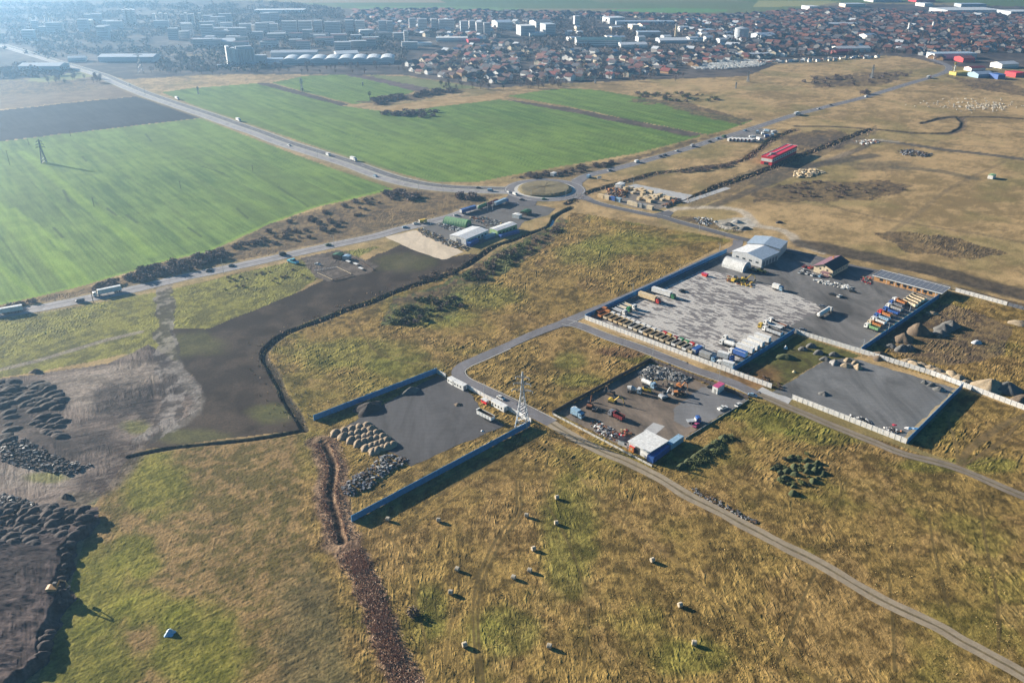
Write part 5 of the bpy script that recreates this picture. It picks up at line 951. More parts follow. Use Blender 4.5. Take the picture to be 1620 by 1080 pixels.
for (x, y), lb in zip(bales, blb):
    t = empty('hay_bale', P(x, y), rnd.uniform(-.5, .5), lb, 'hay bale', 'hay bales on the cut meadow')
    part('straw', 'hb', lambda q: (q.tube((-.65, 0, .82), (.65, 0, .82), .84, n=18), q.tube((-.75, 0, .82), (-.65, 0, .82), .7, .84, 18), q.tube((.65, 0, .82), (.75, 0, .82), .84, .7, 18)), HAY, t)
    part('net_wrap', 'hn', lambda q: [q.tube((k, 0, .82), (k + .12, 0, .82), .852, n=18) for k in (-.5, -.06, .38)], TW, t)
# ---------------- junction yard ----------------
def ctr(x0, y0, x1, y1, w, h, c, lb, name='container', dc='grey', **k): return container(name, (x0, y0), (x1, y1), w, h, c, lb, 'container', dc, **k)
semi_at((729, 339), (752, 332), 'lorry trailer with dark blue sides in the junction yard', 'white', 'blue', 'box', False, trim='white')
semi_at((757, 332.5), (771, 326.5), 'dark green tank trailer, left of the tank lorry row', 'green', 'green', 'tank', False); semi_at((770, 328), (787, 321), 'maroon tank trailer in the middle of the row', 'maroon', 'maroon', 'tank', False); semi_at((783, 327.5), (803, 319), 'white and blue lorry at the right of the row', 'blue', 'lblue', 'box')
ctr(744, 391, 758, 383, 3, 2.8, 'blue', 'blue container at the front corner of the white hall'); ctr(768, 379, 784, 373.5, 2.6, 2.4, 'lblue', 'light blue container between the white and the green halls'); ctr(793, 377, 822, 369, 3, 2.2, 'blue', 'long blue low container behind the green hall', dc='blue')
t, a, b_, h = building('site_cabin', (814.5, 343), (821, 346.5), (826, 344), 2.6, 'white', 'white', 'small white cabin left of the green hut', 'cabin', .3, 'x', .1); t, a, b_, h = building('hut', (825, 339), (833, 341.5), (841, 337.5), 2.6, 'brown', 'dgreen', 'hut with a dark green roof on the right of the junction yard', 'hut', .5, 'x', .3)
for x, y, c, k, r_, lb in [(757, 298, 'dgrey', 'sedan', 0, 'dark car on the dual road left of the roundabout'), (776, 302.5, 'lblue', 'van', 0, 'pale blue van on the dual road nearest the roundabout'), (805, 304.5, 'white', 'sedan', -1.2, 'small white car entering the roundabout from the left'), (815, 308.5, 'white', 'van', -.9, 'white van on the left curve of the roundabout'), (826, 317, 'black', 'sedan', -.2, 'dark car below the roundabout'), (861, 316, 'green', 'sedan', 0, 'dark green car on the near side of the roundabout'),
                        (722, 341.5, 'silver', 'sedan', .4, 'silver car on the road above the green round hall'), (658, 354.5, 'white', 'sedan', .4, 'white car next to the yellow truck by the pale pad'), (641, 360.5, 'lblue', 'sedan', .4, 'pale blue car left of the pale pad')]:
    carpx(x, y, r_, lb, c, kind=k)
truck('box_truck', P(669, 352.5), .5, 'small yellow truck on the road beside the scrap', 'yellow', 'yellow', 'box', 3.6, hgt=2.8)
# yard with fence left of the soil
t, a, b_, h = building('hut', (532, 407), (539, 411), (545, 407), 2.8, 'rust', 'dgreen', 'rust red hut with a green roof at the small fenced yard', 'hut', .6, 'x', .3); t, a, b_, h = building('site_cabin', (546, 409), (551, 412), (556, 409), 2.4, 'silver', 'lblue', 'pale cabin behind the rust red hut', 'cabin', .3, 'x', .1)
carpx(464, 416, -.6, 'turquoise truck standing half on the verge', 'turq', kind='pickup', s=1.7); carpx(503, 419, -.5, 'white car inside the small fenced yard', 'white')
for i, (x, y) in enumerate([(551, 415), (563, 419), (571, 426)]):
    t = empty('trestle_table', P(x, y), E1, ['white table nearest the huts', 'middle white table below the huts', 'white table farthest from the huts'][i], 'table', 'white tables in the small yard'); part('top', 'tt', lambda q: q.box(-2, 2, -1, 1, .9, 1.0), M('white'), t)
    for a_ in (-1.7, 1.7):
        for b2 in (-.8, .8): part('leg', 'tl', lambda q: q.box(-.06, .06, -.06, .06, 0, .899), M('brown'), t, (a_, b2, 0))
def rail(a, b, n, label, h=1.1, c='tan', m=None):
    A, B = P(*a), P(*b); L = dist(A, B); t = empty('rail_fence', A, ang(A, B), label, 'fence'); link('rail', MB().box(0, L, -.05, .05, h * .55, h * .7).box(0, L, -.05, .05, h * .85, h).mesh('rail', M(c)), t)
    for k in range(n + 1): part('post', ('rp', h), lambda q: q.box(-.09, .09, -.09, .09, 0, h + .15), M('brown'), t, (L * k / n, 0, 0))
rail((502, 433), (526, 444), 10, 'pale wooden rail along the left of the paddock', 1.1, 'cream'); rail((533, 424), (556, 435), 10, 'pale wooden rail along the right of the paddock', 1.1, 'cream'); rail((526, 444.5), (556, 436), 10, 'brown rail along the front of the paddock', 1.1, 'brown'); rail((497, 429), (533, 423.5), 9, 'white boards along the back of the paddock', .9, 'white'); rail((560, 408), (590, 428), 12, 'brown stake fence right of the white tables', 1.3, 'brown')
# ---------------- timber yard ----------------
tb = [(951.5, 313, 'beige', 'beige container at the left front of the timber yard'), (960, 315, 'cream', 'cream container left of the blue one'), (969.6, 317, 'blue', 'bright blue container in the timber yard'), (978, 318.5, 'lblue', 'pale blue container right of the bright blue one'),
      (998, 324, 'cream', 'cream container, first of the front group'), (1005, 326, 'cream', 'low cream container, second of the front group'), (1012, 327.5, 'grey', 'grey container, third of the front group'), (1019.6, 328.8, 'grey', 'grey container, fourth of the front group'), (1028, 331, 'cream', 'low cream crate at the end of the front group')]
for x, y, c, lb in tb:
    t = empty('container', P(x, y), E1, lb, 'container', 'containers of the timber yard'); part('body', 'tyc', lambda q: (q.box(-3, 3, -1.4, 1.4, .1, 3.0), *[q.box(-3 + .75 * k - .04, -3 + .75 * k + .04, -1.46, -1.4, .2, 2.9) for k in range(1, 8)]), M(c), t); part('door', 'tyd', lambda q: (q.box(3, 3.05, -1.3, -.04, .2, 2.9), q.box(3, 3.05, .04, 1.3, .2, 2.9)), M('grey'), t); part('foot_rail', 'tyf', lambda q: q.box(-2.9, 2.9, -1.2, 1.2, 0, .099), M('dgrey'), t)
stk = [(1006, 301), (1014, 302), (1011.7, 316), (1023.7, 317), (1031, 311.5), (1037.6, 310.5), (1050.6, 312), (1044, 311), (1057, 315.5), (1029, 306), (1018, 304.5), (1064, 315.5), (1027, 320), (1021, 313), (990, 300), (998, 299), (1017, 309), (1036, 315), (1048, 317), (1002, 306)]
for i, (x, y) in enumerate(stk):
    t = empty('timber_stack', P(x, y), E1 + rnd.choice([0, 1.57]), 'stack of pale sawn timber among the others in the timber yard', 'timber stack', 'timber stacks in the timber yard'); hh = rnd.choice([2, 3, 3])
    for k in range(hh): part('board_layer', 'tsl', lambda q: (*[q.box(-2.4, 2.4, -1.3 + .53 * j, -1.3 + .53 * j + .48, .1, .85) for j in range(5)], q.box(-2, -1.8, -1.3, 1.3, 0, .099), q.box(1.8, 2, -1.3, 1.3, 0, .099)), M(['beige', 'cream'][k % 2]), t, (0, 0, .86 * k))
t, a, b_, h = building('site_cabin', (976, 295.5), (982, 298), (989, 294.5), 2.8, 'white', 'white', 'white cabin with a pinkish white roof at the back of the timber yard', 'cabin', .3, 'x', .1)
# container yard by the far road
for i in range(7): x, y = 1155 + 6 * i, 222.5 + .25 * i; t = empty('container', P(x, y), E2, '%s container of the row beside the far road' % ['leftmost red and white', 'second red and white', 'third red and white', 'middle red and white', 'fifth red and white', 'sixth red and white', 'rightmost grey and white'][i], 'container', 'containers by the far road'); part('body', 'cyb', lambda q: q.box(-4, 4, -1.4, 1.4, 0, 3), M('white'), t); part('door', 'cyd', lambda q: q.box(-4.1, -4.001, -1.3, 1.3, .2, 2.8), M('white'), t); part('side_panel', 'cys', lambda q: q.box(-3.9, 3.9, -1.46, -1.401, .2, 2.8), M('maroon' if i < 6 else 'grey'), t)
for i, (x, y, c) in enumerate([(1198, 211, 'lblue'), (1206, 214, 'white'), (1212, 209, 'lblue'), (1190, 219, 'white'), (1224, 211, 'white'), (1214, 218, 'blue'), (1200, 222, 'white'), (1222, 216, 'lblue')]):
    truck('box_truck', P(x, y), rnd.uniform(0, 3), ['pale blue truck at the road end of the container yard', 'white truck behind the pale blue one in the container yard', 'pale blue truck in the top middle of the container yard', 'white truck right beside the red and white containers', 'white truck at the right end of the container yard', 'strong blue truck in the container yard', 'white truck at the front of the container yard', 'light blue truck at the lower right of the container yard'][i], 'white', c, 'box', 5.0, 'trucks of the container yard', hgt=3.2)
# ---------------- traffic ----------------
semi('articulated_lorry', P(170, 465), math.pi + ang(P(141, 472), P(213, 457)), 'white articulated lorry on the near road, right of the dark van', 'white', 'white', 'box', 13.5, z=.08); semi('articulated_lorry', P(12, 496), math.pi + ang(P(0, 498), P(65, 486.6)), 'white articulated lorry cut by the left frame edge', 'white', 'white', 'box', 13.5, z=.08)
car(P(127, 477.5), 3.5, 'dark van ahead of the white lorry on the near road', 'slate', kind='van', z=.08)
def along(line, x, y, z=.08):
    w = WP(line); p = P(x, y); b = min(range(len(w) - 1), key=lambda i: dline(np.array([p[0]]), np.array([p[1]]), [w[i], w[i + 1]], mar=500)[0]); return p, ang(w[b], w[b + 1])
for x, y, c, k, ln, lb in [(330, 429, 'dgrey', 'sedan', west_px, 'dark car on the near road, leftmost of the four spaced out'), (366, 421, 'slate', 'sedan', west_px, 'dark blue car on the near road, second of the four'), (447.4, 403.5, 'black', 'van', west_px, 'black van with a pale tail on the near road'), (519.6, 388.5, 'dgreen', 'sedan', west_px, 'dark green car on the near road above the huts'),
                         (457.7, 231, 'white', 'sedan', highway_px, 'white car on the near lanes of the dual road'), (519.5, 246.5, 'white', 'van', highway_px, 'white van on the dual road before the small truck'), (594, 279.5, 'lblue', 'sedan', highway_px, 'silver car on the dual road below the small truck'), (204, 134.5, 'white', 'sedan', highway_px, 'far white car on the dual road near the town'),
                         (931.6, 281, 'lblue', 'van', town_px, 'pale blue van leaving the roundabout'), (964.6, 270.5, 'silver', 'sedan', town_px, 'silver car on the town road after the pale blue van'), (1007.6, 257, 'white', 'van', town_px, 'white van on the town road'), (1045, 248.5, 'dgrey', 'sedan', town_px, 'dark car on the town road, left of a dark pair'), (1052, 246.5, 'black', 'sedan', town_px, 'black car on the town road, right of a dark pair'), (1071, 239.5, 'white', 'sedan', town_px, 'white car on the town road past the dark pair'),
                         (1095.4, 232, 'silver', 'van', town_px, 'silver van on the town road by the green field corner'), (1122.8, 225, 'black', 'sedan', town_px, 'black car on the town road before the container yard'), (1135.4, 220, 'lblue', 'sedan', town_px, 'pale blue car level with the red containers'), (1179, 207.5, 'lblue', 'sedan', town_px, 'blue grey car on the road behind the container yard'), (1294.6, 173, 'white', 'sedan', town_px, 'white car on the far road past the white lorry'), (1314, 167, 'dgrey', 'sedan', town_px, 'dark car on the far road past the white one'), (1370, 154, 'white', 'van', town_px, 'white van on the far road near two bushes'), (1145.6, 217.5, 'dgreen', 'van', town_px, 'dark green van on the road beside the red containers')]:
    p, r_ = along(ln, x, y); car(p, r_, lb, c, kind=k, z=.08, s=1.15 if y < 300 else 1)
p, r_ = along(town_px, 1261, 182); semi('articulated_lorry', p, r_, 'white lorry on the far road above the ditch', 'white', 'white', 'box', 9, z=.08); p, r_ = along(town_px, 1469, 124); semi('articulated_lorry', p, r_, 'red and white lorry on the road near the yellow filling station', 'red', 'white', 'box', 9, z=.08)
for x, y, lb in [(274.6, 158.5, 'white truck far up the dual road'), (371, 193, 'white truck on the dual road between two green fields'), (552.6, 256, 'small white box truck on the dual road')]:
    p, r_ = along(highway_px, x, y); p = (p[0] + 5 * math.sin(-r_), p[1] + 5 * math.cos(r_)); truck('box_truck', p, r_, lb, 'white', 'white', 'box', 6.5, None, z=.08, hgt=3.8)
t = empty('billboard', P(948, 284), .3, 'small white sign board beside the pale blue van', 'sign'); part('board', 'bb', lambda q: q.box(-2, 2, -.1, .1, .6, 3.2), M('white'), t)
for a_ in (-1.6, 1.6): part('post', 'bbp', lambda q: q.box(-.1, .1, .101, .25, 0, 3), M('grey'), t, (a_, 0, 0))
t, a, b_, h = building('site_cabin', (872, 278), (876, 279.5), (881, 277.5), 2.6, 'silver', 'white', 'small pale cabin beyond the roundabout', 'cabin', .3, 'x', .1); t, a, b_, h = building('bee_wagon', (1564, 282), (1570, 284), (1575, 281.5), 3.0, 'white', 'lgreen', 'small white wagon hut alone on the right pasture', 'hut', .4, 'x', .1)
C_['roofl'] = (.60, .63, .66)
# ---------------- poles, pylons ----------------
def height_at(x, yb, yt):
    Y = P(x, yb)[1]; v = (yt - CY) / F; return H - Y * (SP + v * CP) / (CP - v * SP)
def lamp(x, yb, yt, label, side=1, rot=E1, cat='street lamp', name='street_lamp', c='silver'):
    h = max(6, height_at(x, yb, yt)); h = round(h * 2) / 2; t = empty(name, P(x, yb), rot, label, cat)
    part('pole', ('lp', h), lambda q: q.tube((0, 0, 0), (0, 0, h), .16, .09, 6), M(c), t)
    part('arm', ('la', h, side), lambda q: q.tube((0, 0, h - .1), (side * 1.8, 0, h + .35), .07, n=5), M(c), t)
    part('lamp_head', ('lh', h, side), lambda q: q.box(min(side * 1.7, side * 2.5), max(side * 1.7, side * 2.5), -.16, .16, h + .25, h + .42), M('grey'), t)
def pole(x, yb, yt, label):
    h = round(max(6, height_at(x, yb, yt)) * 2) / 2; t = empty('utility_pole', P(x, yb), .5, label, 'utility pole')
    part('pole', ('up', h), lambda q: q.tube((0, 0, -.3), (0, 0, h), .24, .16, 6), mat('pole_wood', (.10, .085, .07), .9), t)
    part('crossarm', ('uc', h), lambda q: (q.box(-1.3, 1.3, -.09, .09, h - .8, h - .62), *[q.tube((k, 0, h - .62), (k, 0, h - .3), .07, n=5) for k in (-1.2, 0, 1.2)]), M('dgrey'), t)
for x, yb, yt, lb in [(354, 433, 409, 'lamp post by the near road, left of the turquoise truck'), (529, 392, 373, 'lamp post by the near road above the rust red hut'), (681, 356, 346, 'lamp post by the road at the green round hall'), (771.7, 333.7, 319, 'left lamp post of the pair before the tank lorries'), (779.4, 333, 317, 'right lamp post of the pair before the tank lorries'),
                      (662.5, 301, 281, 'pale lamp post on the verge of the dual road'), (701, 304, 288, 'lamp post on the dual road nearer the roundabout'), (489, 245, 238, 'left lamp post of the pair on the far dual road'), (502.5, 250, 236, 'right lamp post of the pair on the far dual road'), (840, 316, 300, 'lamp post at the lower left of the roundabout'), (895, 315, 300, 'lamp post at the lower right of the roundabout'),
                      (1439, 493, 480, 'lamp post between the tipper fleet and the blue-shaded wall'), (1404, 528, 510, 'lamp post near the end of the tipper fleet'), (1365, 552, 541, 'pale post at the lower corner of the open gravel'), (1137, 604, 585, 'tall lamp post on the lane above the excavator yard'), (1033, 560, 545, 'lamp post on the lane below the tipper row'), (1002, 293, 281, 'lamp post at the back of the timber yard'), (1106, 366, 356, 'lamp post on the lane right of the timber yard'),
                      (1138, 398, 388, 'lamp post by the lane at the tent hall'), (1075, 433, 422, 'lamp post by the blue-shaded wall at the slab yard'), (1001, 463, 451, 'lamp post by the blue-shaded wall above the red cab lorry'), (766, 622, 612, 'short post on the road beside the white cabins')]:
    lamp(x, yb, yt, lb, -1, E2)
pole(148, 479, 460, 'dark utility pole beside the near road at the white lorry')
for x, yb, yt, lb in [(16, 262, 238, 'utility pole at the left edge of the big green field'), (46, 230, 220, 'small utility pole near the dark ploughed field'), (112, 216, 208, 'utility pole at the top edge of the green field'), (286, 299, 286, 'utility pole standing in the middle of the green field'), (400, 271, 262, 'utility pole in the green field towards the dual road'), (149, 327, 312, 'utility pole at the lower end of the bright strip'), (230, 151, 138, 'utility pole by the dual road beyond the dark field')]: pole(x, yb, yt, lb)
def pylon(x, yb, yt, label, s=1.0, rot=.3, c='silver', det=8):
    h = round(height_at(x, yb, yt), 1); b_ = h * .10; t = empty('pylon', P(x, yb), rot, label, 'pylon'); th = .09 * s; m = M(c)
    wd = lambda z: b_ * (1 - z / h * 1.25) if z < h * .62 else b_ * .225 * (1 - (z - h * .62) / (h * .38) * .75)
    cs = ((-1, -1), (1, -1), (1, 1), (-1, 1)); zs = [h * k / det for k in range(det + 1)]
    for cx, cy in cs:
        mb = MB()
        for z0, z1 in zip(zs[:-1], zs[1:]): mb.tube((cx * wd(z0), cy * wd(z0), z0), (cx * wd(z1), cy * wd(z1), z1), th * 1.3, n=4)
        link('leg', mb.mesh('leg', m), t)
    mb = MB()
    for z0, z1 in zip(zs[:-1], zs[1:]):
        for k in range(4):
            (ax, ay), (bx, by) = cs[k], cs[(k + 1) % 4]
            mb.tube((ax * wd(z0), ay * wd(z0), z0), (bx * wd(z1), by * wd(z1), z1), th * .7, n=3); mb.tube((bx * wd(z0), by * wd(z0), z0), (ax * wd(z1), ay * wd(z1), z1), th * .7, n=3); mb.tube((ax * wd(z1), ay * wd(z1), z1), (bx * wd(z1), by * wd(z1), z1), th * .6, n=3)
    link('bracing', mb.mesh('bracing', m), t)
    for k, z_ in enumerate((.66, .78, .9)):
        w = h * (.17, .14, .11)[k]; mb = MB()
        for s_ in (-1, 1):
            for y in (-1, 1): mb.tube((s_ * wd(h * z_), y * wd(h * z_), h * z_), (s_ * w, 0, h * z_), th, n=3)
            mb.tube((s_ * wd(h * z_ + 1), 0, h * z_ + 1.2), (s_ * w, 0, h * z_), th, n=3); mb.tube((s_ * w, 0, h * z_), (s_ * w, 0, h * z_ - 1.1), th, n=4)
        link('crossarm', mb.mesh('crossarm', m), t)
pylon(826, 672, 588, 'tall silver lattice pylon at the corner of the tar yard', 1.5, -.2, 'roofl', 9)
pylon(70, 258, 220, 'lattice pylon in the big green field at the left', 2.2, .3, 'slate')
for x, yb, yt, lb in [(223, 116, 72, 'faint lattice pylon before the town at the upper left'), (941.5, 132, 118, 'lattice pylon at the town edge left of the far trees'), (1183, 130, 112, 'lattice pylon before the pale cemetery slope'), (1379, 124, 102, 'lattice pylon on the round pasture before the town'), (308 + 170, 144, 124, 'lattice pylon on the strip between the two green fields'), (314, 149, 137, 'lattice pylon beyond the dual road'), (574, 136, 130, 'small lattice pylon in the upper green field'), (1164, 140, 130, 'small pale mast on the far pasture')]:
    pylon(x, yb, yt, lb, 2.6 if yt > 100 else 3.0, .4, 'silver', 6)
# ---------------- vegetation ----------------
BARK = mat('bark', (.07, .055, .045), .95)
def twigm(key, a, b): return mat(key, a, .95, 0, .2, .5, b)
T1 = twigm('twig_brown', (.15, .105, .08), (.08, .058, .05)); T2 = twigm('twig_violet', (.18, .13, .11), (.10, .075, .07)); T3 = twigm('bush_green', (.13, .15, .045), (.06, .075, .03)); T4 = twigm('twig_pale', (.17, .12, .085), (.09, .06, .045)); T5 = twigm('evergreen', (.022, .036, .020), (.012, .02, .012))
def leafcloud(n, rad, zc, zr, size, seed, low=0):
    r = np.random.RandomState(seed); d = r.normal(size=(n, 3)); d /= np.linalg.norm(d, axis=1)[:, None]; rr = r.uniform(.25, 1, n) ** .6
    lump = 1 + .28 * np.sin(d[:, 0] * 5 + seed) * np.cos(d[:, 1] * 4 + seed * 2) + .15 * np.sin(d[:, 2] * 7 + seed)
    c = d * (rr * lump)[:, None] * np.array((rad, rad, zr)) + np.array((0, 0, zc)); c[:, 2] = np.maximum(c[:, 2], low)
    a = r.normal(size=(n, 3)); a /= np.linalg.norm(a, axis=1)[:, None]; b = np.cross(a, r.normal(size=(n, 3))); b /= np.linalg.norm(b, axis=1)[:, None]
    s = (size * r.uniform(.6, 1.4, n))[:, None]
    return np.stack([c - a * s, c + b * s * .6, c + a * s, c - b * s * .6], 1)
def quads_mesh(name, Q, m, idx=None):
    n = len(Q); me = bpy.data.meshes.new(name); me.vertices.add(n * 4); me.vertices.foreach_set('co', Q.reshape(-1).astype(np.float32))
    me.loops.add(n * 4); me.loops.foreach_set('vertex_index', np.arange(n * 4, dtype=np.int32)); me.polygons.add(n); me.polygons.foreach_set('loop_start', (np.arange(n) * 4).astype(np.int32)); me.update(calc_edges=True)
    for x in (m if isinstance(m, (list, tuple)) else [m]): me.materials.append(x)
    if idx is not None: me.polygons.foreach_set('material_index', idx.astype(np.int32))
    return me
SH = {}
def shrub(xy, s, m, label, group, name='shrub', hz=.8, cat='shrub'):
    k = (m.name, rnd.randrange(4))
    if k not in SH: SH[k] = quads_mesh('shrub', leafcloud(230, 1, .55, .62, .17, k[1] + 5, .03), m)
    o = link(name, SH[k]); o.location = (*xy, 0); o.scale = (s * rnd.uniform(.8, 1.3), s * rnd.uniform(.8, 1.2), s * hz); o.rotation_euler = (0, 0, rnd.uniform(0, 6.28)); return tag(o, label, cat, group)
def scatmass(poly, n, s0, s1, m, label, group, seed, **kw):
    r_ = random.Random(seed); xs = [p[0] for p in poly]; ys = [p[1] for p in poly]; k = 0; Q = []; base = [leafcloud(90, 1, .5, .55, .22, s, .03) for s in range(5)]
    while k < n:
        x, y = r_.uniform(min(xs), max(xs)), r_.uniform(min(ys), max(ys))
        if inpoly(np.array([x]), np.array([y]), poly)[0]: k += 1; s = r_.uniform(s0, s1); Q.append(base[k % 5] * np.array((s, s, s * .8)) + np.array((*P(x, y), 0)))
    idx = np.repeat([r_.randrange(len(m)) for _ in range(n)], 90); o = link('undergrowth', quads_mesh('undergrowth', np.concatenate(Q), m, idx)); o['kind'] = 'stuff'; tag(o, label, 'undergrowth')
def scat(poly, n, s0, s1, m, label, group, seed, **kw):
    rr = random.Random(seed); xs = [p[0] for p in poly]; ys = [p[1] for p in poly]; k = 0
    while k < n:
        x, y = rr.uniform(min(xs), max(xs)), rr.uniform(min(ys), max(ys))
        if inpoly(np.array([x]), np.array([y]), poly)[0]: k += 1; shrub(P(x, y), rr.uniform(s0, s1), m[k % len(m)], label, group, **kw)
scat([(0, 489), (60, 474), (60, 480), (0, 495)], 9, 2, 3.2, [T2], 'dark bush at the left end of the roadside strip below the green field', 'bushes at the left strip end', 1)
scat([(140, 460), (200, 438), (260, 418), (330, 403), (360, 398), (350, 412), (300, 428), (240, 442), (190, 452), (150, 466)], 60, 2.2, 4.6, [T2, T1], 'dark violet bush in the thick part of the strip between green field and near road', 'bushes of the thick strip', 2)
scat([(360, 396), (430, 360), (560, 320), (620, 306), (600, 340), (520, 370), (430, 392), (380, 406)], 50, 1.6, 3.6, [T2, T1, T4], 'scattered brown bush in the open part of the strip by the near road', 'bushes of the open strip', 3)
scat([(605, 307), (640, 304), (665, 310), (655, 318), (615, 316)], 16, 3, 4.5, [T2], 'blue black bush in the thicket left of the lamp post on the dual road', 'thicket by the dual road', 4); scat([(722, 309), (750, 309), (752, 316), (725, 318)], 10, 2.8, 4, [T2], 'blue black bush in the small thicket left of the junction yard', 'small thicket', 5)
scatmass([(612, 500), (640, 480), (680, 468), (720, 470), (740, 482), (700, 500), (650, 514), (618, 512)], 80, 1.2, 2.6, [T3, T1, T3, T5], 'green brown undergrowth in the overgrown patch right of the canal', 'bushes of the overgrown patch', 6)
scatmass([(730, 440), (790, 405), (850, 375), (880, 352), (890, 365), (850, 395), (800, 425), (750, 450)], 60, 1.6, 3.2, [T1, T3, T4], 'brown green bushes along the right bank of the canal', 'bushes along the canal', 7)
scatmass([(660, 441), (720, 424), (728, 430), (668, 449)], 26, 1.4, 2.2, [T4], 'pale reddish reed bushes below the empty pad', 'reddish bushes by the canal', 9)
scatmass([(596, 178), (620, 176), (690, 176), (705, 179), (680, 186), (640, 188), (612, 184)], 34, 3, 5.5, [T2], 'dark bushes in the hollow of the middle green field', 'bushes in the field hollow', 10)
scatmass([(575, 160), (640, 150), (650, 155), (600, 166)], 26, 3, 5.5, [T2, T1], 'brown bushes in the hedge left of the tan strip', 'hedge left of the tan strip', 11); scatmass([(645, 152), (700, 142), (725, 143), (715, 147), (655, 155)], 26, 3, 6, [T2, T1], 'dark bushes in the hedge above the tan strip', 'hedge above the tan strip', 12)
scat([(820, 280), (900, 266), (980, 254), (990, 257), (915, 275), (830, 286)], 34, 1.6, 3.4, [T1, T4], 'brown bush between the middle green field and the town road', 'bushes north of the town road', 13)
scatmass([(1060, 277), (1110, 266), (1160, 258), (1165, 262), (1110, 272)], 24, 1.6, 3, [T2, T1], 'dark bushes along the upper ditch', 'bushes along the upper ditch', 14); scatmass([(1000, 148), (1060, 146), (1120, 150), (1150, 160), (1080, 162), (1010, 157)], 40, 2, 4.5, [T1, T3], 'low bushes on the rough pasture above the third green field', 'bushes on the rough pasture', 15)
scatmass([(1270, 130), (1300, 122), (1420, 114), (1440, 120), (1380, 134), (1290, 140)], 34, 2, 4.5, [T1, T2], 'low bushes on the rough ground before the round pasture', 'bushes before the round pasture', 16); scatmass([(1200, 298), (1290, 288), (1390, 290), (1440, 297), (1380, 312), (1250, 318)], 50, 1.2, 2.2, [T1, T4], 'low brown bushes in the dark patch on the right pasture', 'bushes in the dark pasture patch', 17)
shrub(P(653, 972), 2.6, T1, 'single round dark bush beside the bramble band', None); shrub(P(1369, 149), 6, T2, 'left one of two bushes beside the far road', None); shrub(P(1361, 150), 5, T2, 'right one of two bushes beside the far road', None) if 0 else None
scat([(1085, 737), (1150, 690), (1160, 694), (1100, 742)], 22, 1.2, 2.1, [T3], 'green bush on the bank right of the white shed', 'bushes on the green bank', 18); scat([(1215, 745), (1240, 722), (1280, 718), (1312, 738), (1300, 760), (1250, 782)], 26, .9, 1.5, [T3, T5], 'green tuft among the grassy mounds', 'tufts among the grassy mounds', 19)
scatmass([(345, 440), (420, 430), (490, 425), (500, 440), (430, 455), (360, 470)], 22, .8, 1.6, [T4, T2, T1], 'small bushes on the rough green verge below the near road', 'bushes on the rough verge', 20)
scat([(1235, 620), (1170, 590), (1180, 585), (1240, 610)], 12, .8, 1.5, [T4, T1], 'brown bush below the trailers beyond the blue-shaded wall', 'bushes beyond the blue wall', 21)
def blades(name, P0, h, w, m, label, lean=.35, seed=0, nb=2):
    r = np.random.RandomState(seed); n = len(P0); Q = []
    for k in range(nb):
        a = r.uniform(0, 6.28, n); d = np.stack([np.cos(a), np.sin(a), 0 * a], 1); hh = (h * r.uniform(.6, 1.4, n))[:, None]; ww = (w * r.uniform(.6, 1.3, n))[:, None]
        l = r.normal(0, lean, (n, 3)); l[:, 2] = 1; o = np.stack([r.normal(0, w, n), r.normal(0, w, n), 0 * a - .15], 1); b = P0 + o
        Q.append(np.stack([b - d * ww, b + d * ww, b + d * ww * .5 + l * hh, b - d * ww * .5 + l * hh], 1))
    Q = np.concatenate(Q); o = link(name, quads_mesh(name, Q, m, r.randint(0, len(m), len(Q)) if isinstance(m, list) else None)); o['kind'] = 'stuff'; return tag(o, label, 'reeds' if name == 'reeds' else 'grass')
def band_pts(L_, wd, n, seed):
    r = np.random.RandomState(seed); w = np.array(WP(L_)); seg = np.hypot(*(w[1:] - w[:-1]).T); i = r.choice(len(seg), n, p=seg / seg.sum()); t = r.uniform(0, 1, n)[:, None]
    d = (w[1:] - w[:-1])[i]; p = w[i] + d * t; nn = np.stack([-d[:, 1], d[:, 0]], 1) / seg[i][:, None]; p = p + nn * r.normal(0, wd * .42, n)[:, None]; return np.concatenate([p, np.zeros((n, 1))], 1)
RD = [mat('reed_a', (.46, .29, .20), .95), mat('reed_b', (.34, .20, .14), .95), mat('reed_c', (.60, .44, .32), .95)]
blades('reeds', band_pts(BR2, 5.0, 5200, 1), .6, .15, RD, 'brown reed and bramble thicket running down to the bottom of the picture', seed=1)
p = band_pts(BR1, 6, 2600, 2); dd = dline(p[:, 0], p[:, 1], WP(BR1)); p = p[dd > 1.6]; blades('reeds', p, .55, .16, RD, 'brown reeds on both sides of the dry ditch left of the tar yard', seed=2)
def tufts():
    r = np.random.RandomState(5); n = 60000; X = r.uniform(-40, 1660, n); Yp = 400 + 700 * r.uniform(0, 1, n) ** .75
    u = (X - CX) / F; v = (Yp - CY) / F; d = SP + v * CP; w = CP - v * SP; x = u / d * H; y = w / d * H
    ok = inpoly(X, Yp, [(700, 480), (880, 400), (1160, 385), (900, 520), (1190, 632), (1700, 820), (1700, 1110), (680, 1110), (560, 860), (500, 720), (430, 570), (500, 520)]) | inpoly(X, Yp, [(1440, 706), (1525, 618), (1620, 655), (1660, 700), (1660, 790), (1520, 735)])
    ok &= ~inpoly(X, Yp, [(558, 826), (840, 676), (700, 585), (498, 664)]) & ~inpoly(X, Yp, [(870, 654), (1028, 568), (1188, 632), (1060, 760), (1030, 742)]) & ~inpoly(X, Yp, [(920, 503), (1150, 398), (1530, 465), (1620, 650), (1430, 706), (1180, 620)])
    k = fbm(x, y, 13, 4, 201); ok &= k > .53
    for L_, wd in FLAT_LINES: ok &= dline(x, y, WP(smooth(L_, 3))) > wd * .5 + 1.5
    for a in bales:
        q = P(*a); ok &= np.hypot(x - q[0], y - q[1]) > 2
    x, y = x[ok], y[ok]; return np.stack([x, y, 0 * x + .02], 1)
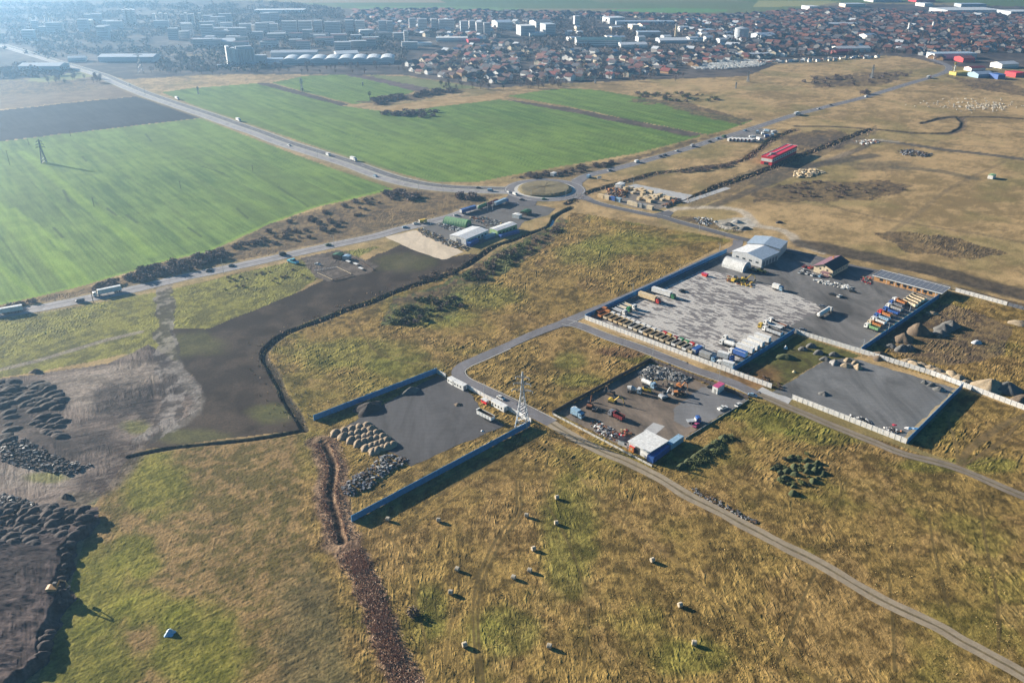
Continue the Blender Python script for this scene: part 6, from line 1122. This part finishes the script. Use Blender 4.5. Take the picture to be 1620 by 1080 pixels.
GR = [mat('straw_a', (.44, .30, .10), .95), mat('straw_b', (.30, .20, .065), .95), mat('straw_c', (.52, .37, .15), .95), mat('straw_d', (.22, .20, .05), .95)]
tp = tufts(); blades('grass', tp, .26, .18, GR, 'tall dry grass tufts over the golden meadows', .5, 7, 1)
blades('reeds', np.concatenate([band_pts(smooth(canal_px[2:], 3), 12, 500, 4), band_pts(ditchN_px, 9, 900, 8), band_pts(ditchE_px, 10, 800, 9)]), .8, .22, [RD[0], RD[2], GR[1], GR[3]], 'dry reeds and weeds fringing the canal and the ditches', seed=3)
# ---------------- trees ----------------
TR = {}
def tree(xy, h, m, label, group, name='bare_tree'):
    v_ = rnd.randrange(4); t = empty(name, xy, rnd.uniform(0, 6), label, 'tree', group); s = h / 10; t.scale = (s, s, s)
    def tf(q):
        q.tube((0, 0, -.3), (0, 0, 4.5), .32, .2, 6); r = random.Random(v_)
        for k in range(6): a = k * 1.05 + v_; q.tube((0, 0, 2.5 + .4 * k), (2.0 * math.cos(a), 2.0 * math.sin(a), 6 + .4 * k), .14, .05, 4)
        q.tube((0, 0, 4.5), (.3, .2, 9), .2, .05, 5)
    part('trunk', ('trk', v_), tf, BARK, t)
    k = (m.name, v_)
    if k not in TR: TR[k] = quads_mesh('crown', leafcloud(260, 3.4, 6.2, 3.6, .42, v_ + 40, 1.5), m)
    o = link('crown', TR[k], t)
CITYB = [(640, 119), (770, 139), (870, 132), (1010, 126), (1100, 122), (1180, 118)]
for (x0, x1, y0, y1, n, m, lb, g) in [(690, 800, 126, 142, 26, [T5, T2], 'dark tree at the town edge above the tan strip', 'trees at the town edge, middle'), (800, 900, 130, 140, 30, [T2, T1], 'bare tree in the belt along the town edge by the third green field', 'tree belt by the third green field'), (900, 1090, 122, 129, 26, [T1, T2], 'bare tree in the belt before the red-roofed houses', 'tree belt before the houses'),
                                       (230, 345, 108, 118, 30, [T2], 'bluish bare tree in the belt right of the long white-roofed hall', 'trees by the white-roofed hall'), (400, 640, 105, 117, 46, [T2, T1], 'bare tree in the long belt before the vaulted halls', 'trees before the vaulted halls'), (70, 160, 123, 133, 22, [T2], 'bluish tree in the copse at the upper left', 'copse at the upper left'), (1240, 1460, 84, 91, 28, [T1, T2, T5], 'tree at the town edge above the round pasture', 'trees above the round pasture')]:
    for k in range(n): f = rnd.random(); tree(P(x0 + (x1 - x0) * rnd.random(), y0 + (y1 - y0) * rnd.random()), rnd.uniform(6, 11), rnd.choice(m), lb, g)
tree(P(585, 155), 9, T5, 'round dark tree at the left end of the tan strip hedge', None); tree(P(731, 139), 10, T1, 'bare brown tree standing free above the hedge', None); tree(P(1361, 151), 7, T2, 'left bare tree beside the far road', None); tree(P(1370, 149), 8, T2, 'right bare tree beside the far road', None); tree(P(479, 145), 5, T5, 'small dark tree at the foot of the pylon between the green fields', None)
# ---------------- the town ----------------
C_.update(terra=(.24, .105, .07), terrad=(.17, .075, .06), rbrown=(.12, .065, .05), rgrey=(.13, .125, .13), rred=(.26, .08, .06), hw=(.85, .84, .80), hc=(.80, .68, .50), hg=(.40, .38, .36), ho=(.50, .30, .14), blockw=(.62, .62, .62), blockg=(.44, .45, .47), steel=(.50, .55, .60), roofl=(.60, .63, .66), ys=(.6, .45, .08), tealr=(.06, .13, .14))
HM = {}
def hparts(kind):
    w, l, h, r = [(9, 12, 3.4, 3.0), (8, 10, 5.2, 2.6), (10, 14, 3.2, 3.4), (11, 11, 5.6, 3.0)][kind]
    wf = lambda q: q.prof([(-w / 2, 0), (w / 2, 0), (w / 2, h), (0, h + r), (-w / 2, h)], -l / 2, l / 2)
    def rf(q):
        e = .6; sl = r / (w / 2)
        for s in (-1, 1):
            pts = [(s * (w / 2 + e), h - e * sl + .02), (s * .0, h + r + .02), (s * .0, h + r + .3), (s * (w / 2 + e), h - e * sl + .3)]
            q.prof(pts if s < 0 else pts[::-1], -l / 2 - .5, l / 2 + .5)
    return wf, rf
ZH = [(645, 100), (700, 86), (770, 68), (830, 74), (930, 82), (1010, 84), (1110, 76), (1180, 70), (1240, 62), (1440, 50), (1640, 50), (1640, 84), (1500, 84), (1490, 100), (1450, 86), (1400, 84), (1250, 90), (1180, 94), (1090, 108), (1100, 114), (1010, 122), (870, 129), (770, 136), (650, 116)]
ZF = [(560, 18), (700, 16), (820, 20), (1130, 26), (1300, 16), (1640, 26), (1640, 50), (1440, 50), (1240, 60), (1100, 62), (1060, 40), (1000, 28), (820, 36), (780, 66), (700, 62), (540, 44)]
rr = random.Random(11); cand = []
th = R(-14); ct, st_ = math.cos(th), math.sin(th); lo, hi = P(1640, 20), None
for i in range(-140, 140):
    for j in range(0, 90):
        a, b = i * 14.0 + rr.uniform(-4, 4), 1250 + j * 26.0 + rr.uniform(-6, 6) + (6 if i % 2 else 0)
        x, y = a * ct - (b - 1250) * st_ * .6, (b) + a * st_
        if y < 1100 or rr.random() < .22 or i % 9 == 0: continue
        d = math.hypot(y, H); v_ = (y * SP - H * CP); 
        den = (y * CP + H * SP); px_, py_ = CX + F * x / den, CY - F * (y * SP - H * CP) / den
        cand.append((y, x, px_, py_))
ca = np.array(cand); inH = inpoly(ca[:, 2], ca[:, 3], ZH); inF = inpoly(ca[:, 2], ca[:, 3], ZF)
near_ = sorted([tuple(q) for q in ca[inH]]); far_ = near_[300:] + [tuple(q) for q in ca[inF]]; near_ = near_[:300]
RC = ['terra', 'terrad', 'rbrown', 'rgrey', 'rred', 'terrad', 'rbrown', 'terrad', 'rgrey']; WC = ['hw', 'hc', 'hw', 'ho', 'hw', 'hc', 'hg']
rn = dict(terra='orange brown', terrad='dark brown red', rbrown='brown', rgrey='grey', rred='bright red'); wn_ = dict(hw='white', hc='cream', hg='grey', ho='ochre')
for (y, x, px_, py_) in near_:
    rc_, wc_, kd = rr.choice(RC), rr.choice(WC), rr.randrange(4); wf, rf = hparts(kd)
    zone = 'right end of the town' if px_ > 1400 else 'right part of the town edge' if px_ > 1100 else 'right of centre at the town edge' if px_ > 950 else 'middle of the town edge' if px_ > 800 else 'left end of the house quarter'
    t = empty('house', (x, y), R(-40) + rr.choice([0, math.pi / 2]) + rr.uniform(-.12, .12), '%s house, %s roof, %s' % (wn_[wc_], rn[rc_], zone), 'house', '%s houses with %s roofs %s' % (wn_[wc_], rn[rc_], zone)); s = rr.uniform(.85, 1.2); t.scale = (s, s, s)
    part('wall', ('hw', kd), wf, M(wc_), t); part('roof', ('hr', kd), rf, M(rc_), t)
# farther houses: past 300, one object
mb = MB(); ids = []; ms = [M(c) for c in ('hw', 'hc', 'rbrown', 'hg')] + [M(c) for c in ('terra', 'terrad', 'rbrown', 'rgrey', 'roofl')]
for (y, x, px_, py_) in far_:
    kd = rr.randrange(4); wf, rf = hparts(kd); an = R(-40) + rr.choice([0, math.pi / 2]) + rr.uniform(-.1, .1); s = rr.uniform(.85, 1.25); c_, s_ = math.cos(an) * s, math.sin(an) * s
    rt_ = px_ > 1180 or py_ < 34
    for f, base in ((wf, (2 + rr.randrange(2)) if rt_ and rr.random() < .8 else rr.randrange(4)), (rf, 4 + rr.randrange(4 if rt_ and rr.random() < .9 else 5))):
        q = MB(); f(q); mb.add([(x + vx * c_ - vy * s_, y + vx * s_ + vy * c_, vz * s) for vx, vy, vz in q.v], q.f); ids += [base] * len(q.f)
me = mb.mesh('distant_houses', ms); me.polygons.foreach_set('material_index', np.array(ids, np.int32)); o = link('distant_houses', me); o['kind'] = 'stuff'; tag(o, 'sea of small distant houses in the town behind the first rows', 'houses')
# trees between the houses: past counting
def forest(poly, n, smin, smax, label, seed, ms, name='distant_trees', nf=14):
    r = np.random.RandomState(seed); xs = [p[0] for p in poly]; ys = [p[1] for p in poly]; Xs = []
    lo_, hi_ = P(0, max(ys))[1], P(0, min(ys))[1]; xm = max(abs(P(min(xs), min(ys))[0]), abs(P(max(xs), min(ys))[0])); k = 0
    X = r.uniform(-xm, xm, n * 12); Y = r.uniform(lo_, hi_, n * 12); den = Y * CP + H * SP; px_, py_ = CX + F * X / den, CY - F * (Y * SP - H * CP) / den
    ok = inpoly(px_, py_, poly) & (fbm(X, Y, 70, 3, seed) > .42); X, Y = X[ok][:n], Y[ok][:n]; Q = []
    base = [leafcloud(nf, 1, .75, .75, .42, s, .05) for s in range(6)]
    for x, y in zip(X, Y): s = r.uniform(smin, smax); Q.append(base[r.randint(6)] * s + np.array((x, y, 0)))
    Q = np.concatenate(Q); o = link(name, quads_mesh(name, Q, ms, np.repeat(r.randint(0, len(ms), len(Q) // nf), nf))); o['kind'] = 'stuff'; tag(o, label, 'trees')
forest(ZH, 1300, 2, 4.2, 'bare trees and gardens between the houses of the town', 1, [T2, T1, T5, T4])
forest(ZF, 2600, 2.5, 5, 'bare trees between the farthest houses', 2, [T2, T1, T4])
forest([(-60, 6), (440, 4), (560, 18), (540, 44), (640, 60), (645, 100), (500, 84), (420, 80), (420, 116), (250, 112), (250, 84), (120, 88), (100, 98), (-60, 70)], 4300, 3, 6, 'hazy bare woodland and gardens in the left part of the town', 3, [T2, T1, T5])
forest([(820, 30), (1100, 40), (1240, 46), (1230, 66), (1110, 74), (1010, 82), (930, 80), (830, 72)], 800, 3, 6, 'bare trees between the works halls', 4, [T2, T1])
forest([(-60, 100), (100, 106), (150, 116), (60, 124), (-60, 128)], 260, 3, 6, 'trees and hedges at the left town edge', 5, [T2, T1])
# larger buildings of the town: x range, base row, height m, depth m
def bld(x0, x1, yb, h, dp, wc, rc, label, cat='hall', name='town_hall_building', kind='gable', rot=0.0):
    rot = rot + (.16 if cat == 'apartment block' else .3 if dist(P(x0, yb), P(x1, yb)) < 42 else .06)
    name = {'hall': 'industrial_hall', 'apartment block': 'apartment_block', 'tower block': 'tower_block', 'silo': 'silo', 'shop': 'shop_building', 'school': 'school_building', 'station': 'filling_station'}.get(cat, 'building')
    A, B = P(x0, yb), P(x1, yb); L = dist(A, B); t = empty(name, A, rot, label, cat); w = MB()
    rise = min(dp * .12, 3)
    if kind == 'gable':
        w.profx([(0, 0), (dp, 0), (dp, h), (dp / 2, h + rise), (0, h)], 0, L); link('wall', w.mesh('wall', M(wc)), t)
        r_ = MB(); r_.profx([(-.4, h + .02), (dp / 2, h + rise + .02), (dp + .4, h + .02), (dp + .4, h + .32), (dp / 2, h + rise + .4), (-.4, h + .32)], -.4, L + .4); link('roof', r_.mesh('roof', M(rc)), t)
    elif kind == 'flat':
        w.box(0, L, 0, dp, 0, h); link('wall', w.mesh('wall', M(wc)), t); link('roof', MB().box(-.3, L + .3, -.3, dp + .3, h + .003, h + .6).mesh('roof', M(rc)), t)
    elif kind == 'vault':
        w.box(0, L, 0, dp, 0, h); link('wall', w.mesh('wall', M(wc)), t); nv = max(2, int(L / 22)); s = L / nv
        for k in range(nv):
            q = MB(); q.prof([(k * s + s / 2 - s / 2 * math.cos(math.pi * i / 8), h + .01 + 4.2 * math.sin(math.pi * i / 8)) for i in range(9)], -.3, dp + .3); link('vault_roof', q.mesh('vault_roof', M(rc)), t)
    fl = max(1, int(h / 3.1)); nwin = max(2, min(14, int(L / 5)))
    for f in range(min(fl, 9)):
        z0 = 1.0 + f * (h - .8) / fl; q = MB().box(L * .04, L * .96, -.08, -.001, z0, z0 + 1.0)
        if h < 10 and f: break
        link('window_band', q.mesh('window_band', M('slate')), t)
    return t
B_ = [(156, 243, 99, 8, 34, 'steel', 'roofl', 'long white-roofed hall at the upper left', 'hall', 'gable'), (30, 95, 113, 7, 34, 'steel', 'hallw', 'wide grey hall at the left town edge', 'hall', 'gable'), (108, 134, 99, 6, 20, 'steel', 'hallw', 'grey hall between the two big left halls', 'hall', 'gable'),
      (429, 501, 92, 8, 22, 'steel', 'roofl', 'long pale hall behind the vaulted halls', 'hall', 'gable'), (447, 622, 103, 6, 46, 'steel', 'roofl', 'white vaulted works hall with a row of barrel roofs', 'hall', 'vault'), (533, 568, 92, 6, 36, 'steel', 'roofl', 'pale hall behind the right end of the vaulted hall', 'hall', 'gable'), (420, 448, 100, 5, 20, 'steel', 'roofb', 'low blue grey hall left of the vaulted hall', 'hall', 'flat'),
      (571, 592, 57, 10, 20, 'blockw', 'white', 'white block among the pale flats', 'school', 'flat'), (787, 812, 48, 15, 50, 'white', 'roofb', 'white ended hall with a pale blue roof left of the works', 'hall', 'gable'), (824, 848, 57, 18, 34, 'hallw', 'white', 'big white factory block, left of two', 'hall', 'flat'), (863, 880, 56, 20, 34, 'hallw', 'steel', 'white factory tower block, right of two', 'hall', 'flat'), (838, 866, 58, 6, 20, 'hw', 'roofl', 'low white link between the two factory blocks', 'hall', 'flat'),
      (848, 876, 44, 11, 44, 'hw', 'rgrey', 'dark-roofed hall behind the white factory blocks', 'hall', 'gable'), (909, 918, 43, 22, 12, 'white', 'steel', 'narrow white tower house in the works', 'tower block', 'flat'), (912, 983, 74, 11, 44, 'hw', 'tealr', 'large hall with a dark teal roof above the houses', 'hall', 'gable'), (982, 1025, 77, 6, 30, 'hw', 'roofl', 'long white hall right of the dark teal roof', 'hall', 'gable'),
      (964, 991, 38, 12, 40, 'white', 'roofl', 'pale hall far behind the factory blocks', 'hall', 'flat'), (975, 1067, 40, 7, 26, 'steel', 'roofb', 'long thin pale hall at the far works', 'hall', 'flat'), (1009, 1045, 59, 9, 26, 'blockg', 'roofb', 'grey block left of the tall chimney', 'hall', 'flat'), (1044, 1104, 69, 5, 44, 'steel', 'roofl', 'low white roofs at the foot of the tall chimney', 'hall', 'gable'), (1112, 1134, 53, 6, 24, 'hallw', 'roofb', 'pale hall left of the round silo', 'hall', 'flat'),
      (1000, 1012, 50, 12, 26, 'hc', 'hw', 'cream block before the far works', 'school', 'flat'), (1016, 1030, 48, 10, 26, 'hc', 'rred', 'cream block with a red roof in the works', 'school', 'gable'), (1477, 1547, 94, 8, 26, 'white', 'roofb', 'long pale blue hall at the right town edge', 'hall', 'flat'), (1584, 1617, 109, 6, 24, 'hw', 'roofl', 'white hall behind the filling station', 'hall', 'gable'),
      (1512, 1542, 120, 4, 14, 'ys', 'ys', 'filling station with a yellow canopy', 'station', 'flat'), (1547, 1577, 124, 5, 22, 'lblue', 'roofb', 'pale blue shop hall right of the yellow station', 'shop', 'gable'), (1578, 1592, 126, 6, 18, 'blue', 'blue', 'bright blue shop hall', 'shop', 'flat'), (1536, 1563, 114, 5, 16, 'hw', 'maroon', 'maroon roofed hall behind the yellow station', 'shop', 'gable'), (1606, 1625, 123, 6, 20, 'redp', 'redr', 'red shop hall at the right frame edge', 'shop', 'flat'),
      (1523, 1545, 99, 6, 22, 'redp', 'rred', 'red brick building behind the pale blue hall', 'shop', 'gable'), (1280, 1298, 16, 8, 40, 'hw', 'white', 'white hall at the far field edge', 'hall', 'flat'), (1337, 1370, 12, 8, 40, 'hc', 'steel', 'pale hall with an orange part far behind', 'hall', 'flat'), (1381, 1428, 4, 10, 60, 'white', 'white', 'white hall at the top of the picture', 'hall', 'flat'), (1449, 1480, 4, 10, 50, 'redp', 'rred', 'red hall at the top of the picture', 'hall', 'flat'), (1462, 1478, 11, 8, 40, 'hw', 'steel', 'pale hall before the far red hall', 'hall', 'flat'),
      (1498, 1590, 23, 9, 90, 'steel', 'roofl', 'very long pale blue logistics hall at the upper right', 'hall', 'flat'), (1598, 1640, 26, 10, 60, 'steel', 'roofl', 'pale logistics hall cut by the right frame edge', 'hall', 'flat'), (1520, 1560, 12, 8, 40, 'steel', 'roofb', 'pale hall behind the long logistics hall', 'hall', 'flat'), (1311, 1356, 43, 6, 20, 'hw', 'roofl', 'row of pale roofs in the right part of the town', 'hall', 'gable'), (1371, 1390, 62, 6, 24, 'hw', 'roofb', 'blue grey hall in the right part of the town', 'hall', 'gable'),
      (1324, 1379, 83, 6, 24, 'hw', 'hallw', 'long grey white hall above the round pasture', 'hall', 'gable'), (1323, 1356, 87, 5, 16, 'maroon', 'maroon', 'maroon shed row above the round pasture', 'hall', 'gable'), (1200, 1230, 62, 7, 30, 'steel', 'roofb', 'pale blue hall right of the round silo', 'hall', 'gable'), (124, 144, 44, 14, 30, 'hc', 'hw', 'warm white block in the far left haze', 'hall', 'flat'), (324, 370, 75, 9, 60, 'blockg', 'hallw', 'grey store hall behind the grain silo', 'hall', 'gable'), (402, 480, 22, 8, 40, 'hw', 'white', 'thin white hall in the far haze', 'hall', 'flat'),
      (1165, 1240, 90, 4, 12, 'hw', 'roofl', 'thin pale roof row left of the cemetery slope', 'hall', 'gable'), (690, 740, 66, 6, 24, 'hw', 'white', 'white low hall in the middle of the town', 'shop', 'flat'), (741, 760, 68, 5, 20, 'redp', 'rred', 'red and blue shop hall in the middle of the town', 'shop', 'flat'), (660, 684, 74, 5, 20, 'white', 'white', 'small white works with a mast', 'hall', 'flat')]
for (x0, x1, yb, h, dp, wc, rc, lb, cat, kd) in B_: bld(x0, x1, yb, h * 1.05, dp, wc, rc, lb, cat, kind=kd, rot=rnd.uniform(-.06, .06))
ab = [(447, 470, 55), (473, 494, 55), (515, 539, 56), (547, 560, 53), (563, 578, 54), (600, 612, 54), (613, 622, 55), (648, 658, 50), (662, 676, 51), (683, 692, 51), (695, 719, 52), (729, 741, 55), (743, 752, 54), (754, 764, 57), (766, 776, 58), (405, 424, 55), (428, 440, 56), (380, 398, 56), (350, 368, 54), (640, 646, 72), (498, 510, 54)]
for i, (x0, x1, yb) in enumerate(ab): bld(x0, x1, yb, 26 if x0 > 440 else 22, 16, rnd.choice(['blockw', 'blockw', 'steel']), 'blockg', 'pale slab of flats in the high-rise row of the hazy town', 'apartment block', kind='flat')['group'] = 'slab blocks of the high-rise row'
for i in range(38):
    x0 = rnd.uniform(300, 640); yb = rnd.uniform(60, 80); bld(x0, x0 + rnd.uniform(12, 30), yb, rnd.uniform(8, 15), rnd.uniform(10, 22), rnd.choice(['blockw', 'blockg', 'hg', 'hg']), rnd.choice(['hallw', 'rgrey', 'blockg', 'terrad']), 'low hazy block of flats below the high-rise row', 'apartment block', kind='flat')['group'] = 'low blocks below the high-rise row'
for i in range(34):
    x0 = rnd.uniform(0, 430); yb = rnd.uniform(34, 66); bld(x0, x0 + rnd.uniform(8, 24), yb, rnd.uniform(12, 26), 14, rnd.choice(['blockw', 'blockg', 'steel']), 'hallw', 'block of flats fading into the blue haze at the left', 'apartment block', kind='flat')['group'] = 'blocks in the left haze'
for i in range(26):
    x0 = rnd.uniform(890, 1240); yb = rnd.uniform(44, 70); bld(x0, x0 + rnd.uniform(6, 22), yb, rnd.uniform(5, 9), 16, rnd.choice(['hw', 'steel', 'hc', 'white']), rnd.choice(['roofl', 'hallw', 'roofb', 'terra']), 'small works hall among the larger halls of the works quarter', 'hall', kind='gable')['group'] = 'small halls of the works quarter'
for i, x in enumerate((246, 256, 265, 296, 307, 318)): bld(x - 2.2, x + 2.2, 43 - i % 2, 28, 14, 'white', 'white', 'white tower block in the far row of point blocks', 'tower block', kind='flat')['group'] = 'far white tower blocks'
for i in range(5): bld(197 + 4 * i, 200.5 + 4 * i, 41 - i % 2, 34, 16, 'white', 'white', 'white tower at the smoking works in the far left haze', 'tower block', kind='flat')['group'] = 'towers of the smoking works'
def chimney(x, yb, yt, r, label, c='conc', band=None):
    h = height_at(x, yb, yt); t = empty('chimney', P(x, yb), 0, label, 'chimney'); part('shaft', ('shf', round(h), r), lambda q: q.tube((0, 0, 0), (0, 0, h), r, r * .7, 12), M(c), t); part('rim', ('rm', round(h), r), lambda q: q.tube((0, 0, h + .01), (0, 0, h + 1.5), r * .85, r * .85, 12), M(band or 'grey'), t)
chimney(1068.5, 63, 41, 3.2, 'tall concrete chimney with a flared head in the works', 'tan'); t = empty('water_tower', P(1068.5, 63), 0, 'x', 'x') if 0 else None
for x, yb, yt, lb in [(50, 41, 28, 'leftmost tall chimney in the far haze'), (54.5, 42, 28, 'second tall chimney in the far haze'), (75, 42, 26, 'third tall chimney in the far haze'), (82, 46, 28, 'thickest tall chimney in the far haze'), (1437, 50, 37, 'slender church tower in the right part of the town'), (1475, 48, 35, 'pale church tower right of the main street')]: chimney(x, yb, yt, 3.4, lb, 'white')
t = empty('silo', P(1172, 63), 0, 'round grey steel silo standing above the town at the right', 'silo'); part('shell', 'sl1', lambda q: q.tube((0, 0, 0), (0, 0, 22), 14, 14, 24), M('steel'), t); part('roof', 'sl2', lambda q: q.tube((0, 0, 22.01), (0, 0, 25), 14.2, 2, 24), M('hallw'), t); part('mast', 'sl3', lambda q: q.tube((0, 0, 25), (0, 0, 40), .5, .2, 5), M('grey'), t); part('ring', 'sl4', lambda q: [q.tube((0, 0, z_), (0, 0, z_ + .3), 14.15, n=24) for z_ in (5, 10, 15, 20)], M('grey'), t)
t = empty('grain_silo', P(383, 103), .42, 'tall grain silo block with two white end slabs before the town', 'grain silo')
part('end_slab', 'gs1', lambda q: (q.box(-22, -17, 0, 16, 0, 30), q.box(-12.5, -8.5, -2, 15, 0, 27)), M('white'), t); part('silo_block', 'gs2', lambda q: (q.box(-8.4, 22, 0, 18, 0, 25), q.box(-16.9, -12.6, 1, 14, 0, 26)), M('blockw'), t)
for k in range(6): part('silo_cell', 'gs3', lambda q: q.tube((0, 0, 0), (0, 0, 24.6), 2.5, n=12), M('blockg'), t, (-5.6 + 5.1 * k, -.6, 0))
part('head_house', 'gs4', lambda q: (q.box(-6, 20, 5, 13, 25.01, 28.5)), M('hallw'), t); part('annex', 'gs5', lambda q: q.box(22.1, 42, 2, 20, 0, 13), M('blockg'), t); part('loading_shed', 'gs6', lambda q: q.box(-40, 60, -10, -4, 0, 3.5), M('roofb'), t)
# yellow sign post of the station
t = empty('sign_post', P(1508.5, 118), 0, 'tall post with a yellow sign at the filling station', 'sign'); part('post', 'sg1', lambda q: q.tube((0, 0, 0), (0, 0, 14), .8, n=6), M('white'), t); part('sign_panel', 'sg2', lambda q: q.prof([(-2, 18), (2, 18), (1.2, 14), (-1.2, 14)], -.4, .4), M('ys'), t)
# gravestones, allotment rubble
r = np.random.RandomState(3); mb = MB(); cp = [(1090, 104), (1130, 100), (1180, 95), (1225, 97), (1200, 106), (1140, 110), (1100, 110)]; k = 0
while k < 900:
    x, y = r.uniform(1090, 1225), r.uniform(95, 110)
    if inpoly(np.array([x]), np.array([y]), cp)[0]: k += 1; w = P(x, y); s = r.uniform(.5, 1.5); mb.box(w[0] - s, w[0] + s, w[1] - .5, w[1] + .5, 0, r.uniform(.9, 2.2))
o = link('gravestones', mb.mesh('gravestones', M('hw'))); o['kind'] = 'stuff'; tag(o, 'pale gravestones crowded on the cemetery slope at the town edge', 'gravestones')
# street cars' colours at the right town edge: rows of stalls
for i in range(44):
    x, y = 1200 + 190 * i / 43 + rnd.uniform(-3, 3), 101 - 8.5 * i / 43 + rnd.uniform(-2.5, 1.2); t = empty('shed', P(x, y), rnd.uniform(-.5, .5), 'small pale shed in the row along the edge of the round pasture', 'shed', 'sheds along the round pasture'); part('wall', 'shd', lambda q: q.box(-3, 3, -2, 2, 0, 2.6), M(rnd.choice(['hw', 'hc', 'hg'])), t); part('roof', 'shr', lambda q: q.profx([(-2.4, 2.62), (2.4, 2.62), (0, 4)], -3.3, 3.3), M(rnd.choice(['hw', 'terra', 'roofl', 'hc', 'hg'])), t)
# ---------------- sheep ----------------
def sheep_fn(q):
    q.prof([(-.75, .55), (-.6, .35), (.5, .35), (.72, .55), (.7, .95), (.3, 1.1), (-.5, 1.08), (-.75, .9)], -.3, .3); q.profx([(-.3, .5), (.3, .5), (.36, .8), (.2, 1.12), (-.2, 1.12), (-.36, .8)], -.6, .55)
    q.prof([(.65, .75), (1.05, .55), (1.15, .75), (.85, 1.15), (.6, 1.05)], -.14, .14)
    for x in (-.5, .45):
        for y in (-.2, .2): q.tube((x, y, 0), (x, y, .4), .06, .08, 5)
sm = MB(); sheep_fn(sm); sme = sm.mesh('sheep', mat('wool', (.72, .66, .55), .95)); k = 0
fl = [(1478, 160), (1500, 158), (1540, 158), (1600, 166), (1612, 172), (1590, 176), (1545, 175), (1520, 168), (1490, 164)]
while k < 170:
    x, y = (rnd.gauss(1555, 30), rnd.gauss(169, 4)) if k < 130 else (rnd.uniform(1430, 1600), rnd.uniform(157, 172))
    o = link('sheep', sme); o.location = (*P(x, y), 0); o.rotation_euler = (0, 0, rnd.uniform(-1, 1)); s = rnd.uniform(1.0, 1.4); o.scale = (s, s, s); tag(o, 'white sheep in the flock on the tan pasture at the right', 'sheep', 'sheep of the grazing flock'); k += 1
# ---------------- haze ----------------
hm = bpy.data.materials.new('haze'); hm.use_nodes = True; n, l = hm.node_tree.nodes, hm.node_tree.links; n.clear()
out = n.new('ShaderNodeOutputMaterial'); pv = n.new('ShaderNodeVolumePrincipled'); pv.inputs['Density'].default_value = .00017; pv.inputs['Color'].default_value = (.34, .62, 1.0, 1); pv.inputs['Anisotropy'].default_value = .62
l.new(pv.outputs[0], out.inputs['Volume']); hb = MB().box(-9500, 9500, -900, 11500, -4, 206); o = link('haze', hb.mesh('haze', hm)); o['kind'] = 'stuff'; tag(o, 'blue winter haze lying over the plain and the far town', 'haze')
